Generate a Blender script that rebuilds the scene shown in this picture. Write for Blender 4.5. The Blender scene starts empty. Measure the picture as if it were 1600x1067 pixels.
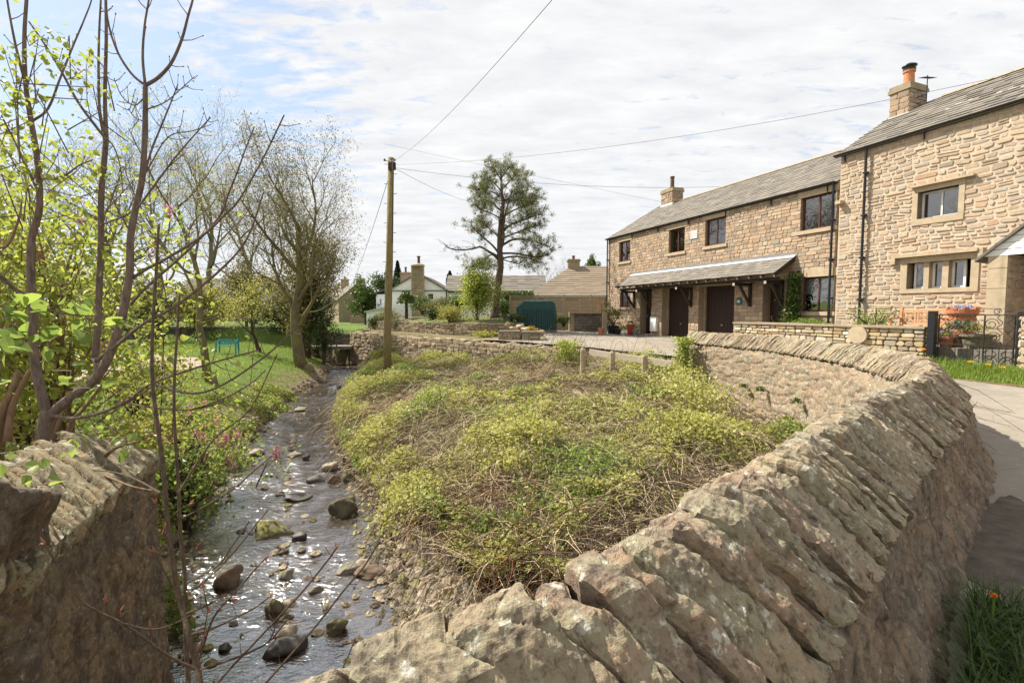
import bpy, math, random
import numpy as np

rng = np.random.default_rng(11)
random.seed(11)
SC = bpy.context.scene
COL = SC.collection
R = math.radians
# ---------------------------------------------------------------- camera model (camera stands at the origin, 1.5 m above the road)
FPX = 755.0
PITCH = math.atan(46.5 / FPX)
_c, _s = math.cos(PITCH), math.sin(PITCH)

def ray(px, py):
    dx, dy = (px - 800) / FPX, (533.5 - py) / FPX
    return np.array([dx, _c + dy * _s, -_s + dy * _c])

def at(px, py, Y):
    r = ray(px, py)
    return r * (Y / r[1])

def gz(px, py, z):
    r = ray(px, py)
    return r * (z / r[2])

# ---------------------------------------------------------------- numpy noise
def _h(ix, iy, iz):
    n = (ix.astype(np.int64) * 374761393 + iy.astype(np.int64) * 668265263 + iz.astype(np.int64) * 1442695041) & 0xFFFFFFFF
    n = ((n ^ (n >> 13)) * 1274126177) & 0xFFFFFFFF
    n = ((n ^ (n >> 16)) * 2246822519) & 0xFFFFFFFF
    n = n ^ (n >> 15)
    return (n & 0xFFFFFF) / float(0xFFFFFF)

def vnoise(x, y, z=0.0):
    x, y, z = np.broadcast_arrays(np.asarray(x, float), np.asarray(y, float), np.asarray(z, float))
    xi, yi, zi = np.floor(x), np.floor(y), np.floor(z)
    fx, fy, fz = x - xi, y - yi, z - zi
    fx, fy, fz = fx * fx * (3 - 2 * fx), fy * fy * (3 - 2 * fy), fz * fz * (3 - 2 * fz)
    o = 0
    for dx in (0, 1):
        for dy in (0, 1):
            for dz in (0, 1):
                w = (fx if dx else 1 - fx) * (fy if dy else 1 - fy) * (fz if dz else 1 - fz)
                o = o + w * _h(xi + dx, yi + dy, zi + dz)
    return o * 2 - 1

def fbm(x, y, z=0.0, oct=4, gain=.5):
    o, a, f = 0, 1.0, 1.0
    for k in range(oct):
        o = o + a * vnoise(x * f + 17.3 * k, y * f + 5.1 * k, np.asarray(z) * f + 9.7 * k)
        a *= gain
        f *= 2.03
    return o

def voronoi(x, y, seed=0):
    xi, yi = np.floor(x), np.floor(y)
    f1 = np.full(x.shape, 9.0); f2 = np.full(x.shape, 9.0); idr = np.zeros(x.shape)
    for dx in (-1, 0, 1):
        for dy in (-1, 0, 1):
            cx, cy = xi + dx, yi + dy
            jx = _h(cx, cy, np.full(x.shape, 3.0 + seed)); jy = _h(cx, cy, np.full(x.shape, 7.0 + seed))
            d = np.hypot(cx + .1 + .8 * jx - x, cy + .1 + .8 * jy - y)
            m = d < f1
            f2 = np.where(m, f1, np.minimum(f2, d))
            idr = np.where(m, _h(cx, cy, np.full(x.shape, 13.0 + seed)), idr)
            f1 = np.where(m, d, f1)
    return f1, f2, idr

def sstep(a, b, x):
    t = np.clip((x - a) / (b - a), 0, 1)
    return t * t * (3 - 2 * t)

# ---------------------------------------------------------------- mesh building
class MB:
    def __init__(self):
        self.V, self.Fs, self.n, self.A = [], {}, 0, []

    def add(self, v, *faces, rnd=None):
        v = np.asarray(v, float).reshape(-1, 3)
        for f in faces:
            f = np.asarray(f, np.int64)
            if f.size:
                self.Fs.setdefault(f.shape[1], []).append(f + self.n)
        self.V.append(v)
        self.A.append(np.zeros(len(v)) if rnd is None else np.broadcast_to(np.asarray(rnd, float).ravel(), (len(v),)))
        self.n += len(v)
        return self

    def quad(self, a, b, c, d):
        return self.add([a, b, c, d], [[0, 1, 2, 3]])

    def obox(self, o, ux, uy, uz):
        o, ux, uy, uz = (np.asarray(q, float) for q in (o, ux, uy, uz))
        v = [o, o + ux, o + ux + uy, o + uy, o + uz, o + ux + uz, o + ux + uy + uz, o + uy + uz]
        return self.add(v, [[0, 3, 2, 1], [4, 5, 6, 7], [0, 1, 5, 4], [1, 2, 6, 5], [2, 3, 7, 6], [3, 0, 4, 7]])

    def box(self, c, s, rz=0.0):
        c = np.asarray(c, float)
        ca, sa = math.cos(rz), math.sin(rz)
        ux, uy, uz = np.array([ca, sa, 0]) * s[0], np.array([-sa, ca, 0]) * s[1], np.array([0, 0, s[2]])
        return self.obox(c - ux / 2 - uy / 2 - uz / 2, ux, uy, uz)

    def bar(self, a, b, w, h=None, up=(0, 0, 1)):
        """square bar from a to b"""
        a, b = np.asarray(a, float), np.asarray(b, float)
        h = h or w
        d = b - a
        d = d / (np.linalg.norm(d) + 1e-9)
        s = np.cross(d, up)
        if np.linalg.norm(s) < 1e-3:
            s = np.cross(d, (1, 0, 0))
        s = s / np.linalg.norm(s)
        t = np.cross(s, d)
        return self.obox(a - s * w / 2 - t * h / 2, s * w, t * h, b - a)

    def tube(self, pts, rad, n=6, cap=True):
        p = np.asarray(pts, float)
        m = len(p)
        r = np.broadcast_to(np.asarray(rad, float), (m,)) if np.ndim(rad) else np.full(m, float(rad))
        d = np.gradient(p, axis=0)
        d /= np.linalg.norm(d, axis=1)[:, None] + 1e-12
        ref = np.array([0, 0, 1.0]) if abs(d[:, 2]).mean() < .8 else np.array([0, 1.0, 0.02])
        s = np.cross(d, ref)
        s /= np.linalg.norm(s, axis=1)[:, None] + 1e-12
        t = np.cross(s, d)
        a = np.arange(n) * 2 * np.pi / n
        v = p[:, None, :] + r[:, None, None] * (np.cos(a)[None, :, None] * s[:, None, :] + np.sin(a)[None, :, None] * t[:, None, :])
        i = np.arange(m - 1)[:, None] * n
        j = np.arange(n)[None, :]
        k = (j + 1) % n
        q = np.stack([i + j, i + k, i + n + k, i + n + j], -1).reshape(-1, 4)
        self.add(v.reshape(-1, 3), q)
        if cap and n >= 3:
            self.Fs.setdefault(n, []).append(np.array([np.arange(n)[::-1], (m - 1) * n + np.arange(n)]) + self.n - m * n)
        return self

    def lathe(self, prof, c, n=20):
        """prof: list of (radius, z)"""
        c = np.asarray(c, float)
        a = np.arange(n) * 2 * np.pi / n
        v = np.array([[[c[0] + r * math.cos(q), c[1] + r * math.sin(q), c[2] + z] for q in a] for r, z in prof]).reshape(-1, 3)
        m = len(prof)
        i = np.arange(m - 1)[:, None] * n
        j = np.arange(n)[None, :]
        k = (j + 1) % n
        return self.add(v, np.stack([i + j, i + k, i + n + k, i + n + j], -1).reshape(-1, 4), [np.arange(n)[::-1]], [(m - 1) * n + np.arange(n)])

    def grid(self, P, rnd=None, mask=None, flip=False):
        """P (a,b,3) grid of points; mask (a-1,b-1) keeps faces"""
        a, b = P.shape[:2]
        i = np.arange(a - 1)[:, None] * b
        j = np.arange(b - 1)[None, :]
        q = np.stack([i + j, i + j + 1, i + b + j + 1, i + b + j], -1)
        if flip:
            q = q[..., ::-1]
        q = q.reshape(-1, 4) if mask is None else q[mask]
        return self.add(P.reshape(-1, 3), q, rnd=rnd)

    def prism(self, poly, ext):
        """extrude a closed polygon (k,3) by vector ext"""
        p = np.asarray(poly, float)
        k = len(p)
        v = np.vstack([p, p + np.asarray(ext, float)])
        sides = [[i, (i + 1) % k, k + (i + 1) % k, k + i] for i in range(k)]
        return self.add(v, [list(range(k))[::-1]], [list(range(k, 2 * k))], sides)

    def cat(self, o):
        for v, a in zip(o.V, o.A):
            pass
        if not o.n:
            return self
        off = self.n
        self.V.append(np.vstack(o.V)); self.A.append(np.concatenate(o.A)); self.n += o.n
        for k, fs in o.Fs.items():
            self.Fs.setdefault(k, []).append(np.vstack(fs) + off)
        return self

ROOT = {}

def mesh(name, mb, mat, smooth=False, off=(0, 0, 0), attrs=False):
    v = np.vstack(mb.V) - np.asarray(off)
    me = bpy.data.meshes.new(name)
    fs = [(k, np.vstack(f)) for k, f in mb.Fs.items()]
    nl = sum(f.size for _, f in fs); nf = sum(len(f) for _, f in fs)
    me.vertices.add(len(v)); me.loops.add(nl); me.polygons.add(nf)
    me.vertices.foreach_set('co', v.astype(np.float32).ravel())
    me.loops.foreach_set('vertex_index', np.concatenate([f.ravel() for _, f in fs]).astype(np.int32))
    tot = np.concatenate([np.full(len(f), k) for k, f in fs])
    st = np.concatenate([[0], np.cumsum(tot)[:-1]])
    me.polygons.foreach_set('loop_start', st.astype(np.int32))
    me.polygons.foreach_set('loop_total', tot.astype(np.int32))
    me.polygons.foreach_set('use_smooth', np.full(nf, bool(smooth)))
    me.update(calc_edges=True)
    if attrs:
        a = me.attributes.new('rnd', 'FLOAT', 'POINT')
        a.data.foreach_set('value', np.concatenate(mb.A).astype(np.float32))
    if mat is not None:
        me.materials.append(mat)
    return me

def thing(name, label, cat, loc, group=None):
    o = bpy.data.objects.new(name, None)
    o.empty_display_size = .2
    COL.objects.link(o)
    o.location = [float(q) for q in loc]
    o['label'] = label; o['category'] = cat; o['kind'] = 'thing'
    if group: o['group'] = group
    ROOT[o] = np.asarray(loc, float)
    return o

def part(name, mb, mat, parent, smooth=False, attrs=False, label=None, kind=None):
    off = ROOT[parent]
    o = bpy.data.objects.new(name, mesh(name, mb, mat, smooth, off, attrs))
    COL.objects.link(o)
    o.parent = parent
    ROOT[o] = off
    if label: o['label'] = label
    if kind: o['kind'] = kind
    return o

def single(name, mb, mat, label, cat, loc=(0, 0, 0), group=None, smooth=False, attrs=False, kind=None):
    o = bpy.data.objects.new(name, mesh(name, mb, mat, smooth, loc, attrs))
    COL.objects.link(o)
    o.location = [float(q) for q in loc]
    if label: o['label'] = label
    if cat: o['category'] = cat
    if group: o['group'] = group
    o['kind'] = kind or 'thing'
    ROOT[o] = np.asarray(loc, float)
    return o

def structure(name, mb, mat, smooth=True, attrs=False, label=None):
    return single(name, mb, mat, label, None, smooth=smooth, attrs=attrs, kind='structure')

def stuff(name, mb, mat, label, cat, smooth=False, attrs=False):
    return single(name, mb, mat, label, cat, smooth=smooth, attrs=attrs, kind='stuff')

# ---------------------------------------------------------------- materials
class NT:
    def __init__(self, name):
        self.m = bpy.data.materials.new(name)
        self.m.use_nodes = True
        self.t = self.m.node_tree
        self.t.nodes.clear()
        self.out = self.n('ShaderNodeOutputMaterial')

    def n(self, typ, **kw):
        x = self.t.nodes.new(typ)
        for k, v in kw.items():
            setattr(x, k, v)
        return x

    def l(self, a, b):
        self.t.links.new(a, b)

    def set(self, sock, v):
        if isinstance(v, bpy.types.NodeSocket):
            self.l(v, sock)
        else:
            sock.default_value = tuple(v) + (1,) if isinstance(v, (tuple, list)) and sock.type == 'RGBA' and len(v) == 3 else v

    def coord(self, kind='Object', scale=(1, 1, 1)):
        c = self.n('ShaderNodeTexCoord')
        if scale == (1, 1, 1):
            return c.outputs[kind]
        mp = self.n('ShaderNodeMapping')
        self.l(c.outputs[kind], mp.inputs['Vector'])
        mp.inputs['Scale'].default_value = scale
        return mp.outputs[0]

    def noise(self, scale, detail=4, rough=.6, vec=None, out='Fac', dist=0.0):
        x = self.n('ShaderNodeTexNoise')
        x.inputs['Scale'].default_value = scale; x.inputs['Detail'].default_value = detail
        x.inputs['Roughness'].default_value = rough; x.inputs['Distortion'].default_value = dist
        self.l(vec if vec is not None else self.geo(), x.inputs['Vector'])
        return x.outputs[out]

    def voro(self, scale, vec=None, feature='F1', out='Distance'):
        x = self.n('ShaderNodeTexVoronoi', feature=feature)
        x.inputs['Scale'].default_value = scale
        self.l(vec if vec is not None else self.geo(), x.inputs['Vector'])
        return x.outputs[out]

    def geo(self, out='Position'):
        if not hasattr(self, '_g'):
            self._g = self.n('ShaderNodeNewGeometry')
        return self._g.outputs[out]

    def attr(self, name='rnd'):
        x = self.n('ShaderNodeAttribute', attribute_name=name)
        return x.outputs['Fac']

    def ramp(self, fac, stops, interp='LINEAR'):
        x = self.n('ShaderNodeValToRGB')
        x.color_ramp.interpolation = interp
        e = x.color_ramp.elements
        while len(e) < len(stops):
            e.new(.5)
        for q, (p, c) in zip(e, stops):
            q.position = p
            q.color = (c, c, c, 1) if np.isscalar(c) else tuple(c) + (1,)
        self.l(fac, x.inputs[0])
        return x.outputs[0]

    def mix(self, fac, a, b, mode='MIX'):
        x = self.n('ShaderNodeMix', data_type='RGBA', blend_type=mode)
        self.set(x.inputs[0], fac); self.set(x.inputs[6], a); self.set(x.inputs[7], b)
        return x.outputs[2]

    def math(self, op, a, b=0.0, clamp=False):
        x = self.n('ShaderNodeMath', operation=op, use_clamp=clamp)
        self.set(x.inputs[0], a); self.set(x.inputs[1], b)
        return x.outputs[0]

    def bump(self, h, strength=.5, dist=.02, normal=None):
        x = self.n('ShaderNodeBump')
        x.inputs['Strength'].default_value = strength; x.inputs['Distance'].default_value = dist
        self.l(h, x.inputs['Height'])
        if normal is not None: self.l(normal, x.inputs['Normal'])
        return x.outputs[0]

    def bsdf(self, base, rough=.8, normal=None, spec=.3, metal=0.0, **kw):
        x = self.n('ShaderNodeBsdfPrincipled')
        self.set(x.inputs['Base Color'], base); self.set(x.inputs['Roughness'], rough)
        self.set(x.inputs['Metallic'], metal); self.set(x.inputs['Specular IOR Level'], spec)
        for k, v in kw.items():
            self.set(x.inputs[k.replace('_', ' ')], v)
        if normal is not None: self.l(normal, x.inputs['Normal'])
        self.l(x.outputs[0], self.out.inputs[0])
        return x

M = {}

def plain(name, c, rough=.7, var=.25, scale=6, bump=.15, metal=0.0, spec=.35, bscale=60, bdist=.004):
    t = NT(name)
    f = t.noise(scale, 5, .65)
    dk = tuple(q * (1 - var) for q in c); lt = tuple(min(1, q * (1 + var)) for q in c)
    b = t.noise(bscale, 4, .6)
    t.bsdf(t.ramp(f, [(.3, dk), (.7, lt)]), rough, t.bump(b, bump, bdist), spec, metal)
    M[name] = t.m
    return t.m

def stone_mat(name, pal, rough=.9, nscale=9, bump=.5, bdist=.012, blotch=(.3, .27, .2), blotch_amt=.35, attr=None, lichen=None):
    """masonry: each stone (mesh island, or the 'rnd' attribute) takes a tone of the palette"""
    t = NT(name)
    r = t.attr(attr) if attr else t.geo('Random Per Island')
    k = len(pal)
    base = t.ramp(r, [(i / k, c) for i, c in enumerate(pal)], 'CONSTANT')
    n1 = t.noise(nscale, 6, .7)
    base = t.mix(t.ramp(n1, [(.3, 0.0), (.75, 1.0)]), base, t.mix(1.0, base, (1.35, 1.32, 1.25), 'MULTIPLY'))
    n2 = t.noise(nscale * .33, 4, .6)
    base = t.mix(t.math('MULTIPLY', t.ramp(n2, [(.52, 0.0), (.68, 1.0)]), blotch_amt), base, blotch)
    n3 = t.noise(nscale * 5, 5, .7)
    base = t.mix(t.math('MULTIPLY', t.ramp(n3, [(.35, 1.0), (.55, 0.0)]), .45), base, t.mix(1.0, base, (.5, .48, .46), 'MULTIPLY'))
    if lichen:
        v = t.noise(nscale * 1.3, 6, .75)
        base = t.mix(t.ramp(v, [(.66, 0.0), (.71, 1.0)]), base, lichen)
    h = t.math('ADD', n1, t.math('MULTIPLY', n3, .6))
    t.bsdf(base, rough, t.bump(h, bump, bdist), .2)
    M[name] = t.m
    return t.m

def leaf_mat(name, pal, rough=.5, trans=.45, bright=1.5):
    t = NT(name)
    r = t.geo('Random Per Island')
    k = len(pal)
    col = t.ramp(r, [(i / max(1, k - 1), c) for i, c in enumerate(pal)])
    p = t.n('ShaderNodeBsdfPrincipled')
    t.set(p.inputs['Base Color'], col); p.inputs['Roughness'].default_value = rough
    p.inputs['Specular IOR Level'].default_value = .3
    tr = t.n('ShaderNodeBsdfTranslucent')
    t.l(t.mix(1.0, col, (1.28 * bright, 1.26 * bright, .95 * bright), 'MULTIPLY'), tr.inputs['Color'])
    mx = t.n('ShaderNodeMixShader')
    mx.inputs[0].default_value = trans
    t.l(p.outputs[0], mx.inputs[1]); t.l(tr.outputs[0], mx.inputs[2]); t.l(mx.outputs[0], t.out.inputs[0])
    M[name] = t.m
    return t.m

def bark_mat(name, c, moss=None, scale=20):
    t = NT(name)
    v = t.coord('Object', (1, 1, .25))
    n = t.noise(scale, 5, .7, v)
    base = t.ramp(n, [(.3, tuple(q * .5 for q in c)), (.7, tuple(q * 1.4 for q in c))])
    if moss:
        base = t.mix(t.math('MULTIPLY', t.ramp(t.noise(3.0, 4, .6), [(.42, 0.0), (.6, 1.0)]), .75), base, moss)
    t.bsdf(base, .9, t.bump(n, .6, .02), .2)
    M[name] = t.m
    return t.m

# houses and walls
stone_mat('coursed_stone', [(.36, .268, .187), (.40, .302, .21), (.31, .232, .167), (.43, .332, .235), (.34, .267, .20), (.39, .282, .195), (.28, .215, .165), (.42, .342, .26), (.30, .258, .205)], blotch=(.25, .20, .165))
stone_mat('rubble_stone', [(.39, .31, .222), (.335, .27, .203), (.43, .345, .248), (.36, .275, .202), (.40, .337, .262), (.305, .258, .205), (.42, .322, .225), (.355, .315, .255), (.39, .275, .19)], blotch=(.28, .235, .20))
stone_mat('garden_stone', [(.42, .33, .19), (.36, .30, .21), (.45, .37, .25), (.33, .28, .21), (.40, .30, .16), (.47, .42, .34)], blotch=(.26, .22, .16), lichen=(.5, .48, .42))
stone_mat('dry_stone', [(.31, .25, .17), (.25, .21, .15), (.36, .29, .20), (.28, .22, .16), (.22, .19, .14)], blotch=(.17, .15, .11), lichen=(.38, .36, .29))
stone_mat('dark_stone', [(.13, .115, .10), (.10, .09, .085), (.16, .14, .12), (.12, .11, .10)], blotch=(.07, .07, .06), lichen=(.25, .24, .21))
plain('mortar_buff', (.50, .41, .31), .95, .18, 8, .4, bscale=40, bdist=.01)
plain('mortar_brown', (.30, .225, .15), .95, .2, 8, .4, bscale=40, bdist=.01)
plain('mortar_dark', (.13, .105, .08), .95, .25, 8, .4, bscale=40, bdist=.01)
plain('dressed_stone', (.43, .345, .235), .9, .16, 5, .3, bscale=30, bdist=.006)
plain('dressed_dark', (.30, .24, .16), .9, .22, 5, .3, bscale=30, bdist=.006)
stone_mat('slate', [(.155, .142, .125), (.18, .162, .14), (.135, .125, .112), (.20, .18, .152), (.165, .15, .132)], .8, 14, .3, .004, (.21, .195, .16), .4)
stone_mat('brown_tile', [(.215, .175, .13), (.195, .16, .12), (.235, .19, .14)], .85, 10, .2, .004, (.2, .17, .12), .3)
plain('lead', (.52, .52, .53), .5, .12, 5, .1)
plain('white_render', (.86, .86, .86), .9, .05, 3, .2)
plain('white_paint', (.82, .81, .78), .5, .04, 4, .05)
plain('brown_frame', (.115, .035, .028), .4, .2, 10, .1)
plain('dark_door', (.030, .016, .013), .45, .25, 10, .1)
plain('garage_paint', (.030, .015, .012), .5, .25, 8, .1)
plain('dark_timber', (.035, .024, .018), .7, .3, 12, .3)
plain('rafter_end', (.42, .37, .31), .8, .15, 12, .1)
plain('gutter_black', (.018, .018, .022), .35, .2, 8, .05)
plain('terracotta', (.42, .16, .075), .75, .18, 9, .2)
plain('red_glaze', (.42, .05, .03), .3, .15, 9, .05)
plain('chimney_pot', (.50, .20, .09), .8, .2, 12, .2)
plain('brown_pot', (.13, .07, .045), .7, .2, 12, .2)
plain('iron', (.035, .033, .032), .5, .3, 30, .2, metal=.3)
plain('galvanised', (.25, .25, .25), .5, .2, 10, .1, metal=.5)
plain('teak', (.50, .29, .15), .65, .15, 12, .2)
plain('fence_timber', (.36, .29, .20), .85, .2, 9, .3)
plain('weathered_wood', (.36, .29, .20), .9, .25, 9, .4)
plain('pale_rail', (.60, .52, .41), .85, .12, 9, .3)
plain('tank_green', (.008, .055, .050), .42, .12, 2, .05)
plain('teal_paint', (.03, .28, .26), .5, .15, 9, .1)
plain('black_plastic', (.016, .017, .02), .4, .2, 6, .05)
plain('grey_pot', (.16, .17, .18), .6, .2, 8, .1)
plain('mossy_pot', (.16, .15, .09), .85, .3, 9, .3)
plain('blue_petal', (.25, .33, .68), .6, .15, 9, .05)
plain('orange_petal', (.75, .22, .01), .6, .2, 9, .05)
plain('yellow_petal', (.80, .55, .02), .6, .1, 9, .05)
plain('pink_petal', (.58, .17, .30), .6, .25, 20, .05)
plain('curtain', (.72, .71, .68), .9, .06, 6, .1)
plain('room_dark', (.012, .012, .012), .9, .2, 4, .05)
plain('wire_black', (.16, .16, .17), .6, .1, 4, .05)
plain('meter_white', (.82, .82, .80), .4, .03, 4, .05)
plain('plaque_green', (.03, .12, .11), .35, .1, 8, .05)
plain('footbridge_stone', (.20, .18, .145), .95, .25, 5, .5, bscale=25, bdist=.02)
bark_mat('pole_wood', (.22, .17, .085), (.20, .17, .06), 14)
bark_mat('bark_brown', (.075, .052, .04))
bark_mat('bark_smooth', (.165, .125, .10), None, 35)
bark_mat('bark_twig', (.105, .075, .052), None, 60)
bark_mat('bark_grey', (.17, .145, .12), (.17, .16, .06))
bark_mat('bark_moss', (.15, .12, .08), (.19, .175, .045))
bark_mat('bark_tan', (.21, .135, .08), None, 15)
bark_mat('bark_pine', (.12, .085, .07), None, 15)
leaf_mat('leaf_lime', [(.16, .20, .045), (.22, .265, .055), (.29, .31, .075), (.19, .23, .05)], .42, .45)
leaf_mat('leaf_fresh', [(.12, .175, .045), (.17, .235, .06), (.23, .29, .075)], .42, .45)
leaf_mat('leaf_yellow', [(.22, .215, .055), (.28, .26, .075), (.17, .185, .05)], .5, .45)
leaf_mat('leaf_bramble', [(.27, .28, .075), (.36, .365, .11), (.44, .43, .16), (.32, .33, .09), (.46, .44, .19)], .5, .38, 1.2)
leaf_mat('leaf_dark', [(.03, .055, .018), (.05, .08, .022), (.075, .10, .03)], .45, .2, 1.2)
leaf_mat('leaf_olive', [(.13, .12, .04), (.18, .165, .055), (.23, .20, .075), (.11, .105, .04)], .55, .3, 1.1)
leaf_mat('leaf_ivy', [(.045, .085, .018), (.08, .13, .025), (.13, .18, .035)], .35, .25, 1.1)
leaf_mat('leaf_pine', [(.11, .13, .045), (.16, .18, .06), (.22, .23, .09)], .55, .2, 1.1)
leaf_mat('leaf_conifer', [(.018, .03, .018), (.028, .042, .022)], .6, .1, 1.0)
leaf_mat('leaf_grey', [(.13, .15, .09), (.17, .19, .12)], .6, .25, 1.0)
leaf_mat('grass_blade', [(.12, .19, .03), (.17, .25, .04), (.24, .31, .055), (.14, .21, .035)], .5, .35, 1.2)
leaf_mat('grass_dark', [(.04, .075, .018), (.06, .10, .022), (.08, .12, .03)], .5, .3, 1.0)
leaf_mat('straw', [(.52, .42, .26), (.60, .49, .31), (.44, .33, .20), (.66, .57, .40), (.33, .23, .14)], .8, .2, .8)
leaf_mat('bracken', [(.22, .085, .035), (.28, .12, .05), (.17, .07, .03)], .8, .2, .8)
leaf_mat('pine_bud', [(.42, .10, .08), (.34, .14, .08), (.30, .16, .09)], .5, .2, .8)
leaf_mat('blossom', [(.42, .14, .22), (.52, .22, .30), (.34, .11, .17)], .6, .35, .9)

def ground_material():
    t = NT('ground_cover')
    a = t.attr('rnd')
    n = t.noise(2.2, 6, .65); n2 = t.noise(14, 5, .7)
    soil = t.ramp(n2, [(.3, (.12, .09, .058)), (.7, (.24, .185, .115))])
    grass = t.ramp(n, [(.3, (.075, .12, .025)), (.7, (.13, .18, .04))])
    t.bsdf(t.mix(a, soil, grass), .95, t.bump(n2, .6, .04), .15)
    M['ground'] = t.m
    t = NT('road_surface')
    n = t.noise(.55, 5, .65); n2 = t.noise(90, 3, .7); n3 = t.noise(5, 6, .7)
    base = t.ramp(n, [(.3, (.235, .205, .165)), (.7, (.31, .275, .225))])
    base = t.mix(t.math('MULTIPLY', t.ramp(n3, [(.45, 1.0), (.62, 0.0)]), .3), base, (.17, .15, .125))
    base = t.mix(t.math('MULTIPLY', t.ramp(n2, [(.55, 0.0), (.75, 1.0)]), .4), base, (.42, .38, .32))
    # tarmac repairs, damp tracks, cracks and loose grit of an old lane
    base = t.mix(t.math('MULTIPLY', t.ramp(t.noise(.35, 3, .5), [(.55, 0.0), (.57, 1.0)]), .35), base, (.15, .14, .13))
    wp = t.n('ShaderNodeMix', data_type='RGBA'); wp.inputs[0].default_value = .25; t.l(t.geo(), wp.inputs[6]); t.l(t.noise(1.3, 4, .6, out='Color'), wp.inputs[7])
    cr = t.voro(.9, wp.outputs[2], 'DISTANCE_TO_EDGE')
    base = t.mix(t.math('MULTIPLY', t.ramp(cr, [(.0, 1.0), (.008, 0.0)]), .28), base, (.07, .062, .055))
    base = t.mix(t.ramp(t.noise(38, 2, .5), [(.70, 0.0), (.73, 1.0)]), base, (.46, .42, .36))
    t.bsdf(base, .92, t.bump(t.math('ADD', n2, n3), .5, .006), .2)
    M['road'] = t.m
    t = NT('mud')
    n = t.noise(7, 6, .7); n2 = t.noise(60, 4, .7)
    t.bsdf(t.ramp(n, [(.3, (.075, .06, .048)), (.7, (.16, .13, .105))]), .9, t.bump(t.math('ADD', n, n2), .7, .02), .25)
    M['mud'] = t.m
    t = NT('gravel_path')
    n2 = t.noise(70, 4, .7)
    t.bsdf(t.ramp(n2, [(.3, (.26, .2, .16)), (.7, (.38, .31, .25))]), .95, t.bump(n2, .5, .01), .2)
    M['path'] = t.m

ground_material()

def parapet_material(name, pal, dirt, streak=False):
    t = NT(name)
    r = t.attr('rnd')
    k = len(pal)
    base = t.ramp(r, [(i / k, c) for i, c in enumerate(pal)], 'CONSTANT')
    big = t.noise(3.0, 5, .65); med = t.noise(14, 7, .72, dist=.4); fine = t.noise(95, 6, .75); mus = t.noise(38, 5, .7)
    base = t.mix(t.ramp(big, [(.35, 0.0), (.65, 1.0)]), base, t.mix(1.0, base, (1.25, 1.12, 1.0), 'MULTIPLY'))
    # iron and peat staining
    base = t.mix(t.math('MULTIPLY', t.ramp(med, [(.38, 1.0), (.5, 0.0)]), dirt), base, (.07, .056, .046))
    base = t.mix(t.math('MULTIPLY', t.ramp(t.noise(7, 6, .7), [(.55, 0.0), (.68, 1.0)]), .55), base, (.30, .185, .10))
    # olive and pale crustose lichen
    lk = .25 if streak else 1.0
    base = t.mix(t.math('MULTIPLY', t.ramp(t.noise(9.5, 7, .72), [(.50, 0.0), (.57, 1.0)]), .7 * lk), base, (.29, .27, .175))
    base = t.mix(t.math('MULTIPLY', t.ramp(t.noise(19, 6, .7), [(.585, 0.0), (.625, 1.0)]), .8 * lk), base, (.50, .48, .41))
    base = t.mix(t.math('MULTIPLY', t.ramp(mus, [(.34, 1.0), (.45, 0.0)]), .65), base, (.075, .062, .052))
    base = t.mix(t.math('MULTIPLY', t.ramp(fine, [(.6, 0.0), (.78, 1.0)]), .5), base, (.50, .46, .40))
    base = t.mix(t.math('MULTIPLY', t.ramp(fine, [(.28, 1.0), (.42, 0.0)]), .6), base, (.07, .055, .045))
    if streak:      # water-run streaks and white flecks
        sv_ = t.coord('Object', (1, 1, .22))
        sk = t.noise(11, 6, .7, sv_, dist=.3)
        base = t.mix(t.math('MULTIPLY', t.ramp(sk, [(.38, 1.0), (.52, 0.0)]), .6), base, t.mix(1.0, base, (.42, .38, .36), 'MULTIPLY'))
        base = t.mix(t.math('MULTIPLY', t.ramp(t.noise(46, 3, .55, t.coord('Object', (1, 1, .45))), [(.69, 0.0), (.72, 1.0)]), .85), base, (.52, .50, .45))
    h = t.math('ADD', t.math('MULTIPLY', med, 1.2), t.math('ADD', t.math('MULTIPLY', mus, .5), t.math('MULTIPLY', fine, .35)))
    t.bsdf(base, .93, t.bump(h, .75, .022), .15)
    M[name] = t.m

parapet_material('parapet_coping', [(.255, .22, .16), (.225, .178, .138), (.24, .213, .16), (.262, .208, .156), (.29, .252, .19), (.21, .17, .132), (.272, .238, .168), (.24, .192, .146)], .62)
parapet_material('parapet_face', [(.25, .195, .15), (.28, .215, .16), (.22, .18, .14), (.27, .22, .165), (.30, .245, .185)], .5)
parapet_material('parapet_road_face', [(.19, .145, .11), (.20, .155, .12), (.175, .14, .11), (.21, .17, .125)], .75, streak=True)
parapet_material('shade_toned_stone', [(.115, .097, .078), (.14, .115, .085), (.10, .085, .074), (.155, .13, .09)], .8, streak=True)  # palette darkened to hold the wall's shade; streaks and flecks are the stone's own
parapet_material('damp_coping', [(.20, .17, .105), (.16, .14, .09), (.24, .205, .13)], .7)

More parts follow.
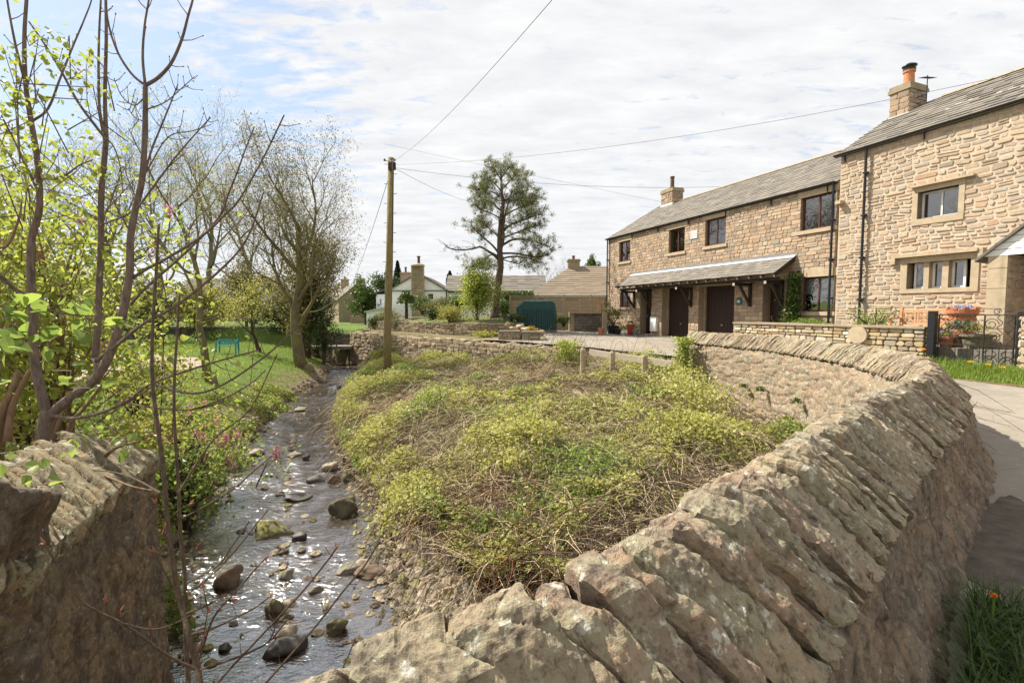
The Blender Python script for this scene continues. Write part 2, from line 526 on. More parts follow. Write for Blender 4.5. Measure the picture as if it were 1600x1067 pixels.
def water_material():
    t = NT('stream_water')
    pos = t.geo()
    mp = t.n('ShaderNodeMapping')
    t.l(pos, mp.inputs['Vector'])
    mp.inputs['Rotation'].default_value = (0, 0, R(-22))
    mp.inputs['Scale'].default_value = (.6, 1.2, 1.0)
    v = mp.outputs[0]
    w1 = t.noise(4.2, 3, .5, v, dist=1.2); w2 = t.noise(13, 3, .55, v, dist=1.0); w3 = t.noise(40, 2, .5, v, dist=.6)
    bed = t.ramp(t.noise(6, 6, .7), [(.28, (.018, .0135, .010)), (.5, (.045, .033, .024)), (.72, (.095, .069, .047))])
    peb = t.voro(9, None, 'F1')
    bed = t.mix(t.math('MULTIPLY', t.ramp(peb, [(.15, 1.0), (.5, 0.0)]), .35), bed, (.085, .062, .045))
    h = t.math('ADD', t.math('MULTIPLY', w1, 1.0), t.math('ADD', t.math('MULTIPLY', w2, .55), t.math('MULTIPLY', w3, .2)))
    riff = t.ramp(t.noise(.55, 4, .6), [(.3, .25), (.65, 1.0)])
    b = t.n('ShaderNodeBump')
    b.inputs['Distance'].default_value = .045
    t.l(t.math('MULTIPLY', riff, .75), b.inputs['Strength']); t.l(h, b.inputs['Height'])
    foam = t.ramp(t.math('MULTIPLY', t.noise(26, 5, .75, v, dist=1.0), riff), [(.64, 0.0), (.72, 1.0)])
    p = t.bsdf(t.mix(t.math('MULTIPLY', foam, .7), bed, (.62, .60, .56)), .3, b.outputs[0], .1)
    gl = t.n('ShaderNodeBsdfGlossy'); gl.inputs['Roughness'].default_value = .10; gl.inputs[0].default_value = (.92, .95, 1, 1)
    t.l(b.outputs[0], gl.inputs['Normal'])
    fr = t.n('ShaderNodeFresnel'); fr.inputs[0].default_value = 1.4; t.l(b.outputs[0], fr.inputs['Normal'])
    mx = t.n('ShaderNodeMixShader'); t.l(t.math('ADD', t.math('MULTIPLY', fr.outputs[0], .36), .008, True), mx.inputs[0])
    t.l(p.outputs[0], mx.inputs[1]); t.l(gl.outputs[0], mx.inputs[2]); t.l(mx.outputs[0], t.out.inputs[0])
    M['water'] = t.m

water_material()

def glass_material():
    t = NT('window_glass')
    tr = t.n('ShaderNodeBsdfTransparent'); tr.inputs[0].default_value = (.75, .78, .76, 1)
    gl = t.n('ShaderNodeBsdfGlossy'); gl.inputs['Roughness'].default_value = .02
    t.l(t.bump(t.noise(3.0, 2, .5), .06, .02), gl.inputs['Normal'])
    fr = t.n('ShaderNodeFresnel'); fr.inputs[0].default_value = 1.5
    mx = t.n('ShaderNodeMixShader')
    t.l(t.math('ADD', t.math('MULTIPLY', fr.outputs[0], 1.0), .26), mx.inputs[0])
    t.l(tr.outputs[0], mx.inputs[1]); t.l(gl.outputs[0], mx.inputs[2]); t.l(mx.outputs[0], t.out.inputs[0])
    M['glass'] = t.m

glass_material()
# ---------------------------------------------------------------- plan of the place
def catmull(P, step):
    P = np.asarray(P, float)
    P = np.vstack([2 * P[0] - P[1], P, 2 * P[-1] - P[-2]])
    out = []
    for i in range(1, len(P) - 2):
        n = max(2, int(np.linalg.norm(P[i + 1] - P[i]) / step))
        t = np.linspace(0, 1, n, endpoint=False)[:, None]
        a, b, c, d = P[i - 1], P[i], P[i + 1], P[i + 2]
        out.append(.5 * (2 * b + (c - a) * t + (2 * a - 5 * b + 4 * c - d) * t ** 2 + (3 * b - 3 * c + d - a) * t ** 3))
    out.append(P[-2][None])
    return np.vstack(out)

RIDGE_H = -.55
RIDGE = catmull([(-3.6, -2.6), (-1.9, -.75), (-.86, .18), (-.25, .72), (.06, .95), (.39, 1.22), (.89, 1.72), (1.40, 2.22), (1.89, 2.71), (2.5, 3.27), (3.05, 3.75),
                 (3.7, 4.35), (4.32, 5.0), (4.92, 5.8), (5.4, 6.8), (5.75, 8.0), (5.95, 9.4), (5.85, 11.3), (5.1, 13.8)], .05)
WALL_LINE = np.vstack([RIDGE[::6], [(4.6, 14.9), (2.4, 18.0), (-1.2, 22.0), (-5.8, 27.2), (-10.6, 32.6), (-13.6, 34.0), (-22, 36.5), (-60, 45), (-300, 90)]])
WALL_LINE = np.vstack([[(-300, -40), (-12, -7)], WALL_LINE])
# ground height against the low side of that line, by vertex of a coarse copy
_FOOT = [(-300, -40, -2.0), (-3.6, -2.6, -3.3), (.36, 1.24, -3.25), (2.5, 3.27, -3.1), (4.92, 5.8, -3.05), (5.95, 9.4, -3.0), (5.1, 13.8, -2.35), (4.6, 14.9, -2.05),
         (2.4, 18, -1.95), (-1.2, 22, -2.35), (-5.8, 27.2, -2.9), (-10.6, 32.6, -3.3), (-22, 36.5, -2.1), (-300, 90, -1.6)]
_FOOT = np.array(_FOOT)

def line_dist(x, y, L):
    """signed distance (positive to the right of travel) and distance along"""
    best = np.full(x.shape, 1e9); sd = np.zeros(x.shape)
    for (ax, ay), (bx, by) in zip(L[:-1], L[1:]):
        dx, dy = bx - ax, by - ay
        q = dx * dx + dy * dy
        t = np.clip(((x - ax) * dx + (y - ay) * dy) / q, 0, 1)
        ex, ey = x - ax - t * dx, y - ay - t * dy
        d = ex * ex + ey * ey
        m = d < best
        cr = dx * (y - ay) - dy * (x - ax)
        best = np.where(m, d, best)
        sd = np.where(m, np.where(cr < 0, 1, -1) * np.sqrt(d), sd)
    return sd

STREAM = np.array([(-30, -11, 1.6), (-3, -3.6, 1.5), (.5, -2.2, 1.5), (4.5, -2.2, 1.45), (6.9, -3.35, 1.65), (8.4, -4.0, 1.65), (10.4, -4.9, 1.35), (13.7, -6.25, 1.1), (17.3, -7.4, 1.1),
                   (23.4, -8.4, 1.05), (30, -10.2, 1.1), (36, -12.6, 1.1), (60, -24, 1.1), (400, -200, 1.1)])
WATER_Z = -3.5

def stream_x(y):
    return np.interp(y, STREAM[:, 0], STREAM[:, 1]), np.interp(y, STREAM[:, 0], STREAM[:, 2])

def road_z(x, y):
    return -1.5 + .011 * np.clip(y, -10, 30) + 0 * x

def ground_z(x, y, raw=False):
    x = np.asarray(x, float); y = np.asarray(y, float)
    sd = line_dist(x, y, WALL_LINE)
    cx, hw = stream_x(y)
    wob = .25 * vnoise(x * .6, y * .8)
    d = np.abs(x - cx) - hw - wob * .5
    right = x > cx
    # height at the foot of the walls, interpolated by nearness
    w = 1.0 / ((x[..., None] - _FOOT[:, 0]) ** 2 + (y[..., None] - _FOOT[:, 1]) ** 2 + 1.0) ** 2
    foot = (w * _FOOT[:, 2]).sum(-1) / w.sum(-1)
    dp = np.maximum(d, 0)
    t = dp / (dp + np.maximum(-sd, 0) + .15)
    zr = -3.42 + (foot + 3.42) * t ** .56 + .30 * np.sin(np.pi * np.clip(t, 0, 1)) * sstep(.3, 2.0, dp) * sstep(5.5, 8.5, y) * (1 - .8 * sstep(11, 14, y)) + .10 * fbm(x * .7, y * .7, 0, 3) * np.minimum(dp, 1)
    zl = -3.42 + 1.28 * (1 - np.exp(-dp / 2.2)) + .06 * fbm(x * .5, y * .5, 3, 3) * np.minimum(dp, 1)
    # higher garden behind the old wall by the bridge
    gl = sstep(-.1, .5, (-2.75 - .3 * (y - 3.0)) - x) * sstep(6.8, 4.2, y)
    zl = zl * (1 - gl) + -1.85 * gl
    z = np.where(right, zr, zl)
    bed = -3.62 - .12 * np.clip(-d, 0, 1)
    z = np.where(d < 0, np.minimum(bed, -3.5 + d * .6), z)
    up = road_z(x, y) - .06
    k = sstep(-.12, .12, sd)
    z = z * (1 - k) + up * k
    # rising ground far away
    far = np.clip((np.hypot(x, y) - 70) / 200, 0, 1)
    return z + 6 * far ** 1.5, sd, d

def axis(lo, hi, fine_lo, fine_hi, step, grow=1.12):
    a = list(np.arange(fine_lo, fine_hi + 1e-6, step))
    s = step
    while a[-1] < hi:
        s *= grow; a.append(a[-1] + s)
    s = step
    while a[0] > lo:
        s *= grow; a.insert(0, a[0] - s)
    return np.array(a)

gx = axis(-300, 300, -18, 14, .22); gy = axis(-30, 420, -3, 36, .22)
X, Y = np.meshgrid(gx, gy, indexing='ij')
Z, SD, SDs = ground_z(X, Y)
cover = np.where(SD > 0, np.where((np.hypot(X, Y) > 34), 1.0, .25), 0.0)
cxs, _ = stream_x(Y)
cover = np.where((SD <= 0) & (X < cxs), sstep(.7, 1.8, SDs + .8 * vnoise(X * .9, Y * .9)) * sstep(7, 12, Y), cover)
cover = np.where((SD <= 0) & (X > cxs), .3 * sstep(.8, 2.0, SDs), cover)
structure('ground', MB().grid(np.stack([X, Y, Z], -1), rnd=cover), M['ground'], attrs=True)

# water sheet: fine near, follows the channel
ys = axis(-20, 60, -3, 34, .06); us = np.linspace(-1.35, 1.35, 60)
cx, hw = stream_x(ys)
WX = cx[:, None] + us[None, :] * (hw[:, None] + .25); WY = np.repeat(ys[:, None], len(us), 1)
amp = .014 + .016 * sstep(-.2, .6, fbm(WX * .5, WY * .4, 5, 3))
WZ = WATER_Z + amp * fbm(WX * 3.2, WY * 1.9, 1.0, 4) + amp * .6 * vnoise(WX * 9, WY * 6, 4)
structure('stream_water', MB().grid(np.stack([WX, WY, WZ], -1), flip=True), M['water'])

# road and drive
rx = np.arange(-3, 26, .125); ry = np.arange(-6, 36, .125)
RX, RY = np.meshgrid(rx, ry, indexing='ij')
sdr = line_dist(RX, RY, WALL_LINE)
mid = (sdr[:-1, :-1] + sdr[1:, 1:]) / 2
drv = (RX > 30)
RXm, RYm = (RX[:-1, :-1] + RX[1:, 1:]) / 2, (RY[:-1, :-1] + RY[1:, 1:]) / 2
keep = (mid > .12) & (RYm < 29.6 + .0 * RXm) & ~((RXm < 1.6) & (RYm > 22.5))
structure('road', MB().grid(np.stack([RX, RY, road_z(RX, RY) + .012 * fbm(RX * .5, RY * .5, 0, 3)], -1), mask=keep, flip=True), M['road'])

# worn muddy strip where the bridge wall meets the road
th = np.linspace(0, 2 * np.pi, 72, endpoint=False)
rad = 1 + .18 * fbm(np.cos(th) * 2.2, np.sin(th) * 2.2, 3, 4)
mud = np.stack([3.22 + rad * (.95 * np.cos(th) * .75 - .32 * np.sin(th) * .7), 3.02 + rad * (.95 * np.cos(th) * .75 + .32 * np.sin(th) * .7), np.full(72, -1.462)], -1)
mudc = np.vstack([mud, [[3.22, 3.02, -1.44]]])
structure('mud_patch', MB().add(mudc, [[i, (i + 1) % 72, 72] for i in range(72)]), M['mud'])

# curved path through the lawn on the far bank
pc = catmull([(-27, 21), (-20, 22.5), (-16.2, 22.2), (-14.4, 20.2), (-14.6, 17), (-16.5, 13), (-20, 9)], .4)
tg = np.gradient(pc, axis=0); tg /= np.linalg.norm(tg, axis=1)[:, None]
nr = np.stack([tg[:, 1], -tg[:, 0]], -1)
wv = np.linspace(-1.25, 1.25, 7)
PX = pc[:, None, 0] + nr[:, None, 0] * wv; PY = pc[:, None, 1] + nr[:, None, 1] * wv
PZ = ground_z(PX, PY)[0] + .035
structure('garden_path', MB().grid(np.stack([PX, PY, PZ], -1)), M['path'])

# ---------------------------------------------------------------- the parapet
def path_frames(P, ds_fn):
    seg = np.linalg.norm(np.diff(P, axis=0), axis=1); S = np.concatenate([[0], np.cumsum(seg)])
    s, out = 0.0, []
    while s < S[-1]:
        out.append(s)
        x, y = np.interp(s, S, P[:, 0]), np.interp(s, S, P[:, 1])
        s += ds_fn(x, y)
    s = np.array(out)
    x, y = np.interp(s, S, P[:, 0]), np.interp(s, S, P[:, 1])
    e = .12
    tx = np.interp(s + e, S, P[:, 0]) - np.interp(s - e, S, P[:, 0]); ty = np.interp(s + e, S, P[:, 1]) - np.interp(s - e, S, P[:, 1])
    n = np.hypot(tx, ty)
    return s, np.stack([x, y], -1), np.stack([ty / n, -tx / n], -1)

def profile(pts, step):
    """densify a profile polyline of (offset, z); returns points, normals, arc"""
    pts = np.asarray(pts, float)
    out = [pts[:1]]
    for a, b, st in zip(pts[:-1], pts[1:], step):
        n = max(1, int(math.ceil(np.linalg.norm(b - a) / st)))
        out.append(a + (b - a) * (np.arange(1, n + 1) / n)[:, None])
    p = np.vstack(out)
    d = np.gradient(p, axis=0); d /= np.linalg.norm(d, axis=1)[:, None]
    return p, np.stack([-d[:, 1], d[:, 0]], -1), np.concatenate([[0], np.cumsum(np.linalg.norm(np.diff(p, axis=0), axis=1))])

def rough(p, amp, f0, octs=4):
    return amp * fbm(p[..., 0] * f0, p[..., 1] * f0, p[..., 2] * f0, octs, .52)

def cells_1d(a, wmin, wmax, seed):
    """irregular cells along a; returns id, position in cell 0..1, cell width"""
    r = np.random.default_rng(seed)
    lo, hi = a.min() - 1, a.max() + 1
    e = [lo]
    while e[-1] < hi:
        e.append(e[-1] + r.uniform(wmin, wmax) * (r.choice([.65, 1.0, 1.45], p=[.3, .5, .2])))
    e = np.array(e)
    i = np.clip(np.searchsorted(e, a) - 1, 0, len(e) - 2)
    w = e[i + 1] - e[i]
    return i, (a - e[i]) / w, w, r.random((len(e), 8))

par = thing('stone_wall', 'curving lichen-covered stone parapet with slanted coping stones beside the road', 'wall', (2.5, 3.3, -1.5))
ds_near = lambda x, y: max(.0062, .0046 * math.hypot(x, y)) if y > .1 else .08
s, XY, NR = path_frames(RIDGE, ds_near)
smax = s[-1]
# dark mortar bed under the slabs
core = np.array([(.24, -.955), (.27, -.90), (.03, -.66), (-.06, -.68), (-.16, -.90)])
part('mortar_bed', MB().grid(np.concatenate([XY[::3, None, :] + NR[::3, None, :] * core[None, :, :1], np.broadcast_to(core[None, :, 1:], (len(XY[::3]), len(core), 1))], -1)), M['mortar_dark'], par)
SEG = np.concatenate([[0], np.cumsum(np.linalg.norm(np.diff(RIDGE, axis=0), axis=1))])
def on_path(s_):
    e = .12
    x, y = np.interp(s_, SEG, RIDGE[:, 0]), np.interp(s_, SEG, RIDGE[:, 1])
    tx = np.interp(s_ + e, SEG, RIDGE[:, 0]) - np.interp(s_ - e, SEG, RIDGE[:, 0]); ty = np.interp(s_ + e, SEG, RIDGE[:, 1]) - np.interp(s_ - e, SEG, RIDGE[:, 1])
    n = np.hypot(tx, ty) + 1e-9
    return x, y, ty / n, -tx / n
PROF = [(.285, -.955), (.335, -.93), (.350, -.89), (.10, -.575), (.03, -.548), (-.03, -.556), (-.085, -.60), (-.235, -.845), (-.23, -.885), (-.17, -.90)]
SLANT = .55
r_c = np.random.default_rng(5)
cop = MB()
a_ = .4
while a_ < SEG[-1] - .15:
    nearby = a_ < 6.2
    wd = r_c.uniform(.070, .145) * r_c.choice([.6, 1.0, 1.5], p=[.28, .52, .2]) * (1.32 if nearby else 1.0)
    x0_, y0_, _, _ = on_path(np.array([a_]))
    rr0 = max(.9, math.hypot(x0_[0], y0_[0]) if y0_[0] > -.2 else 4)
    st_ = max(.0058, .0042 * rr0)
    q = r_c.random(12)
    gap_w = .003 + .009 * q[0]
    na = max(4, int(wd / st_)) + 1
    pf = np.array(PROF)
    # this slab's own height, reach and tilt
    pf[2:9, 1] += (q[1] - .5) * .022; pf[:3, 0] += (q[2] - .55) * .026; pf[3:7, 0] += (q[3] - .5) * .028; pf[0:3, 1] += (q[4] - .5) * .03
    pf[3, 0] += (q[5] - .5) * .05; pf[3, 1] += (q[6] - .6) * .035
    pp, pn, pa = profile(pf, [st_ * 1.3] * 2 + [st_] * 4 + [st_ * 1.5] * 3)
    pn = -pn
    ir = np.argmax(pp[:, 1]); dr = np.abs(pa - pa[ir])
    # columns across the slab, doubled near its arrises
    t_ = np.unique(np.concatenate([[0, .02, .06, .94, .98, 1.0], np.linspace(0, 1, na)]))
    aa = a_ + gap_w / 2 + (wd - gap_w) * t_
    ed = np.minimum(t_, 1 - t_) * wd
    S_ = aa[:, None] + SLANT * dr[None, :] + .02 * fbm(pa[None, :] * 5, 0 * aa[:, None] + a_ * 7, 1, 3)
    x_, y_, nx_, ny_ = on_path(S_)
    off = np.broadcast_to(pp[None, :, 0], S_.shape); zz = np.broadcast_to(pp[None, :, 1], S_.shape)
    B_0 = np.stack([x_ + nx_ * off, y_ + ny_ * off, zz], -1)
    o = a_ * 13.7
    h = (t_[:, None] - .5) * (q[7] - .5) * .045 - .010 * (1 - sstep(0, .016, ed))[:, None] * (.4 + q[8])
    f1, f2, idc = voronoi((aa[:, None] + .3 * dr[None, :]) * 7 + o, dr[None, :] * 3.2 + 0 * aa[:, None] + o)
    h = h + (idc - .5) * .013 - .007 * (1 - sstep(.0, .12, f2 - f1))
    h = h + .014 * fbm(B_0[..., 0] * 5 + o, B_0[..., 1] * 7, B_0[..., 2] * 7, 3) - .011 * np.abs(fbm(B_0[..., 0] * 15 + o, B_0[..., 1] * 15, B_0[..., 2] * 15, 4)) + .004 * fbm(B_0[..., 0] * 60, B_0[..., 1] * 60, B_0[..., 2] * 60, 2)
    # chipped ends of the arris
    chip = sstep(.25, .7, fbm(pa[None, :] * 9 + o, np.round(t_)[:, None] * 31 + o, 2, 3)) * (1 - sstep(0, .035, ed))[:, None]
    h = h - .022 * chip
    T_ = B_0 + np.stack([nx_ * pn[None, :, 0], ny_ * pn[None, :, 0], np.broadcast_to(pn[None, :, 1], S_.shape)], -1) * h[..., None]
    # cheeks: the two flat faces running down into the joint
    cen = np.array([.05, -.90])
    def cheek(k):
        rows = []
        x1, y1, nx1, ny1 = x_[k], y_[k], nx_[k], ny_[k]
        for f in (.10, .25, .5):
            oo = pp[:, 0] + (cen[0] - pp[:, 0]) * f; z1 = pp[:, 1] + (cen[1] - pp[:, 1]) * f
            rows.append(np.stack([x1 + nx1 * oo, y1 + ny1 * oo, z1], -1) + .006 * fbm(oo * 20 + o, z1 * 20, k, 3)[:, None] * np.stack([-ny1, nx1, 0 * nx1], -1))
        return rows
    G_ = np.stack(cheek(0)[::-1] + list(T_) + cheek(-1))
    cop.grid(G_, rnd=q[9] * .999)
    a_ += wd
part('coping', cop, M['parapet_coping'], par, smooth=False, attrs=True)

def wall_face(prof, steps, s, XY, NR, sc, relief, seed, mat, name, parent, flat=.0, rough_amp=.012):
    p, n, a = profile(prof, steps)
    base = np.concatenate([XY[:, None, :] + NR[:, None, :] * p[None, :, :1], np.broadcast_to(p[None, :, 1:], (len(s), len(p), 1))], -1)
    wx = s[:, None] + .05 * fbm(base[..., 0] * 3, base[..., 1] * 3, base[..., 2] * 3, 3)
    wz = a[None, :] + .04 * fbm(base[..., 0] * 3, base[..., 1] * 3 + 40, base[..., 2] * 3, 3)
    f1, f2, idc = voronoi(wx / sc[0], wz / sc[1], seed)
    h = relief * (sstep(.02, .22, f2 - f1) - 1) + relief * .9 * (idc - .5) + rough(base, rough_amp, 7, 4) + rough(base, rough_amp * .3, 45, 3)
    h = h * np.ones_like(wx)
    nn = np.concatenate([NR[:, None, :] * -n[None, :, :1], np.broadcast_to(-n[None, :, 1:], base.shape[:2] + (1,))], -1)
    part(name, MB().grid(base + nn * h[..., None], rnd=idc * .999), mat, parent, smooth=True, attrs=True)

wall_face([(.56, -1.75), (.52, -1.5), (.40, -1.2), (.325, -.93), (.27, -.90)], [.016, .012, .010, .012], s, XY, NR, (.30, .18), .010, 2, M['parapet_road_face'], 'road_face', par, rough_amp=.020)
wall_face([(-.15, -.89), (-.20, -.905), (-.24, -1.1), (-.36, -3.9)], [.02, .02, .024], s, XY, NR, (.30, .19), .022, 6, M['parapet_face'], 'stream_face', par, rough_amp=.014)
# squared end of the wall
e, nr_ = XY[-1], NR[-1]
tn = np.array([-nr_[1], nr_[0]])
endb = MB()
for zz in np.arange(-3.4, -.75, .19):
    wd = .30 + .02 * math.sin(zz * 31) + (.06 if zz < -1.1 else 0)
    o = np.array([*(e - nr_ * wd + tn * -.12), zz + .008])
    endb.obox(o, np.array([*(nr_ * (2 * wd)), 0]), np.array([*(tn * (.16 + .03 * math.sin(zz * 17))), 0]), (0, 0, .174))
part('wall_end', endb, M['dry_stone'], par)

# ---------------------------------------------------------------- stones set one by one (house walls, garden walls)
RING = np.array([(1, 0), (0, 0)])
def stone_polys(rects, gap, dep, jit, fmap, seed=0, warp=0.0, mb=None):
    r = np.random.default_rng(seed)
    rects = np.asarray(rects, float)
    N = len(rects)
    mb = mb or MB()
    if not N:
        return mb
    u0, u1, v0, v1 = rects.T
    u0, u1, v0, v1 = u0 + gap / 2, u1 - gap / 2, v0 + gap / 2, v1 - gap / 2
    su, sv = u1 - u0, v1 - v0
    c = np.minimum(su, sv) * r.uniform(.12, .34, N)
    U = np.stack([u0 + c, u1 - c, u1, u1, u1 - c, u0 + c, u0, u0], 1)
    V = np.stack([v0, v0, v0 + c, v1 - c, v1, v1, v1 - c, v0 + c], 1)
    j = np.minimum(su, sv)[:, None] * jit
    U = U + r.uniform(-1, 1, U.shape) * j; V = V + r.uniform(-1, 1, V.shape) * j
    mu, mv = U.mean(1, keepdims=True), V.mean(1, keepdims=True)
    d = r.uniform(dep[0], dep[1], N)[:, None]
    tu, tv = r.uniform(-.25, .25, (N, 1)), r.uniform(-.25, .25, (N, 1))
    def ring(k, wf):
        uu = mu + (U - mu) * k; vv = mv + (V - mv) * k
        ww = wf * d * (1 + tu * (uu - mu) / (su[:, None] * .5) + tv * (vv - mv) / (sv[:, None] * .5))
        return np.stack([uu, vv, ww], -1)
    P = np.concatenate([ring(1.0, 0) - [0, 0, .012], ring(.985, .66), ring(.92, .96), ring(.55, 1.02)], 1)      # N,32,3
    if warp:
        P[..., 1] += warp * fbm(P[..., 0] * .8, P[..., 1] * 1.7, seed, 3)
        P[..., 0] += warp * .6 * fbm(P[..., 0] * 1.1 + 50, P[..., 1] * 1.1, seed, 2)
    W = fmap(P.reshape(-1, 3))
    o = np.arange(N)[:, None, None] * 32
    k = np.arange(8); kn = (k + 1) % 8
    q = np.concatenate([np.stack([k + 8 * m, kn + 8 * m, kn + 8 * (m + 1), k + 8 * (m + 1)], -1) for m in range(3)])[None] + o
    cap = (np.arange(24, 32)[None, None] + o).reshape(-1, 8)
    return mb.add(W, q.reshape(-1, 4), cap)

def lay_rows(L, v0, v1, holes, rowh, ln, seed):
    r = np.random.default_rng(seed)
    out = []
    v = v0
    while v < v1 - .02:
        hh = min(r.uniform(*rowh), v1 - v)
        if v1 - (v + hh) < rowh[0] * .5: hh = v1 - v
        free = [(0.0, L, v, v + hh)]
        for (a, b, c, d) in holes:
            nf = []
            for (fa, fb, fc, fd) in free:
                if b <= fa or a >= fb or d <= fc or c >= fd:
                    nf.append((fa, fb, fc, fd)); continue
                if fa < a: nf.append((fa, a, fc, fd))
                if fb > b: nf.append((b, fb, fc, fd))
                m0, m1 = max(fa, a), min(fb, b)
                if c - fc > .045: nf.append((m0, m1, fc, c))
                if fd - d > .045: nf.append((m0, m1, d, fd))
            free = nf
        for (fa, fb, fc, fd) in free:
            u = fa
            while u < fb - .02:
                w = r.uniform(*ln) * (1.5 if r.random() < .12 else 1)
                if fb - (u + w) < ln[0] * .6: w = fb - u
                w = min(w, fb - u)
                if r.random() < .13 and fd - fc > .13:      # two thin stones in place of one
                    m = fc + (fd - fc) * r.uniform(.4, .6)
                    out += [(u, u + w, fc, m), (u, u + w, m, fd)]
                else:
                    out.append((u, u + w, fc, fd))
                u += w
        v += hh
    return out

def frame_map(O, d, n):
    O, d, n = np.asarray(O, float), np.asarray(d, float), np.asarray(n, float)
    z = np.array([0, 0, 1.0])
    return lambda p: O + p[:, :1] * d + p[:, 1:2] * z + p[:, 2:3] * n

def path_map(P, z0, side=1):
    P = np.asarray(P, float)
    seg = np.linalg.norm(np.diff(P, axis=0), axis=1); S = np.concatenate([[0], np.cumsum(seg)])
    def f(p):
        u = p[:, 0]
        x, y = np.interp(u, S, P[:, 0]), np.interp(u, S, P[:, 1])
        e = .15
        tx = np.interp(np.minimum(u + e, S[-1]), S, P[:, 0]) - np.interp(np.maximum(u - e, 0), S, P[:, 0])
        ty = np.interp(np.minimum(u + e, S[-1]), S, P[:, 1]) - np.interp(np.maximum(u - e, 0), S, P[:, 1])
        n = np.hypot(tx, ty) + 1e-9
        return np.stack([x + side * ty / n * p[:, 2], y - side * tx / n * p[:, 2], z0 + p[:, 1]], -1)
    return f, S[-1]

def built_wall(parent, P, z0, ztop, thick, rowh, ln, stone, core, gap=.02, dep=(.02, .06), jit=.06, both=True, seed=1, warp=.02, cap=None, batter=0):
    """free-standing stone wall along a plan polyline: core, stones on both faces, optional coping"""
    f, L = path_map(P, z0)
    H = ztop - z0
    n = max(2, int(L / .4))
    u = np.linspace(0, L, n)
    def sheet(w, v):
        return f(np.stack([u, np.full(n, v), np.full(n, w)], -1))
    b, t = thick / 2 + batter, thick / 2
    core_mb = MB().grid(np.stack([sheet(-b, 0), sheet(-t, H), sheet(t, H), sheet(b, 0), sheet(-b, 0)], 1))
    for k in (0, -1):
        core_mb.quad(sheet(-b, 0)[k], sheet(-t, H)[k], sheet(t, H)[k], sheet(b, 0)[k])
    part('wall_core', core_mb, M[core], parent)
    mb = MB()
    def fm(sign):
        return lambda p: f(np.stack([p[:, 0], p[:, 1], sign * (p[:, 2] + t + batter * (1 - p[:, 1] / H))], -1))
    stone_polys(lay_rows(L, 0, H, [], rowh, ln, seed), gap, dep, jit, fm(1), seed, warp, mb)
    if both:
        stone_polys(lay_rows(L, 0, H, [], rowh, ln, seed + 1), gap, dep, jit, fm(-1), seed + 1, warp, mb)
    # the two ends
    for k, uu in ((0, 0.0), (1, L)):
        a0 = f(np.array([[uu, 0, 0.0]]))[0]; a1 = f(np.array([[uu, 0, 1.0]]))[0]
        nn = (a1 - a0) / np.linalg.norm(a1 - a0)
        tt = np.array([-nn[1], nn[0], 0]) * (1 if k else -1)
        # direction outwards from the wall along its length
        g0 = f(np.array([[max(uu - .2, 0) if k else .2, 0, 0.0]]))[0]
        if np.dot(tt, a0 - g0) < 0: tt = -tt
        stone_polys(lay_rows(thick, 0, H, [], rowh, (thick * .45, thick), seed + 5 + k), gap, dep, jit,
                    frame_map(a0 - nn * t, nn, tt), seed + 5 + k, 0, mb)
    part('wall_stones', mb, M[stone], parent)
    return f, L

# retaining wall of the stream's far reach
ret_line = np.array([(-10.75, 32.75), (-5.8, 27.2), (-1.2, 22.0), (2.35, 18.05)])
ret_line = catmull(ret_line, .8)
rw = thing('retaining_wall', 'long low drystone retaining wall along the stream behind the utility pole', 'wall', (-4, 25, -3))
built_wall(rw, ret_line, -3.9, -1.58, .46, (.10, .20), (.16, .46), 'dry_stone', 'mortar_brown', .012, (.03, .085), .09, True, 21, .03)
mb = MB()
f, L = path_map(ret_line, -1.58)
u = 0.0
rr_ = random.Random(4)
rects = []
while u < L - .1:
    w_ = rr_.uniform(.16, .42); rects.append((u, min(u + w_, L), 0, rr_.uniform(.13, .27))); u += w_
stone_polys(rects, .01, (.03, .07), .05, lambda p: f(np.stack([p[:, 0], p[:, 1], p[:, 2] + .2], -1)), 31, 0, mb)
stone_polys(rects, .01, (.03, .07), .05, lambda p: f(np.stack([p[:, 0], p[:, 1], -p[:, 2] - .2], -1)), 32, 0, mb)
for (a, b, c, d) in rects:      # tops of the coping
    p = f(np.array([[a + .01, d - .02, .24], [b - .01, d - .02, .24], [b - .01, d - .02, -.24], [a + .01, d - .02, -.24], [(a + b) / 2, d + .03, 0]]))
    mb.add(p, [[0, 1, 4], [1, 2, 4], [2, 3, 4], [3, 0, 4]])
part('coping', mb, M['dry_stone'], rw)

# wall beyond the footbridge and the wall across the lawn
bw = thing('stone_wall', 'dark shaded stone wall crossing the stream just beyond the small footbridge', 'wall', (-12, 33.6, -2))
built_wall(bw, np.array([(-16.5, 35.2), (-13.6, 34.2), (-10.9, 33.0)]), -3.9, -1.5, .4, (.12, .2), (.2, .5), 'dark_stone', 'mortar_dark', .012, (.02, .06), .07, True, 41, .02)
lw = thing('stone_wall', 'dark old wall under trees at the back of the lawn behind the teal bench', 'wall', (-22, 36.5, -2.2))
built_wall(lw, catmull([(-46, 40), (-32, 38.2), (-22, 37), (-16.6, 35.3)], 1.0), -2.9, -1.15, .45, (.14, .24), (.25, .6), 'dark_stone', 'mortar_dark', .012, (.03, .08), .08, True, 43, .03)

# footbridge slab
fb = thing('footbridge', 'flat stone slab footbridge spanning the stream between lawn and retaining wall', 'bridge', (-11.6, 31.8, -3.5))
part('deck', MB().obox((-13.6, 31.4, -2.46), (3.0, .25, 0), (-.12, 1.3, 0), (0, 0, .2)), M['footbridge_stone'], fb)
part('abutment', MB().obox((-13.9, 31.35, -3.9), (.9, .08, 0), (-.12, 1.38, 0), (0, 0, 1.435)), M['dark_stone'], fb)

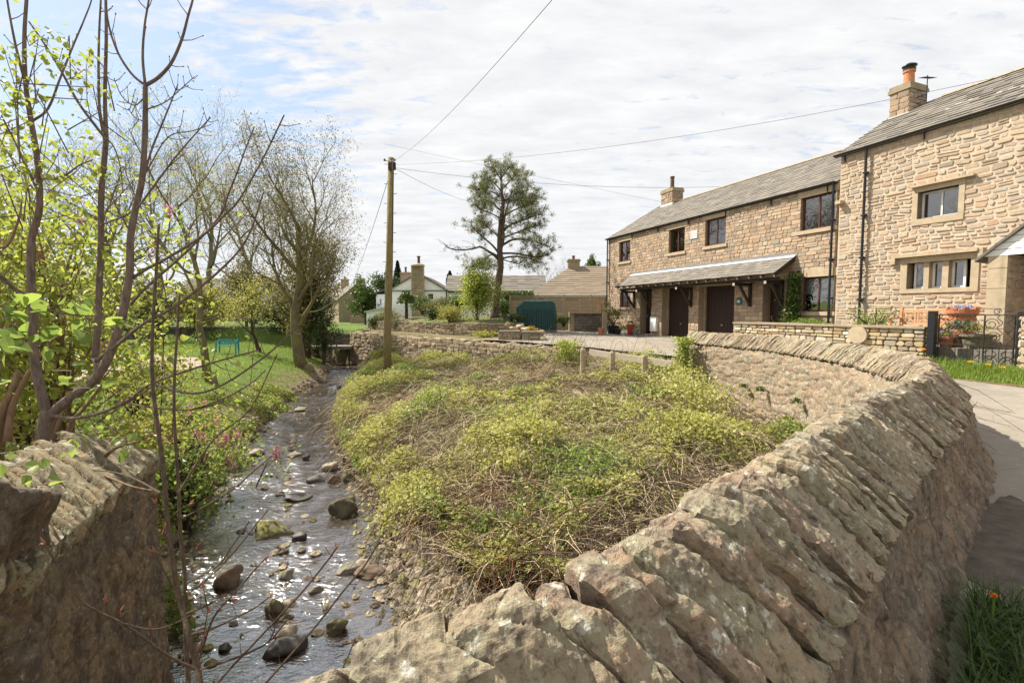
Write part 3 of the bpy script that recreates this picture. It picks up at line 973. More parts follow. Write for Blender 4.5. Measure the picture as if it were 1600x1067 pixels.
# old wall on the other bank, beside the bridge: sloped slab coping
lwall = thing('stone_wall', 'tall shade-darkened old stone wall rising from the water, with slanting slab coping and shrubs behind', 'wall', (-2.9, 3.2, -3.5))
LP = catmull([(-3.9, -2.2), (-2.75, .9), (-2.33, 2.05), (-2.50, 2.6), (-2.78, 3.3), (-3.05, 4.05)], .05)
s2, XY2, NR2 = path_frames(LP, lambda x, y: .011 if y > 1.3 else .06)
cp2, cn2, ca2 = profile([(-.04, -1.34), (.02, -1.31), (.03, -1.24), (-.06, -1.185), (-.48, -.985), (-.60, -.965), (-.62, -1.25)], [.015, .012, .010, .010, .015, .04])
cn2 = -cn2
bs2 = np.concatenate([XY2[:, None, :] + NR2[:, None, :] * cp2[None, :, :1], np.broadcast_to(cp2[None, :, 1:], (len(s2), len(cp2), 1))], -1)
A2 = s2[:, None] - .75 * ca2[None, :] + .02 * fbm(bs2[..., 0] * 4, bs2[..., 1] * 4, bs2[..., 2] * 4, 3)
i2, w2, cw2, r2 = cells_1d(A2, .05, .10, 15)
h2 = (r2[i2, 0] - .5) * .06 + (w2 - .5) * (r2[i2, 1] - .5) * .05 - .03 * (1 - sstep(0, .014, np.minimum(w2, 1 - w2) * cw2)) + rough(bs2, .012, 9, 4)
h2 = h2 * sstep(0, .03, np.minimum(ca2, ca2[-1] - ca2))[None, :]
nn2 = np.concatenate([NR2[:, None, :] * cn2[None, :, :1], np.broadcast_to(cn2[None, :, 1:], bs2.shape[:2] + (1,))], -1)
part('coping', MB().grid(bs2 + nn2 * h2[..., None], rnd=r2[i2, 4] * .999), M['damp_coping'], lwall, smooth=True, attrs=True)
wall_face([(.10, -3.95), (.02, -2.2), (.0, -1.30), (-.05, -1.27)], [.018, .014, .02], s2, XY2, NR2, (.24, .14), .009, 9, M['shade_toned_stone'], 'stream_face', lwall, rough_amp=.016)  # face colour carries the shade on this side of the wall
eb = MB()                                            # end of the wall
t_ = np.array([-NR2[-1][1], NR2[-1][0]])
for k_, zz in enumerate(np.arange(-3.9, -1.3, .17)):
    o = np.array([*(XY2[-1] - NR2[-1] * (.62 - .02 * math.sin(zz * 13)) - t_ * .12), zz + .006])
    eb.obox(o, np.array([*(NR2[-1] * (.60 + .03 * math.sin(zz * 7))), 0]), np.array([*(t_ * (.13 + .03 * math.sin(zz * 11))), 0]), (0, 0, .158))
part('wall_end', eb, M['dark_stone'], lwall)

# the big weathered block that ends the other parapet
def rock(mb, c, size, seed, sub=4, rz=0.0, flat=.55, rough_=.22, rnd=None, squ=.0):
    """irregular stone: displaced sphere"""
    r = np.random.default_rng(seed)
    n, m = 2 ** sub + 4, 2 ** (sub - 1) + 4
    th, ph = np.meshgrid(np.linspace(0, 2 * np.pi, n, endpoint=False), np.linspace(0, np.pi, m), indexing='ij')
    d = np.stack([np.sin(ph) * np.cos(th), np.sin(ph) * np.sin(th), np.cos(ph)], -1)
    # cut by random planes for flat facets
    rad = np.ones(d.shape[:2])
    for k in range(15):
        nv = r.normal(size=3); nv /= np.linalg.norm(nv)
        hgt = r.uniform(.5, .86)
        dd = d @ nv
        rad = np.where(dd > 1e-3, np.minimum(rad, hgt / np.maximum(dd, 1e-3)), rad)
    o = r.uniform(0, 90)
    rad = rad * (1 + rough_ * .5 * fbm(d[..., 0] * 1.6 + o, d[..., 1] * 1.6, d[..., 2] * 1.6, 4))
    p = d * rad[..., None] * np.asarray(size) / 2
    ca, sa = math.cos(rz), math.sin(rz)
    p = np.stack([p[..., 0] * ca - p[..., 1] * sa, p[..., 0] * sa + p[..., 1] * ca, p[..., 2]], -1) + np.asarray(c)
    P = np.concatenate([p, p[:1]], 0)
    return mb.grid(P, rnd=rnd, flip=True)

blk = MB()
rock(blk, (-2.60, 2.06, -1.02), (1.15, .95, 1.05), 77, 6, .5, rough_=.34)
rock(blk, (-3.3, 1.5, -1.0), (1.2, 1.2, 1.0), 78, 5, .2, rough_=.3)
single('stone_block', blk, M['shade_toned_stone'], 'dark weathered rounded block ending the shaded parapet under the shrubs', 'stone block', (-2.6, 2.1, -1.4), smooth=True, attrs=True)  # same stone palette, with the shade put into its colour
# ---------------------------------------------------------------- the stone houses
class Facade:
    def __init__(self, O, d, w=0.0):
        self.d = np.array([d[0], d[1], 0.0]); self.d /= np.linalg.norm(self.d)
        self.n = np.array([self.d[1], -self.d[0], 0.0])          # out of the wall, towards the road
        self.O = np.array([O[0], O[1], 0.0]) + self.n * w
    def uv(self, px, py, w=0.0):
        r = ray(px, py)
        t = np.dot(self.O + self.n * w, self.n) / np.dot(r, self.n)
        p = r * t
        return float(np.dot(p - self.O, self.d)), float(p[2])
    def p(self, u, v, w=0.0):
        return self.O + self.d * u + np.array([0, 0, v]) + self.n * w
    def rect(self, pxl, pyt, pxr, pyb, w=0.0):
        u0, v1 = self.uv(pxl, pyt, w); u1, v0 = self.uv(pxr, pyb, w)
        return (u0, u1, v0, v1)
    def fm(self, w=0.0):
        return frame_map(self.O + self.n * w, self.d, self.n)
    def box(self, mb, u0, u1, v0, v1, w0, w1):
        return mb.obox(self.p(u0, v0, w0), self.d * (u1 - u0), self.n * (w1 - w0), (0, 0, v1 - v0))

A_ = at(951, 373, 29.0)
_lo, _hi = 10.0, 25.0
for _ in range(60):
    _m = (_lo + _hi) / 2
    if at(1311, 282, _m)[2] > A_[2]: _hi = _m
    else: _lo = _m
B_ = at(1311, 282, _m)
F1 = Facade(A_, (B_ - A_)[:2])
L1 = float(np.linalg.norm((B_ - A_)[:2])); E1 = float(A_[2]); G1 = -1.28

def wall_panel(F, L, v0, v1, holes, depth, mb, w=0.0):
    us = sorted({0.0, L, *[h for q in holes for h in q[:2]]}); vs = sorted({v0, v1, *[h for q in holes for h in q[2:]]})
    us = [u for u in us if 0 <= u <= L]; vs = [v for v in vs if v0 <= v <= v1]
    for a, b in zip(us[:-1], us[1:]):
        for c, d in zip(vs[:-1], vs[1:]):
            m, k = (a + b) / 2, (c + d) / 2
            if any(q[0] < m < q[1] and q[2] < k < q[3] for q in holes): continue
            mb.quad(F.p(a, c, w), F.p(b, c, w), F.p(b, d, w), F.p(a, d, w))
    return mb

def reveals(F, h, depth, mb, w=0.0):
    a, b, c, d = h
    mb.quad(F.p(a, c, w), F.p(a, d, w), F.p(a, d, w - depth), F.p(a, c, w - depth))
    mb.quad(F.p(b, d, w), F.p(b, c, w), F.p(b, c, w - depth), F.p(b, d, w - depth))
    mb.quad(F.p(a, d, w), F.p(b, d, w), F.p(b, d, w - depth), F.p(a, d, w - depth))
    mb.quad(F.p(b, c, w), F.p(a, c, w), F.p(a, c, w - depth), F.p(b, c, w - depth))

def slates(F, quad_fn, nu, nv, ulen, course, seed, mb, thick=.016):
    """courses of slates on a roof plane: quad_fn(s,t) -> point, s along the eave (metres), t up the slope (metres)"""
    r = np.random.default_rng(seed)
    q = []
    for k in range(int(nv / course) + 1):
        t0 = k * course; t1 = min(t0 + course * 1.25, nv)
        if t0 >= nv - .02: break
        s = -r.uniform(0, ulen)
        while s < nu:
            w_ = r.uniform(.7, 1.3) * ulen
            a, b = max(s, 0) + .004, min(s + w_, nu) - .004
            if b - a > .03:
                q.append((a, b, t0 + r.uniform(-.012, .012), t1, thick * r.uniform(.9, 1.9)))
            s += w_
    for a, b, t0, t1, th in q:
        p = [quad_fn(a, t0, th), quad_fn(b, t0, th), quad_fn(b, t1, .004), quad_fn(a, t1, .004), quad_fn(a, t0, -.01), quad_fn(b, t0, -.01)]
        mb.add(p, [[0, 1, 2, 3], [4, 5, 1, 0]], [[4, 0, 3]], [[1, 5, 2]])
    return mb

def casement(F, h, parent, frame_mat, n=2, w=-.1, fw=.06, mull=.05, blind=0, sill_inside=False, transom=None):
    a, b, c, d = h
    fr = MB()
    for (x0, x1, y0, y1) in ((a, a + fw, c, d), (b - fw, b, c, d), (a + fw, b - fw, c, c + fw), (a + fw, b - fw, d - fw, d)):
        F.box(fr, x0, x1, y0, y1, w - .05, w)
    for k in range(1, n):
        m = a + (b - a) * k / n
        F.box(fr, m - mull / 2, m + mull / 2, c + fw, d - fw, w - .05, w + .004)
    wn_ = part('window', fr, M[frame_mat], parent)
    gl = MB()
    for k in range(n):
        x0 = a + fw if k == 0 else a + (b - a) * k / n + mull / 2
        x1 = b - fw if k == n - 1 else a + (b - a) * (k + 1) / n - mull / 2
        gl.quad(F.p(x0, c + fw, w - .022), F.p(x1, c + fw, w - .022), F.p(x1, d - fw, w - .022), F.p(x0, d - fw, w - .022))
    part('pane', gl, M['glass'], wn_)
    bk = MB()
    bk.quad(F.p(a, c, w - .38), F.p(b, c, w - .38), F.p(b, d, w - .38), F.p(a, d, w - .38))
    reveals(F, h, .33, bk, w - .05)
    part('dark_room', bk, M['room_dark'], wn_)
    if blind:
        bl = MB()
        for k in range(n):
            x0, x1 = a + (b - a) * k / n + .05, a + (b - a) * (k + 1) / n - .05
            F.box(bl, x0, x1, d - fw - (d - c) * blind, d - .03, w - .10, w - .075)
        part('blind', bl, M['curtain'], wn_)
    return wn_

h1 = thing('stone_house', 'long coursed-stone house with two garage doors under a slate lean-to canopy', 'house', F1.p(L1 / 2, G1, -3.5))
win1 = [F1.rect(968, 378.8, 984.6, 407.3), F1.rect(1045.7, 359.8, 1069.4, 392.3), F1.rect(1102.7, 344.8, 1133.6, 380.4), F1.rect(1252.3, 310.4, 1304.2, 353.0)]
win_low = F1.rect(1253.0, 434, 1301, 487); win_small = F1.rect(969, 456, 985, 480)
def opening(pxl, pxr, pyt):
    return (F1.uv(pxl, pyt)[0], F1.uv(pxr, pyt)[0], G1 + .03, F1.uv((pxl + pxr) / 2, pyt)[1])
gar = [opening(1035, 1077, 449), opening(1092.5, 1148, 446)]
door_l = opening(1001, 1018, 451); door_r = opening(1193, 1226, 437)
holes = win1 + [win_low, win_small] + gar + [door_l, door_r]
#print('L1', L1, 'E1', E1, 'A', A_, 'B', B_)
#for h in holes: print('hole', [round(q, 2) for q in h])
D1 = 3.6; RISE1 = 2.1
wb = MB()
wall_panel(F1, L1, G1 - .4, E1, holes, .2, wb)
for h in win1 + [win_low, win_small]: reveals(F1, h, .16, wb)
for h in gar + [door_l, door_r]: reveals(F1, h, .42, wb)
# back and gable walls
bk = -2 * D1
wb.quad(F1.p(0, G1 - .4, 0), F1.p(0, E1, 0), F1.p(0, E1, bk), F1.p(0, G1 - .4, bk))
wb.quad(F1.p(L1, G1 - .4, 0), F1.p(L1, G1 - .4, bk), F1.p(L1, E1, bk), F1.p(L1, E1, 0))
wb.quad(F1.p(0, G1 - .4, bk), F1.p(0, E1, bk), F1.p(L1, E1, bk), F1.p(L1, G1 - .4, bk))
for u in (0.0, L1):
    wb.add([F1.p(u, E1, 0), F1.p(u, E1 + RISE1, -D1), F1.p(u, E1, bk)], [[0, 1, 2]])
wall1 = part('wall', wb, M['mortar_brown'], h1)
trim = MB(); covers = []
def lintel(F, h, hh, over, w, mb, sill=.13, sover=.1, sw=.07, lint=True):
    a, b, c, d = h
    if lint:
        m_ = MB(); F.box(m_, a - over, b + over, d, d + hh, -.1, w); covers.append((a - over, b + over, d, d + hh)); part('lintel', m_, M['dressed_stone'], h1)
    if sill:
        m_ = MB(); F.box(m_, a - sover, b + sover, c - sill, c, -.1, sw); covers.append((a - sover, b + sover, c - sill, c)); part('window_sill', m_, M['dressed_stone'], h1)
for k, h in enumerate(win1):
    lintel(F1, h, max(.12, E1 - .05 - h[3]), .18 if k < 3 else .12, .035, trim)
lintel(F1, win_low, .27, .16, .035, trim); lintel(F1, win_small, .2, .15, .035, trim)
for h in gar + [door_l, door_r]: lintel(F1, h, .22, .2, .03, trim, sill=0)
st = stone_polys(lay_rows(L1, G1 - .3, E1 - .02, holes + covers, (.10, .18), (.13, .38), 3), .013, (.008, .024), .05, F1.fm(), 3, .012)
part('facing_stones', st, M['coursed_stone'], wall1)
# a pale date stone between the windows
ds = MB(); F1.box(ds, *F1.rect(1080, 361, 1090.5, 372), .0, .045)
part('date_stone', ds, M['lead'], h1)
# roof
sl = math.hypot(D1, RISE1); OV = .14
def roof_fn(F, E, D, rise, u0, sgn=1, ov=OV):
    s_ = math.hypot(D, rise)
    up = np.array([0, 0, rise / s_]) - F.n * sgn * (D / s_); nn = np.array([0, 0, D / s_]) + F.n * sgn * (rise / s_)
    base = F.p(u0, E, 0 if sgn > 0 else -2 * D) - up * ov
    return lambda s, t, h: base + F.d * s + up * t + nn * (h + .03)
ru0, ruL = -.1, L1 + .14
f_front = roof_fn(F1, E1, D1, RISE1, ru0)
rb = MB()
for sg in (1, -1):
    fn = roof_fn(F1, E1, D1, RISE1, ru0, sg)
    LL = math.hypot(D1, RISE1) + OV
    rb.add([fn(0, 0, -.04), fn(ruL, 0, -.04), fn(ruL, LL, -.04), fn(0, LL, -.04), fn(0, 0, -.001), fn(ruL, 0, -.001), fn(ruL, LL, -.001), fn(0, LL, -.001)],
           [[0, 1, 2, 3], [4, 5, 6, 7], [0, 1, 5, 4], [1, 2, 6, 5], [2, 3, 7, 6], [3, 0, 4, 7]])
roof1 = part('roof', rb, M['slate'], h1)
part('slates', slates(F1, f_front, ruL, math.hypot(D1, RISE1) + OV, .32, .25, 5, MB()), M['slate'], roof1)
rg = MB()
for k in range(int(ruL / .45)):
    a = F1.p(ru0 + k * .45, E1 + RISE1 + .05, -D1)
    rg.add([a + F1.n * .16 - [0, 0, .06], a + F1.d * .44 + F1.n * .16 - [0, 0, .06], a + F1.d * .44 + [0, 0, .04], a + [0, 0, .04], a - F1.n * .16 - [0, 0, .06], a + F1.d * .44 - F1.n * .16 - [0, 0, .06]],
           [[0, 1, 2, 3], [3, 2, 5, 4]])
part('ridge_tiles', rg, M['dressed_dark'], roof1)

def gutter(F, u0, u1, E, parent, w=.13, r=.055):
    m = MB()
    a = np.linspace(-math.pi, 0, 7)
    P = np.array([[F.p(u, E - .02 + r * math.sin(q) , w + r * math.cos(q)) for q in a] for u in (u0, u1)])
    m.grid(P)
    P2 = np.array([[F.p(u, E - .02 + .8 * r * math.sin(q), w + .8 * r * math.cos(q)) for q in a] for u in (u0, u1)])
    m.grid(P2, flip=True)
    F.box(m, u0, u1, E - .10, E + .0, .045, .07)                      # dark fascia board
    for k in range(int((u1 - u0) / 2.2) + 1):
        u = u0 + .3 + k * 2.2
        if u < u1: F.box(m, u, u + .03, E - .3, E - .06, .03, .075)
    return part('gutter', m, M['gutter_black'], parent)

def downpipe(F, u, v0, v1, parent, w=.11, off=0.0, r=.038):
    m = MB()
    m.tube([F.p(u, v1 + .04, w + .03), F.p(u, v1 - .12, w), F.p(u, v0, w)], r, 8)
    for v in np.arange(v0 + .4, v1 - .2, 1.3):
        F.box(m, u - .06, u + .06, v, v + .05, .01, w + .045)
    return part('downpipe', m, M['gutter_black'], parent)

gutter(F1, -.14, L1 - .02, E1, h1)
downpipe(F1, L1 - .10, G1, E1 - .05, h1)
downpipe(F1, .05, G1, E1 - .05, h1)
for k, h in enumerate(win1):
    casement(F1, h, h1, 'brown_frame', 2)
casement(F1, win_low, h1, 'brown_frame', 2, blind=.45)
casement(F1, win_small, h1, 'brown_frame', 2, blind=.8)
for h in gar:
    a, b, c, d = h
    m = MB(); F1.box(m, a, b, c, d, -.47, -.40)
    gd = part('garage_door', m, M['garage_paint'], h1)
    m = MB()
    nb = 12
    for k in range(nb):
        u = a + .06 + (b - a - .12) * k / nb
        F1.box(m, u, u + (b - a - .12) / nb - .015, c + .05, d - .05, -.40, -.392)
    part('boards', m, M['garage_paint'], gd)
    m = MB(); F1.box(m, (a + b) / 2 - .05, (a + b) / 2 + .05, c + .62, c + .70, -.392, -.36)
    part('handle', m, M['galvanised'], gd)
    for x_ in (a, b - .07):
        m = MB(); F1.box(m, x_, x_ + .07, c, d, -.40, -.30); part('door_jamb', m, M['dressed_dark'], gd)
for h in (door_l, door_r):
    a, b, c, d = h
    m = MB(); F1.box(m, a, b, c, d, -.47, -.40)
    dd = part('door', m, M['dark_door'], h1)
    m = MB()
    for (x0, x1, y0, y1) in ((.1, .45, .08, .42), (.55, .9, .08, .42), (.1, .45, .5, .92), (.55, .9, .5, .92)):
        m = MB(); F1.box(m, a + (b - a) * x0, a + (b - a) * x1, c + (d - c) * y0, c + (d - c) * y1, -.40, -.385)
        part('panel', m, M['dark_door'], dd)
    m = MB(); F1.box(m, a + .10, a + .14, c + .95, c + 1.1, -.40, -.34)
    part('handle', m, M['galvanised'], dd)
    m = MB(); F1.box(m, a - .1, b + .1, G1 - .1, G1 + .1, -.3, .25)
    part('doorstep', m, M['dressed_dark'], h1)
m = MB(); F1.box(m, *F1.rect(1018.5, 495, 1027, 517.5, .03), .0, .14)
mbx = part('meter_box', m, M['meter_white'], h1)
# round green house plaque
u, v = F1.uv(1156, 471)
m = MB(); ang = np.linspace(0, 2 * np.pi, 24, endpoint=False)
m.prism([F1.p(u + .155 * math.cos(q), v + .155 * math.sin(q), .03) for q in ang], F1.n * .03)
pq = part('house_plaque', m, M['plaque_green'], h1)
m = MB(); m.prism([F1.p(u + .085 * math.cos(q) - .01, v + .06 * math.sin(q), .06) for q in ang], F1.n * .012)
part('emblem', m, M['lead'], pq)

# lean-to canopy on brackets
uL, vT = F1.uv(987.5, 429.5); uR, vT2 = F1.uv(1244, 401)
def solve_w(u, px):
    lo, hi = .2, 3.0
    for _ in range(50):
        m_ = (lo + hi) / 2
        p = F1.p(u, 0, m_)
        q = 800 + FPX * p[0] / (p[1] * _c)
        if q > px: lo = m_
        else: hi = m_
    return m_
wa, wbb = solve_w(uL, 964.5), solve_w(uR, 1202)
CD = (wa + wbb) / 2
uf, vf = F1.uv(964.5, 446.7, CD); uf2, vf2 = F1.uv(1202, 430, CD)
VT, VF = (vT + vT2) / 2, (vf + vf2) / 2
#, uL, uR, vT, vT2, 'w', wa, wbb, 'front', uf, uf2, vf, vf2)
can = MB()
LC = uR - uL
cs = math.hypot(CD, VT - VF)
cup = (np.array([0, 0, VT - VF]) - F1.n * CD) / cs; cnn = (np.array([0, 0, CD]) + F1.n * (VT - VF)) / cs
cbase = F1.p(uL, VF, CD)
cfn = lambda s, t, h: cbase + F1.d * s + cup * t + cnn * (h + .01)
can.add([cfn(0, 0, -.05), cfn(LC, 0, -.05), cfn(LC, cs, -.05), cfn(0, cs, -.05), cfn(0, 0, -.001), cfn(LC, 0, -.001), cfn(LC, cs, -.001), cfn(0, cs, -.001)],
        [[3, 2, 1, 0], [4, 5, 6, 7], [0, 1, 5, 4], [1, 2, 6, 5], [2, 3, 7, 6], [3, 0, 4, 7]])
canp = part('canopy', can, M['dark_timber'], h1)
part('slates', slates(F1, cfn, LC, cs, .30, .21, 8, MB(), .014), M['slate'], canp)
m = MB(); m.add([cfn(-.02, cs - .16, .03), cfn(LC + .02, cs - .16, .03), cfn(LC + .02, cs, .04), cfn(-.02, cs, .04), cfn(-.02, cs, .16), cfn(LC + .02, cs, .16)], [[0, 1, 2, 3], [3, 2, 5, 4]])
part('lead_flashing', m, M['lead'], canp)
nr_f = 19
for k in range(nr_f):
    m = MB(); e = MB()
    u = .06 + (LC - .12) * k / (nr_f - 1)
    m.obox(cfn(u - .03, .05, -.16), F1.d * .06, cup * (cs - .05), cnn * .105)
    e.obox(cfn(u - .03, .02, -.16), F1.d * .06, cup * .03, cnn * .105)
    part('rafter', m, M['dark_timber'], canp); part('rafter_end', e, M['rafter_end'], canp)
m = MB(); F1.box(m, uL + .05, uR - .05, VF - .22, VF - .10, CD - .38, CD - .27)
part('wall_plate', m, M['dark_timber'], canp)
for px in (971.0, 996, 1058, 1148, 1197):
    u = F1.uv(px, 452, CD - .2)[0]
    m = MB()
    F1.box(m, u - .05, u + .05, VF - .33, VF - .22, .02, CD - .15)
    F1.box(m, u - .05, u + .05, VF - 1.15, VF - .22, .02, .12)
    m.bar(F1.p(u, VF - 1.05, .10), F1.p(u, VF - .28, CD - .42), .085, .085)
    part('bracket', m, M['dark_timber'], canp)
    m = MB(); F1.box(m, u - .05, u + .05, VF - .33, VF - .22, CD - .15, CD - .13)
    part('bracket_end', m, M['rafter_end'], canp)

def chimney(F, u0, u1, w0, w1, v0, v1, parent, pots, stone='coursed_stone', seed=1, cowl=False, pot_h=.45, pot_r=.13):
    m = MB(); F.box(m, u0, u1, v0, v1, w1, w0)
    ch = part('chimney', m, M['mortar_brown'], parent)
    s_ = MB()
    for (O, d_, n_, L_) in ((F.p(u0, 0, w0), F.d, F.n, u1 - u0), (F.p(u1, 0, w0), -F.n, F.d, w0 - w1), (F.p(u1, 0, w1), -F.d, -F.n, u1 - u0), (F.p(u0, 0, w1), F.n, -F.d, w0 - w1)):
        stone_polys(lay_rows(L_, v0, v1 - .2, [], (.12, .2), (.18, .4), seed), .016, (.01, .03), .05, frame_map(O, d_, n_), seed, 0, s_)
    part('facing_stones', s_, M[stone], ch)
    m = MB(); F.box(m, u0 - .055, u1 + .055, v1 - .2, v1 - .09, w1 - .055, w0 + .055); F.box(m, u0 - .03, u1 + .03, v1 - .09, v1 + .02, w1 - .03, w0 + .03)
    part('cap', m, M['dressed_dark'], ch)
    for k in range(pots):
        c = F.p(u0 + (u1 - u0) * (k + .5) / pots, v1 + .02, (w0 + w1) / 2)
        m = MB(); m.lathe([(pot_r * 1.1, 0), (pot_r * 1.1, .05), (pot_r, .08), (pot_r * .92, pot_h - .09), (pot_r * 1.12, pot_h - .07), (pot_r * 1.12, pot_h), (pot_r * .8, pot_h), (pot_r * .75, pot_h - .2)], c, 16)
        pt = part('chimney_pot', m, M['chimney_pot' if cowl else 'brown_pot'], ch, smooth=False)
        if cowl:
            m = MB()
            for q in range(4):
                a = q * math.pi / 2 + .4
                m.tube([c + [math.cos(a) * pot_r * .9, math.sin(a) * pot_r * .9, pot_h - .02], c + [math.cos(a) * pot_r * .9, math.sin(a) * pot_r * .9, pot_h + .14]], .012, 5)
            m.lathe([(pot_r * 1.15, pot_h - .01), (pot_r * 1.15, pot_h + .05), (pot_r * .7, pot_h + .05)], c, 14)
            m.lathe([(pot_r * 1.35, pot_h + .13), (pot_r * 1.3, pot_h + .16), (pot_r * .5, pot_h + .23), (.01, pot_h + .25)], c, 14)
            part('cowl', m, M['gutter_black'], pt)
    m = MB(); F.box(m, u0 - .03, u1 + .03, v0 + .0, v0 + .3, w1 - .03, w0 + .03)
    part('flashing', m, M['lead'], ch)
    return ch

# far chimney astride the ridge
wr = -D1 + .38
ua, va = F1.uv(1033.5, 299, wr); ub, _ = F1.uv(1051, 299, wr)
chimney(F1, ua, ub, wr, wr - .76, E1 + RISE1 - .35, va, h1, 1, 'coursed_stone', 61, pot_h=.75, pot_r=.12)

# ---------------------------------------------------------------- the taller rubble house
F2 = Facade(F1.p(L1, 0, 0), F1.d[:2], .13)
u0_, E2 = F2.uv(1306, 244)
F2.O = F2.O + F2.d * (F2.uv(1312.5, 300)[0])
L2 = 11.5
G2 = -1.34
D2, RISE2 = 3.0, 1.8
h2 = thing('stone_house', 'tall buff rubble-stone house with mullioned window and white boarded porch', 'house', F2.p(L2 / 2, G2, -3.9))
wu = F2.rect(1435.2, 301.3, 1497.2, 333.4); wl = F2.rect(1418.5, 412, 1516, 448.2)
#, E2, 'wu', wu, 'wl', wl)
holes2 = [wu, wl]
wb = MB(); wall_panel(F2, L2, G2 - .4, E2, holes2, .2, wb)
for h in holes2: reveals(F2, h, .28, wb)
bk = -2 * D2
wb.quad(F2.p(0, G2 - .4, 0), F2.p(0, E2, 0), F2.p(0, E2, bk), F2.p(0, G2 - .4, bk))
wb.quad(F2.p(L2, G2 - .4, 0), F2.p(L2, G2 - .4, bk), F2.p(L2, E2, bk), F2.p(L2, E2, 0))
wb.quad(F2.p(0, G2 - .4, bk), F2.p(0, E2, bk), F2.p(L2, E2, bk), F2.p(L2, G2 - .4, bk))
for u in (0.0, L2): wb.add([F2.p(u, E2, 0), F2.p(u, E2 + RISE2, -D2), F2.p(u, E2, bk)], [[0, 1, 2]])
wall2 = part('wall', wb, M['mortar_buff'], h2)
covers = []
def surround(F, h, jw, hh, sill, mb, w=.03):
    a, b, c, d = h
    F.box(mb, a - jw, a, c, d, -.28, w); F.box(mb, b, b + jw, c, d, -.28, w)
    F.box(mb, a - jw, b + jw, d, d + hh, -.28, w + .003); F.box(mb, a - jw, b + jw, c - sill, c, -.28, w + .005)
    covers.append((a - jw, b + jw, c - sill, d + hh))
for q_, a_ in ((wu, (.13, .14, .17)), (wl, (.17, .16, .12))):
    tr = MB(); surround(F2, q_, *a_, tr); part('window_surround', tr, M['dressed_stone'], h2)
# stone mullions between the three lights
lights = [(1428.4, 1448.7), (1457, 1477.4), (1487.5, 1509.4)]
wm = -.20
lu = [(F2.uv(a, 430, wm)[0], F2.uv(b, 430, wm)[0]) for a, b in lights]
for (a, b), (c, d) in zip(lu[:-1], lu[1:]):
    tr = MB(); F2.box(tr, b, c, wl[2], wl[3], -.26, -.03); part('mullion', tr, M['dressed_stone'], h2)
# drip moulds
a, b, c, d = wu
tr = MB(); F2.box(tr, a - .16, b + .34, d + .145, d + .20, -.02, .13); part('drip_mould', tr, M['dressed_stone'], h2)
tr = MB()
a, b, c, d = wl
F2.box(tr, a - .28, b + .17, d + .17, d + .25, -.02, .15)
F2.box(tr, a - .42, a - .28, d - .0, d + .1, -.02, .12); F2.box(tr, a - .38, a - .28, d + .1, d + .25, -.02, .12)
F2.box(tr, b + .17, b + .27, d - .0, d + .25, -.02, .12); F2.box(tr, b + .27, b + .46, d - .0, d + .1, -.02, .12)
part('drip_mould', tr, M['dressed_stone'], h2)
tr = MB(); F2.box(tr, -.02, .16, E2 - 1.62, E2 - 1.52, -.05, .2); part('corner_corbel', tr, M['dressed_stone'], h2)
rows = lay_rows(L2, G2 - .3, E2 - .02, holes2 + covers, (.08, .17), (.12, .40), 13)
part('facing_stones', stone_polys(rows, .044, (.006, .026), .13, F2.fm(), 13, .05), M['rubble_stone'], wall2)
casement(F2, wu, h2, 'white_paint', 2, w=-.2, fw=.05, mull=.04)
for (a, b) in lu:
    casement(F2, (a, b, wl[2], wl[3]), h2, 'white_paint', 1, w=wm, fw=.055)
f2r = roof_fn(F2, E2, D2, RISE2, -.14)
rb = MB(); LL2 = math.hypot(D2, RISE2) + OV; ruL2 = L2 + .3
for sg in (1, -1):
    fn = roof_fn(F2, E2, D2, RISE2, -.14, sg)
    rb.add([fn(0, 0, -.06), fn(ruL2, 0, -.06), fn(ruL2, LL2, -.06), fn(0, LL2, -.06), fn(0, 0, -.001), fn(ruL2, 0, -.001), fn(ruL2, LL2, -.001), fn(0, LL2, -.001)],
           [[0, 1, 2, 3], [4, 5, 6, 7], [0, 1, 5, 4], [1, 2, 6, 5], [2, 3, 7, 6], [3, 0, 4, 7]])
roof2 = part('roof', rb, M['slate'], h2)
part('slates', slates(F2, f2r, ruL2, LL2, .38, .27, 15, MB(), .022), M['slate'], roof2)
sp = MB(); rsp = random.Random(3)
for k in range(34):      # pale lichen-bleached slates
    u = 2.2 + rsp.random() * 6.5; t = .9 + rsp.random() * .9 + (u - 2) * .16
    a = f2r(u, t, .026); sp.quad(a, f2r(u + rsp.uniform(.05, .22), t, .026), f2r(u + rsp.uniform(.05, .22), t + .035, .026), f2r(u, t + .03, .026))
part('bleached_slates', sp, M['white_render'], roof2)
rg = MB()
for k in range(int((ruL2 - 1.2) / .45)):
    a = F2.p(1.1 + k * .45, E2 + RISE2 + .05, -D2)
    rg.add([a + F2.n * .17 - [0, 0, .06], a + F2.d * .44 + F2.n * .17 - [0, 0, .06], a + F2.d * .44 + [0, 0, .05], a + [0, 0, .05], a - F2.n * .17 - [0, 0, .06], a + F2.d * .44 - F2.n * .17 - [0, 0, .06]],
           [[0, 1, 2, 3], [3, 2, 5, 4]])
part('ridge_tiles', rg, M['dressed_dark'], roof2)
gutter(F2, -.16, L2, E2, h2)
downpipe(F2, F2.uv(1350, 400)[0], G2, E2 - .05, h2)
wr = -2.4
ua, va = F2.uv(1391.5, 146, wr); ub, _ = F2.uv(1421, 146, wr)
#, ua, ub, va, E2 + RISE2)
chimney(F2, ua, ub, wr, wr - .9, E2 + 1.2, va + .13, h2, 1, 'coursed_stone', 71, cowl=True, pot_h=.55, pot_r=.16)
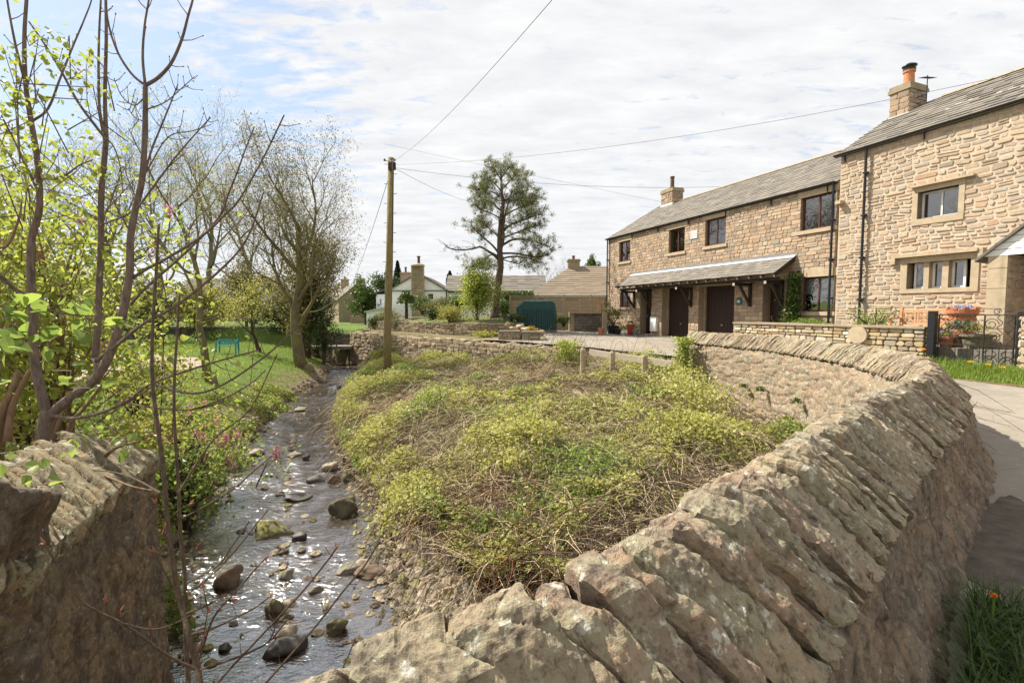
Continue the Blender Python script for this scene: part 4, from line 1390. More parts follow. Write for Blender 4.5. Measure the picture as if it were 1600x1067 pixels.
# television aerial on the chimney's flank
m = MB()
qa_ = F2.uv(1447, 165, wr - .45); q = F2.p(qa_[0], qa_[1] + .1, wr - .45)
m.tube([q - [0, 0, .3], q + [0, 0, .86]], .016, 6)
m.tube([F2.p(ub, qa_[1] + .15, wr - .4), q + [0, 0, .05]], .012, 5); m.tube([F2.p(ub, qa_[1] + .35, wr - .4), q + [0, 0, .25]], .012, 5)
bm_ = q + [0, 0, .74]
m.tube([bm_ - F2.n * .3 + [0, 0, .08], bm_ + F2.n * .3], .011, 5)
for k in range(7):
    c = bm_ + F2.n * (-.28 + .09 * k) + [0, 0, .08 * (1 - k / 7)]
    m.tube([c - F2.d * .12 + [0, 0, .03], c + F2.d * .12 - [0, 0, .03]], .008, 4)
part('aerial', m, M['iron'], h2)
# porch
PW = 1.15
pu, pv = F2.uv(1546, 401, PW)
#, pu, pv, F2.uv(1600, 355, PW))
pb = MB(); PWd = 2.3
F2.box(pb, pu, pu + .34, G2, pv, 0, PW); F2.box(pb, pu + PWd - .34, pu + PWd, G2, pv, 0, PW)
pw = part('porch_wall', pb, M['mortar_buff'], h2)
s_ = MB()
stone_polys(lay_rows(PW - .02, G2, pv - .02, [], (.14, .26), (.2, .45), 81), .03, (.01, .04), .1, frame_map(F2.p(pu + .34, 0, PW - .01), -F2.n, F2.d), 81, .02, s_)
part('facing_stones', s_, M['rubble_stone'], pw)
s_ = MB()
for k, v in enumerate(np.arange(G2, pv - .05, .47)):
    F2.box(s_, pu - .01, pu + .345, v + .006, min(v + .464, pv), PW - .2, PW + .03)
part('quoins', s_, M['dressed_stone'], pw)
gh = 1.02
gb = MB(); nb = 7
for k in range(nb):
    v0, v1 = gh * k / nb, gh * (k + 1) / nb - .012
    hw0, hw1 = (PWd / 2 + .1) * (1 - v0 / gh), (PWd / 2 + .1) * (1 - v1 / gh)
    cu = pu + PWd / 2
    gb.prism([F2.p(cu - hw0, pv + v0, PW + .0), F2.p(cu + hw0, pv + v0, PW), F2.p(cu + hw1, pv + v1, PW), F2.p(cu - hw1, pv + v1, PW)], F2.n * (.035 + .008 * (k % 2)))
part('porch_gable', gb, M['white_paint'], h2)
pr = MB(); cu = pu + PWd / 2
for sg in (-1, 1):
    a0 = F2.p(cu + sg * (PWd / 2 + .22), pv - .12, -.0); b0 = F2.p(cu, pv + gh + .05, -.0)
    pr.prism([a0, b0, b0 + [0, 0, .07], a0 + [0, 0, .07]], F2.n * (PW + .12))
part('porch_roof', pr, M['slate'], h2)

# the quiet ground between: paved forecourt
fc = MB(); G3 = -.86; F2.box(fc, -.2, L2, G2 - .3, G3, .0, 1.95)
structure('paved_forecourt', fc, M['footbridge_stone'], smooth=False)

# ---------------------------------------------------------------- in front of the tall house
ww = 2.35
u_a = F2.uv(1148, 502, ww)[0]; u_b = F2.uv(1445, 511, ww)[0]
dz = -.42
dw = thing('garden_wall', 'dwarf garden wall of cream rubble with a round stone disc set in its face', 'wall', F2.p((u_a + u_b) / 2, G2, ww))
f_, L_ = built_wall(dw, np.array([F2.p(u_a, 0, ww - .2)[:2], F2.p(u_b, 0, ww - .2)[:2]]), G2 - .1, dz, .34, (.07, .15), (.12, .36), 'garden_stone', 'mortar_dark', .022, (.02, .05), .1, True, 91, .01)
cpm = MB(); F2.box(cpm, u_a - .04, u_b + .02, dz, dz + .055, ww - .42, ww + .05)
part('coping', cpm, M['dressed_dark'], dw)
ud, vd = F2.uv(1342, 522, ww)
m = MB(); ang = np.linspace(0, 2 * np.pi, 28, endpoint=False)
m.prism([F2.p(ud + .25 * math.cos(q), vd - .02 + .23 * math.sin(q), ww) for q in ang], F2.n * .085)
part('stone_disc', m, M['dressed_stone'], dw)
m = MB(); F2.box(m, u_a + .1, F2.uv(1255, 498, 1.5)[0], G2, dz + .05, 1.35, 1.6)
single('raised_planter', m, M['dressed_dark'], 'low dark raised planter edge between garden wall and lower house window', 'planter', F2.p(u_a + 1, G2, 1.5))

# iron railing
u_r = F2.uv(1590, 520, ww)[0]; u_l = F2.uv(1462, 520, ww)[0]
zt = F2.uv(1500, 492, ww)[1]; zm = F2.uv(1500, 538, ww)[1]; zb = zm - .45
rl = thing('iron_railing', 'wrought iron railing with scrolls and wavy bars above plain uprights', 'railing', F2.p((u_l + u_r) / 2, G2, ww))
m = MB(); F2.box(m, u_l - .14, u_l - .0, G2, zt + .09, ww - .07, ww + .07); part('post', m, M['gutter_black'], rl)
m = MB(); F2.box(m, u_r + .0, u_r + .11, G2, zt + .06, ww - .05, ww + .05); part('post', m, M['gutter_black'], rl)
m = MB()
for v in (zt, zm, zb): m.bar(F2.p(u_l, v, ww), F2.p(u_r, v, ww), .022, .022)
for u in (u_l + .06, u_r - .05, u_l + (u_r - u_l) * .62): m.bar(F2.p(u, zb, ww), F2.p(u, zt, ww), .02, .02)
part('rail_frame', m, M['iron'], rl)
m = MB()
for k in range(13):
    u = u_l + .06 + (u_r - u_l - .12) * k / 12
    m.tube([F2.p(u, zb - .12, ww), F2.p(u, zm, ww)], .009, 5)
part('bars', m, M['iron'], rl)
m = MB(); Hh = zt - zm
for (fu, wv) in ((.1, 1), (.2, -1), (.3, 1), (.42, -1), (.52, 1), (.80, 1), (.92, -1)):
    u = u_l + (u_r - u_l) * fu
    tt = np.linspace(0, 1, 40)
    m.tube([F2.p(u + wv * .045 * math.sin(t * 6.28 * 3), zm + t * Hh, ww) for t in tt], .008, 4)
for (fu, fv, rr_, sg) in ((.25, .5, .14, 1), (.47, .5, .14, -1), (.70, .7, .13, 1), (.74, .27, .13, -1)):
    tt = np.linspace(0, 1, 34)
    m.tube([F2.p(u_l + (u_r - u_l) * fu + sg * rr_ * (1 - .7 * t) * math.cos(t * 9.5), zm + Hh * fv + rr_ * (1 - .7 * t) * math.sin(t * 9.5), ww) for t in tt], .008, 4)
tt = np.linspace(0, 1, 24)
m.tube([F2.p(u_l + (u_r - u_l) * .76 + .07 * (1 - .6 * t) * math.cos(t * 8), zt + .07 + .07 * (1 - .6 * t) * math.sin(t * 8), ww) for t in tt], .008, 4)
part('scrolls', m, M['iron'], rl)
pl = thing('stone_pillar', 'stub of a rubble gate pillar at the far end of the iron railing', 'pillar', F2.p(u_r + .4, G2, ww))
built_wall(pl, np.array([F2.p(u_r + .14, 0, ww)[:2], F2.p(u_r + 1.4, 0, ww)[:2]]), G2 - .2, zt - .02, .42, (.10, .2), (.2, .4), 'garden_stone', 'mortar_dark', .02, (.02, .06), .1, True, 95, .01)

# teak bench
def slatted_bench(name, label, F, u0, u1, w, g, mat, cross=True, hb=.92):
    t = thing(name, label, 'bench', F.p((u0 + u1) / 2, g, w))
    m = MB()
    for k in range(6): F.box(m, u0 + .02, u1 - .02, g + .43, g + .455, w + .02 + k * .085, w + .02 + k * .085 + .065)
    part('seat', m, M[mat], t)
    m = MB()
    F.box(m, u0, u1, g + hb - .09, g + hb, w - .02, w + .02); F.box(m, u0, u1, g + .50, g + .56, w - .02, w + .02)
    if cross:
        n = 3
        for k in range(n):
            a, b = u0 + .06 + (u1 - u0 - .12) * k / n, u0 + .06 + (u1 - u0 - .12) * (k + 1) / n
            if k != 1 or True:
                m.bar(F.p(a + .06, g + .56, w), F.p(b - .06, g + hb - .09, w), .035, .03); m.bar(F.p(b - .06, g + .56, w), F.p(a + .06, g + hb - .09, w - .004), .035, .03)
            F.box(m, b - .05, b - .015, g + .56, g + hb - .09, w - .012, w + .018)
            F.box(m, a + .015, a + .05, g + .56, g + hb - .09, w - .012, w + .018)
    else:
        for k in range(9):
            u = u0 + .08 + (u1 - u0 - .16) * k / 8
            F.box(m, u - .025, u + .025, g + .56, g + hb - .09, w - .012, w + .012)
    part('backrest', m, M[mat], t)
    for u in (u0, u1 - .065):
        m = MB(); F.box(m, u, u + .065, g, g + hb + .06, w - .035, w + .035); part('leg', m, M[mat], t)
        m = MB(); F.box(m, u, u + .065, g, g + .66, w + .48, w + .545); part('leg', m, M[mat], t)
        m = MB(); F.box(m, u - .01, u + .075, g + .66, g + .69, w - .03, w + .58); part('armrest', m, M[mat], t)
    return t
ub0 = F2.uv(1397, 500, .6)[0]; ub1 = F2.uv(1480, 500, .45)[0]
slatted_bench('garden_bench', 'warm orange teak bench with crossed back slats against the rubble house', F2, ub0, ub1, .32, G3, 'teak')

def blob_leaves(mb, c, size, n, leaf, seed, up=.3, shell=.5):
    r = np.random.default_rng(seed)
    d = r.normal(size=(n, 3)); d /= np.linalg.norm(d, axis=1)[:, None]
    d[:, 2] = np.where(d[:, 2] < -.3, -d[:, 2], d[:, 2])
    rad = (shell + (1 - shell) * r.random(n) ** .5)[:, None] * (1 + .25 * fbm(d[:, 0] * 2 + seed, d[:, 1] * 2, d[:, 2] * 2, 3))[:, None]
    p = np.asarray(c) + d * rad * np.asarray(size) / 2
    leaves(mb, p, leaf, r, up)

def leaves(mb, P, size, r, up=.3, asp=.6, droop=0.0, nrm=None, fold=False):
    """small pointed leaves: one kite-shaped face each (two if folded)"""
    n = len(P)
    if not n: return
    d = r.normal(size=(n, 3)); d[:, 2] -= droop
    d /= np.linalg.norm(d, axis=1)[:, None]
    q = r.normal(size=(n, 3)); q[:, 2] += up * 4
    if nrm is not None: q = q + nrm
    s = np.cross(d, q); s /= np.linalg.norm(s, axis=1)[:, None] + 1e-9
    L = (np.broadcast_to(size, (n,)) * r.uniform(.6, 1.35, n))[:, None]
    a, b = P - d * L * .5, P + d * L * .5
    m = P - d * L * .06
    if fold:
        nn = np.cross(s, d) * L * .12
        V = np.stack([a, m + s * L * asp * .5 + nn, b, m - s * L * asp * .5 + nn, m], 1)
        o = np.arange(n)[:, None] * 5
        return mb.add(V.reshape(-1, 3), np.vstack([o + [0, 1, 4], o + [1, 2, 4], o + [2, 3, 4], o + [3, 0, 4]]))
    V = np.stack([a, m + s * L * asp * .5, b, m - s * L * asp * .5], 1)
    return mb.add(V.reshape(-1, 3), np.arange(n)[:, None] * 4 + np.arange(4))

def big_leaves(mb, P, size, r, dirs=None, asp=.72, up=.6):
    """broad ovate leaves with a midrib fold and curled tip"""
    n = len(P)
    d = r.normal(size=(n, 3)) if dirs is None else dirs + r.normal(size=(n, 3)) * .45
    d[:, 2] -= .25
    d /= np.linalg.norm(d, axis=1)[:, None]
    q = r.normal(size=(n, 3)) * .7; q[:, 2] += up * 2
    s = np.cross(d, q); s /= np.linalg.norm(s, axis=1)[:, None] + 1e-9
    nn = np.cross(s, d)
    L = (np.broadcast_to(size, (n,)) * r.uniform(.6, 1.25, n))[:, None]
    prof = [(0, 0), (.12, .30), (.35, .5), (.62, .40), (.85, .17), (1.0, 0)]
    rows = []
    for t, wd in prof:
        c = P + d * L * t - nn * L * .22 * t * t
        rows.append((c - s * L * asp * wd + nn * L * .10 * wd * 2, c, c + s * L * asp * wd + nn * L * .10 * wd * 2))
    V = np.stack([x for row in rows for x in row], 1)
    k = len(prof)
    o = np.arange(n)[:, None] * (3 * k)
    F_ = []
    for i in range(k - 1):
        F_ += [o + [3 * i, 3 * i + 1, 3 * i + 4, 3 * i + 3], o + [3 * i + 1, 3 * i + 2, 3 * i + 5, 3 * i + 4]]
    return mb.add(V.reshape(-1, 3), np.vstack(F_))

# tall terracotta chimney-pot planter with blue flowers
cpos = F2.p(F2.uv(1503, 505, 1.0)[0], G3, 1.0)
t = thing('chimney_pot_planter', 'tall terracotta chimney pot planter with crown rim and blue flowers', 'planter', cpos)
m = MB(); m.lathe([(.26, 0), (.27, .05), (.235, .1), (.225, .5), (.27, .54), (.27, .6), (.24, .64), (.25, .72), (.31, .82), (.32, .92), (.29, .92), (.27, .86)], cpos, 20)
for k in range(9):
    a = k * 2 * math.pi / 9
    m.box(cpos + [.30 * math.cos(a), .30 * math.sin(a), .945], (.05, .09, .06), a)
part('pot', m, M['terracotta'], t)
m = MB(); blob_leaves(m, cpos + [0, 0, .93], (.46, .46, .2), 160, .05, 5); part('flowers', m, M['blue_petal'], t)

def flower_pot(label, px, py, w, rad, h, mat, plant=None, flowers=None, size=(.4, .4, .3), n=200, leaf=.05, g=None, name='flower_pot'):
    c = F2.p(F2.uv(px, py, w)[0], G3 if g is None else g, w)
    return pot_at(label, c, rad, h, mat, plant, flowers, size, n, leaf, name)

def pot_at(label, c, rad, h, mat, plant=None, flowers=None, size=(.4, .4, .3), n=200, leaf=.05, name='flower_pot', seed=None):
    t = thing(name, label, 'pot', c)
    c = np.asarray(c)
    m = MB(); m.lathe([(rad * .72, 0), (rad * .92, h * .8), (rad * 1.08, h * .82), (rad * 1.1, h), (rad * .96, h), (rad * .9, h * .88)], c, 18)
    part('pot', m, M[mat], t, smooth=False)
    sd_ = seed or int(abs(c[0] * 97 + c[1] * 31)) + 3
    if plant:
        m = MB(); blob_leaves(m, c + [0, 0, h + size[2] * .4], size, n, leaf, sd_, .2, .15); part('foliage', m, M[plant], t)
    if flowers:
        m = MB(); blob_leaves(m, c + [0, 0, h + size[2] * .55], np.asarray(size) * .95, n // 3, leaf * .8, sd_ + 1, .4, .8); part('flowers', m, M[flowers], t)
    return t
flower_pot('small terracotta pot of blue pansies behind the iron railing', 1479, 535, 1.7, .17, .24, 'terracotta', 'leaf_fresh', 'blue_petal', (.36, .36, .18), 120, .05)
flower_pot('dark pot with grey-green lavender behind the iron railing', 1500, 535, 1.55, .21, .3, 'brown_pot', 'leaf_grey', None, (.62, .62, .42), 700, .06)
flower_pot('wide mossy stone pot with yellow-green leaves near the porch', 1526, 535, 1.6, .30, .34, 'mossy_pot', 'leaf_yellow', None, (.6, .6, .26), 200, .06)

# ---------------------------------------------------------------- by the garage doors
def on_front(px, py, w, g=G1): return F1.p(F1.uv(px, py, w)[0], g, w)
c = on_front(958, 505, .9); t = thing('potted_shrub', 'bushy olive shrub in a black tub at the corner of the garage house', 'shrub', c)
m = MB(); m.lathe([(.27, 0), (.36, .5), (.38, .5), (.34, .46)], c, 18); part('tub', m, M['black_plastic'], t)
m = MB(); blob_leaves(m, c + [0, 0, .98], (1.2, 1.2, 1.1), 1500, .07, 8, .1, .3); part('foliage', m, M['leaf_olive'], t)
m = MB()
for k in range(7):
    a = k * .9; m.tube([c + [0, 0, .45], c + [.22 * math.cos(a), .22 * math.sin(a), .9], c + [.4 * math.cos(a), .4 * math.sin(a), 1.25]], .014, 5)
part('stems', m, M['bark_brown'], t)
c = on_front(946, 470, 1.2); t = thing('climbing_plant', 'thin leggy climber beside the downpipe of the garage house', 'plant', c)
m = MB(); g = MB(); rr_ = np.random.default_rng(4); P_ = []
for k in range(9):
    a = rr_.uniform(0, 6.28); top = c + [.28 * math.cos(a), .28 * math.sin(a), rr_.uniform(1.3, 2.1)]
    m.tube([c, (c + top) / 2 + [.1 * math.cos(a), 0, 0], top], .012, 5)
    for q in range(32): P_.append(c + (top - c) * rr_.uniform(.3, 1) + rr_.normal(size=3) * .1)
leaves(g, np.array(P_), .08, rr_); part('stems', m, M['bark_brown'], t); part('foliage', g, M['leaf_olive'], t)
pot_at('tall glossy red pot beside the dark front door', on_front(985, 515, .75), .19, .62, 'red_glaze', 'leaf_dark', None, (.34, .34, .2), 90, .06)
pot_at('low grey pot of red flowers beside the tall red pot', on_front(993, 515, .8), .17, .34, 'grey_pot', 'leaf_fresh', 'red_glaze', (.36, .36, .26), 140, .05)
pot_at('black nursery pot next to the bushy potted shrub', on_front(966, 513, 1.05), .2, .4, 'black_plastic', 'leaf_olive', None, (.4, .4, .4), 140, .06)
pot_at('small pale pot of bright green leaves below the kitchen window', on_front(974, 517, 1.25), .16, .2, 'lead', 'leaf_fresh', None, (.62, .62, .4), 360, .06)
pot_at('little terracotta pot standing on the drive by the stone gatepost', at(939, 520, 25.3) * [1, 1, 0] + [0, 0, road_z(0, 25.3)], .17, .38, 'terracotta', None)
# ivy by the right-hand door
t = thing('climbing_ivy', 'leafy green climber growing up the house beside the canopy end', 'climber', on_front(1240, 495, .2))
P_ = []; m = MB()
rr_ = np.random.default_rng(14)
for k in range(9):
    u0 = F1.uv(1241, 480, .1)[0] + rr_.uniform(-.25, .25)
    pts = [F1.p(u0 + .12 * math.sin(q * 2 + k), G1 + q, .06 + .05 * rr_.random()) for q in np.linspace(.3, 2.75, 9)]
    m.tube(pts, .014, 5)
part('stems', m, M['bark_brown'], t)
uc = F1.uv(1241, 480, .1)[0]
n_ = 2600; v_ = rr_.uniform(0, 1, n_)
w_ = .20 + .30 * np.exp(-((v_ - .12) / .28) ** 2) + .16 * fbm(v_ * 4, 0 * v_, 2, 3)
u_ = uc + rr_.normal(size=n_) * .5 * w_ + .05 * np.sin(v_ * 9) - .1 * (v_ < .3)
P_ = np.array([F1.p(a, G1 + .35 + b * 2.3, c) for a, b, c in zip(u_, v_, np.abs(rr_.normal(size=n_)) * .14 + .06)])
g = MB(); leaves(g, P_, .085, rr_, .1, .7); part('foliage', g, M['leaf_ivy'], t)
t = thing('low_shrub', 'low pale green shrub below the white-blinded ground floor window', 'shrub', on_front(1265, 497, .5))
m = MB(); blob_leaves(m, on_front(1265, 497, .55, G1 + .75), (1.5, .7, .65), 800, .07, 12); part('foliage', m, M['leaf_fresh'], t)
m = MB(); cc = on_front(1265, 497, .55)
for k in range(6): m.tube([cc + [.1 * k - .3, 0, 0], cc + [.16 * k - .45, .05, .7]], .012, 5)
part('stems', m, M['bark_brown'], t)
c = F2.p(F2.uv(1368, 500, .6)[0], G3, .6)
t = thing('rose_bush', 'straggly fresh green rose bush against the rubble wall beside the bench', 'shrub', c)
m = MB(); P_ = []
for k in range(10):
    a = rr_.uniform(0, 6.28); top = c + F2.d * rr_.uniform(-.65, .65) + F2.n * rr_.uniform(-.3, .3) + [0, 0, rr_.uniform(.65, 1.0)]
    m.tube([c, c + (top - c) * .5 + [0, 0, .15], top], .012, 5)
    for q in range(60): P_.append(c + (top - c) * rr_.uniform(.5, 1.05) + rr_.normal(size=3) * .11)
part('stems', m, M['bark_brown'], t)
g = MB(); leaves(g, np.array(P_), .075, rr_); part('foliage', g, M['leaf_fresh'], t)

# ---------------------------------------------------------------- around the drive
gp = MB(); p_ = at(944.5, 500, 26.6)
gp.box([p_[0], 26.6, -.75], (.24, .24, 1.3)); gp.box([p_[0], 26.6, -.07], (.2, .2, .06))
single('gatepost', gp, M['dressed_dark'], 'square weathered stone gatepost at the corner of the drive', 'gatepost', (p_[0], 26.6, -1.2))
lw2 = thing('garden_wall', 'short straight shaded wall closing the end of the drive', 'wall', (4.4, 29.2, -1.2))
xa, xb = at(890, 500, 29)[0], at(941, 500, 29)[0]
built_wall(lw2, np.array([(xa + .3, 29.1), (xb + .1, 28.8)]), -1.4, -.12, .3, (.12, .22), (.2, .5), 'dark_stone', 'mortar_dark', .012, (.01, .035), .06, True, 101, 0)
m = MB(); m.box([xa + .12, 29.05, -.62], (.3, .36, 1.2)); part('end_pier', m, M['dressed_dark'], lw2)
m = MB(); m.obox((xa - .05, 28.75, -.115), (xb - xa + .2, -.28, 0), (.02, .45, 0), (0, 0, .06)); part('coping', m, M['dressed_dark'], lw2)

# oil tank
tk = thing('oil_tank', 'dark green plastic heating oil tank with ribbed side and chamfered top', 'oil tank', (1.46, 28.5, -1.0))
Yt = 27.8
prof = [(806.7, 502), (807, 480), (811, 475.5), (818.5, 469.5), (864, 469.5), (868, 473), (870.6, 492), (870.6, 506)]
P0 = [at(a, b, Yt) for a, b in prof]
zb_ = -1.02
P0[0][2] = zb_; P0[-1][2] = zb_
m = MB()
prof3 = np.array(P0); cen = prof3.mean(0)
rings = []
for dy_, sc in ((0.0, .93), (.16, 1.0), (.95, 1.0), (1.1, .93)):
    q = cen + (prof3 - cen) * [sc, 1, sc] + [0, dy_, 0]
    q[:, 2] = np.where(prof3[:, 2] <= zb_ + .01, zb_, q[:, 2]); rings.append(q)
R_ = np.array(rings); R_ = np.concatenate([R_, R_[:, :1]], 1)
m.grid(R_); m.add(rings[0], [list(range(8))]); m.add(rings[-1], [list(range(8))[::-1]])
body = part('tank_body', m, M['tank_green'], tk)
m = MB()
for k in range(7):
    x_ = at(819 + 7 * k, 490, Yt)[0]
    m.add([(x_ - .07, Yt + .02, zb_ + .02), (x_ + .07, Yt + .02, zb_ + .02), (x_ + .07, Yt + .02, .15), (x_ - .07, Yt + .02, .15), (x_ - .04, Yt - .07, zb_ + .02), (x_ + .04, Yt - .07, zb_ + .02), (x_ + .04, Yt - .07, .08), (x_ - .04, Yt - .07, .08)],
          [[0, 3, 7, 4], [1, 5, 6, 2], [4, 7, 6, 5], [3, 2, 6, 7]])
part('ribs', m, M['tank_green'], tk)
m = MB(); m.lathe([(.2, 0), (.2, .06), (.1, .08)], (1.3, Yt + .55, P0[3][2] - .01), 14); part('filler_cap', m, M['tank_green'], tk)
m = MB(); m.box([1.45, Yt + .55, -1.15], (2.3, 1.0, .26)); part('plinth', m, M['footbridge_stone'], tk)

# lattice-topped fence
lf = thing('lattice_fence', 'horizontal board garden fence topped with lattice behind the oil tank', 'fence', (3.2, 31.5, -1.2))
Yf = 31.5
pxs = [797, 840, 881, 922.5, 953]
xs_ = [at(p, 480, Yf)[0] for p in pxs]
zt_ = at(840, 462, Yf)[2]; zl_ = at(840, 470, Yf)[2]
for x_ in xs_:
    m = MB(); m.box([x_, Yf, (zt_ - 1.3) / 2 + .03], (.13, .13, zt_ + 1.36)); part('post', m, M['fence_timber'], lf)
for a, b in zip(xs_[:-1], xs_[1:]):
    m = MB()
    nb = 9
    for k in range(nb):
        z0 = -1.2 + (zl_ + 1.2) * k / nb
        m.box([(a + b) / 2, Yf + .01 * (k % 2), z0 + (zl_ + 1.2) / nb / 2], (b - a - .14, .025, (zl_ + 1.2) / nb - .015))
    pn = part('fence_panel', m, M['fence_timber'], lf)
    m = MB(); H_ = zt_ - zl_
    n_ = int((b - a) / .11)
    for k in range(-3, n_):
        x0 = a + .07 + k * .11
        for sg in (1, -1):
            xa_, xb_ = (x0, x0 + H_) if sg > 0 else (x0 + H_, x0)
            t0, t1 = 0.0, 1.0
            lo, hi = a + .07, b - .07
            f0 = lambda t: xa_ + (xb_ - xa_) * t
            if max(xa_, xb_) < lo or min(xa_, xb_) > hi: continue
            ts = sorted([np.clip((lo - xa_) / (xb_ - xa_), 0, 1), np.clip((hi - xa_) / (xb_ - xa_), 0, 1)])
            if ts[1] - ts[0] < .05: continue
            m.bar((f0(ts[0]), Yf + .01 * sg, zl_ + H_ * ts[0]), (f0(ts[1]), Yf + .01 * sg, zl_ + H_ * ts[1]), .03, .012, (0, 1, 0))
    m.box([(a + b) / 2, Yf, zt_], (b - a - .14, .05, .04)); m.box([(a + b) / 2, Yf, zl_], (b - a - .14, .05, .035))
    part('lattice', m, M['fence_timber'], pn)

# timber rail at the drive's edge
rf = thing('rail_fence', 'short pale timber rail on three stubby weathered posts above the brambles', 'fence', (2.9, 14, -1.8))
fp = [(911, 14.6, 544), (957, 14.0, 549), (1007, 13.45, 555)]
ends = []
for px, y_, pt in fp:
    p = at(px, pt, y_)
    m = MB(); m.tube([(p[0], y_, -2.3), (p[0], y_, p[2] - .05), (p[0] + .01, y_, p[2])], [.085, .08, .06], 9); part('post', m, M['weathered_wood'], rf)
    ends.append(p)
a = at(922, 549, 14.55); b = at(1052, 568, 12.95)
m = MB(); m.bar(a + [0, .12, -.03], b + [0, .12, -.03], .05, .17, (0, 0, 1)); part('rail', m, M['pale_rail'], rf)
m = MB(); m.bar(a + [0, .12, -.42], b + [0, .12, -.42], .05, .13, (0, 0, 1)); part('rail', m, M['weathered_wood'], rf)

# ---------------------------------------------------------------- background houses
def gable_house(O, ud, L, D, z0, ze, zr, parent, wall_m, roof_m, hip=0.0, ov=.25):
    """box house: ud along the ridge, front wall through O; returns frame"""
    ud = np.array([*ud, 0.0]); ud /= np.linalg.norm(ud); bd = np.array([-ud[1], ud[0], 0])
    O = np.array([*O, 0.0])
    P = lambda u, w, z: O + ud * u + bd * w + np.array([0, 0, z])
    m = MB()
    m.quad(P(0, 0, z0), P(L, 0, z0), P(L, 0, ze), P(0, 0, ze)); m.quad(P(L, D, z0), P(0, D, z0), P(0, D, ze), P(L, D, ze))
    for u in (0, L):
        m.quad(P(u, 0, z0), P(u, 0, ze), P(u, D, ze), P(u, D, z0))
        if not hip: m.add([P(u, 0, ze), P(u, D, ze), P(u, D / 2, zr)], [[0, 1, 2]])
    part('wall', m, M[wall_m], parent)
    m = MB()
    sl_ = (zr - ze) / (D / 2); zo = ze - ov * sl_
    for th in (0.0, .1):
        e = [P(-ov, -ov, zo + th), P(L + ov, -ov, zo + th), P(L + ov, D + ov, zo + th), P(-ov, D + ov, zo + th)]
        r0, r1 = P(hip if hip else -ov, D / 2, zr + th), P(L - hip if hip else L + ov, D / 2, zr + th)
        m.add([e[0], e[1], r1, r0], [[0, 1, 2, 3]]); m.add([e[2], e[3], r0, r1], [[0, 1, 2, 3]])
        if hip: m.add([e[1], e[2], r1], [[0, 1, 2]]); m.add([e[3], e[0], r0], [[0, 1, 2]])
    e = [P(-ov, -ov, zo), P(L + ov, -ov, zo), P(L + ov, D + ov, zo), P(-ov, D + ov, zo)]
    for k in range(4):
        m.quad(e[k], e[(k + 1) % 4], e[(k + 1) % 4] + [0, 0, .1], e[k] + [0, 0, .1])
    if not hip:
        for u in (-ov, L + ov):
            for s0, s1 in (((u, -ov, zo), (u, D / 2, zr)), ((u, D + ov, zo), (u, D / 2, zr))):
                a, b = P(*s0), P(*s1); m.quad(a, b, b + [0, 0, .1], a + [0, 0, .1])
    rf_ = part('roof', m, M[roof_m], parent)
    s_ = MB()
    r = np.random.default_rng(int(L * 100))
    cs_ = math.hypot(D / 2 + ov, (zr - zo))
    for side in (0, 1):
        nc = int(cs_ / .33)
        for k in range(nc):
            t0, t1 = k / nc, min(1, (k + 1.15) / nc)
            def pt(u, t, h):
                w = (-ov + (D / 2 + ov) * t) if side == 0 else (D + ov - (D / 2 + ov) * t)
                return P(u, w, zo + (zr - zo) * t + .1 + h)
            ua_ = -ov + (hip + ov) * t0 if hip else -ov
            ub_ = L + ov - (hip + ov) * t0 if hip else L + ov
            uc_ = -ov + (hip + ov) * min(t1, 1) if hip else -ov; ud_ = L + ov - (hip + ov) * min(t1, 1) if hip else L + ov
            n_ = max(1, int((ub_ - ua_) / .7)); ed = np.linspace(0, 1, n_ + 1)
            for a, b in zip(ed[:-1], ed[1:]):
                h = r.uniform(.03, .05)
                s_.add([pt(ua_ + (ub_ - ua_) * a, t0, h), pt(ua_ + (ub_ - ua_) * b, t0, h), pt(uc_ + (ud_ - uc_) * b, t1, .008), pt(uc_ + (ud_ - uc_) * a, t1, .008), pt(ua_ + (ub_ - ua_) * a, t0, 0), pt(ua_ + (ub_ - ua_) * b, t0, 0)],
                       [[0, 1, 2, 3], [4, 5, 1, 0]])
    part('tiles', s_, M[roof_m], rf_)
    return P, rf_

def simple_window(P, u0, u1, z0, z1, parent, mat='white_paint', n=2, w=-.03, side=None):
    """window on the front wall (w<0 is proud)"""
    Q = side or (lambda u, z, o: P(u, o, z))
    m = MB(); fw = .07
    def bx(a, b, c, d, o0, o1):
        p = Q(a, c, o0)
        m.obox(p, Q(b, c, o0) - p, Q(a, c, o1) - p, Q(a, d, o0) - p)
    for q in ((u0, u0 + fw, z0, z1), (u1 - fw, u1, z0, z1), (u0 + fw, u1 - fw, z0, z0 + fw), (u0 + fw, u1 - fw, z1 - fw, z1)): bx(*q, w, .02)
    for k in range(1, n):
        c = u0 + (u1 - u0) * k / n; bx(c - .025, c + .025, z0 + fw, z1 - fw, w, .02)
    wn_ = part('window', m, M[mat], parent)
    m = MB(); m.quad(Q(u0 + fw, z0 + fw, w * .4), Q(u1 - fw, z0 + fw, w * .4), Q(u1 - fw, z1 - fw, w * .4), Q(u0 + fw, z1 - fw, w * .4))
    part('pane', m, M['dark_glass'], wn_)
    m = MB(); u0, u1 = u0 - .08, u1 + .08; bx(u0, u1, z0 - .09, z0 - .005, w - .05, .02); part('sill', m, M[mat], wn_)

tg_ = NT('dark_glass'); tg_.bsdf((.03, .035, .04), .06, None, .8); M['dark_glass'] = tg_.m

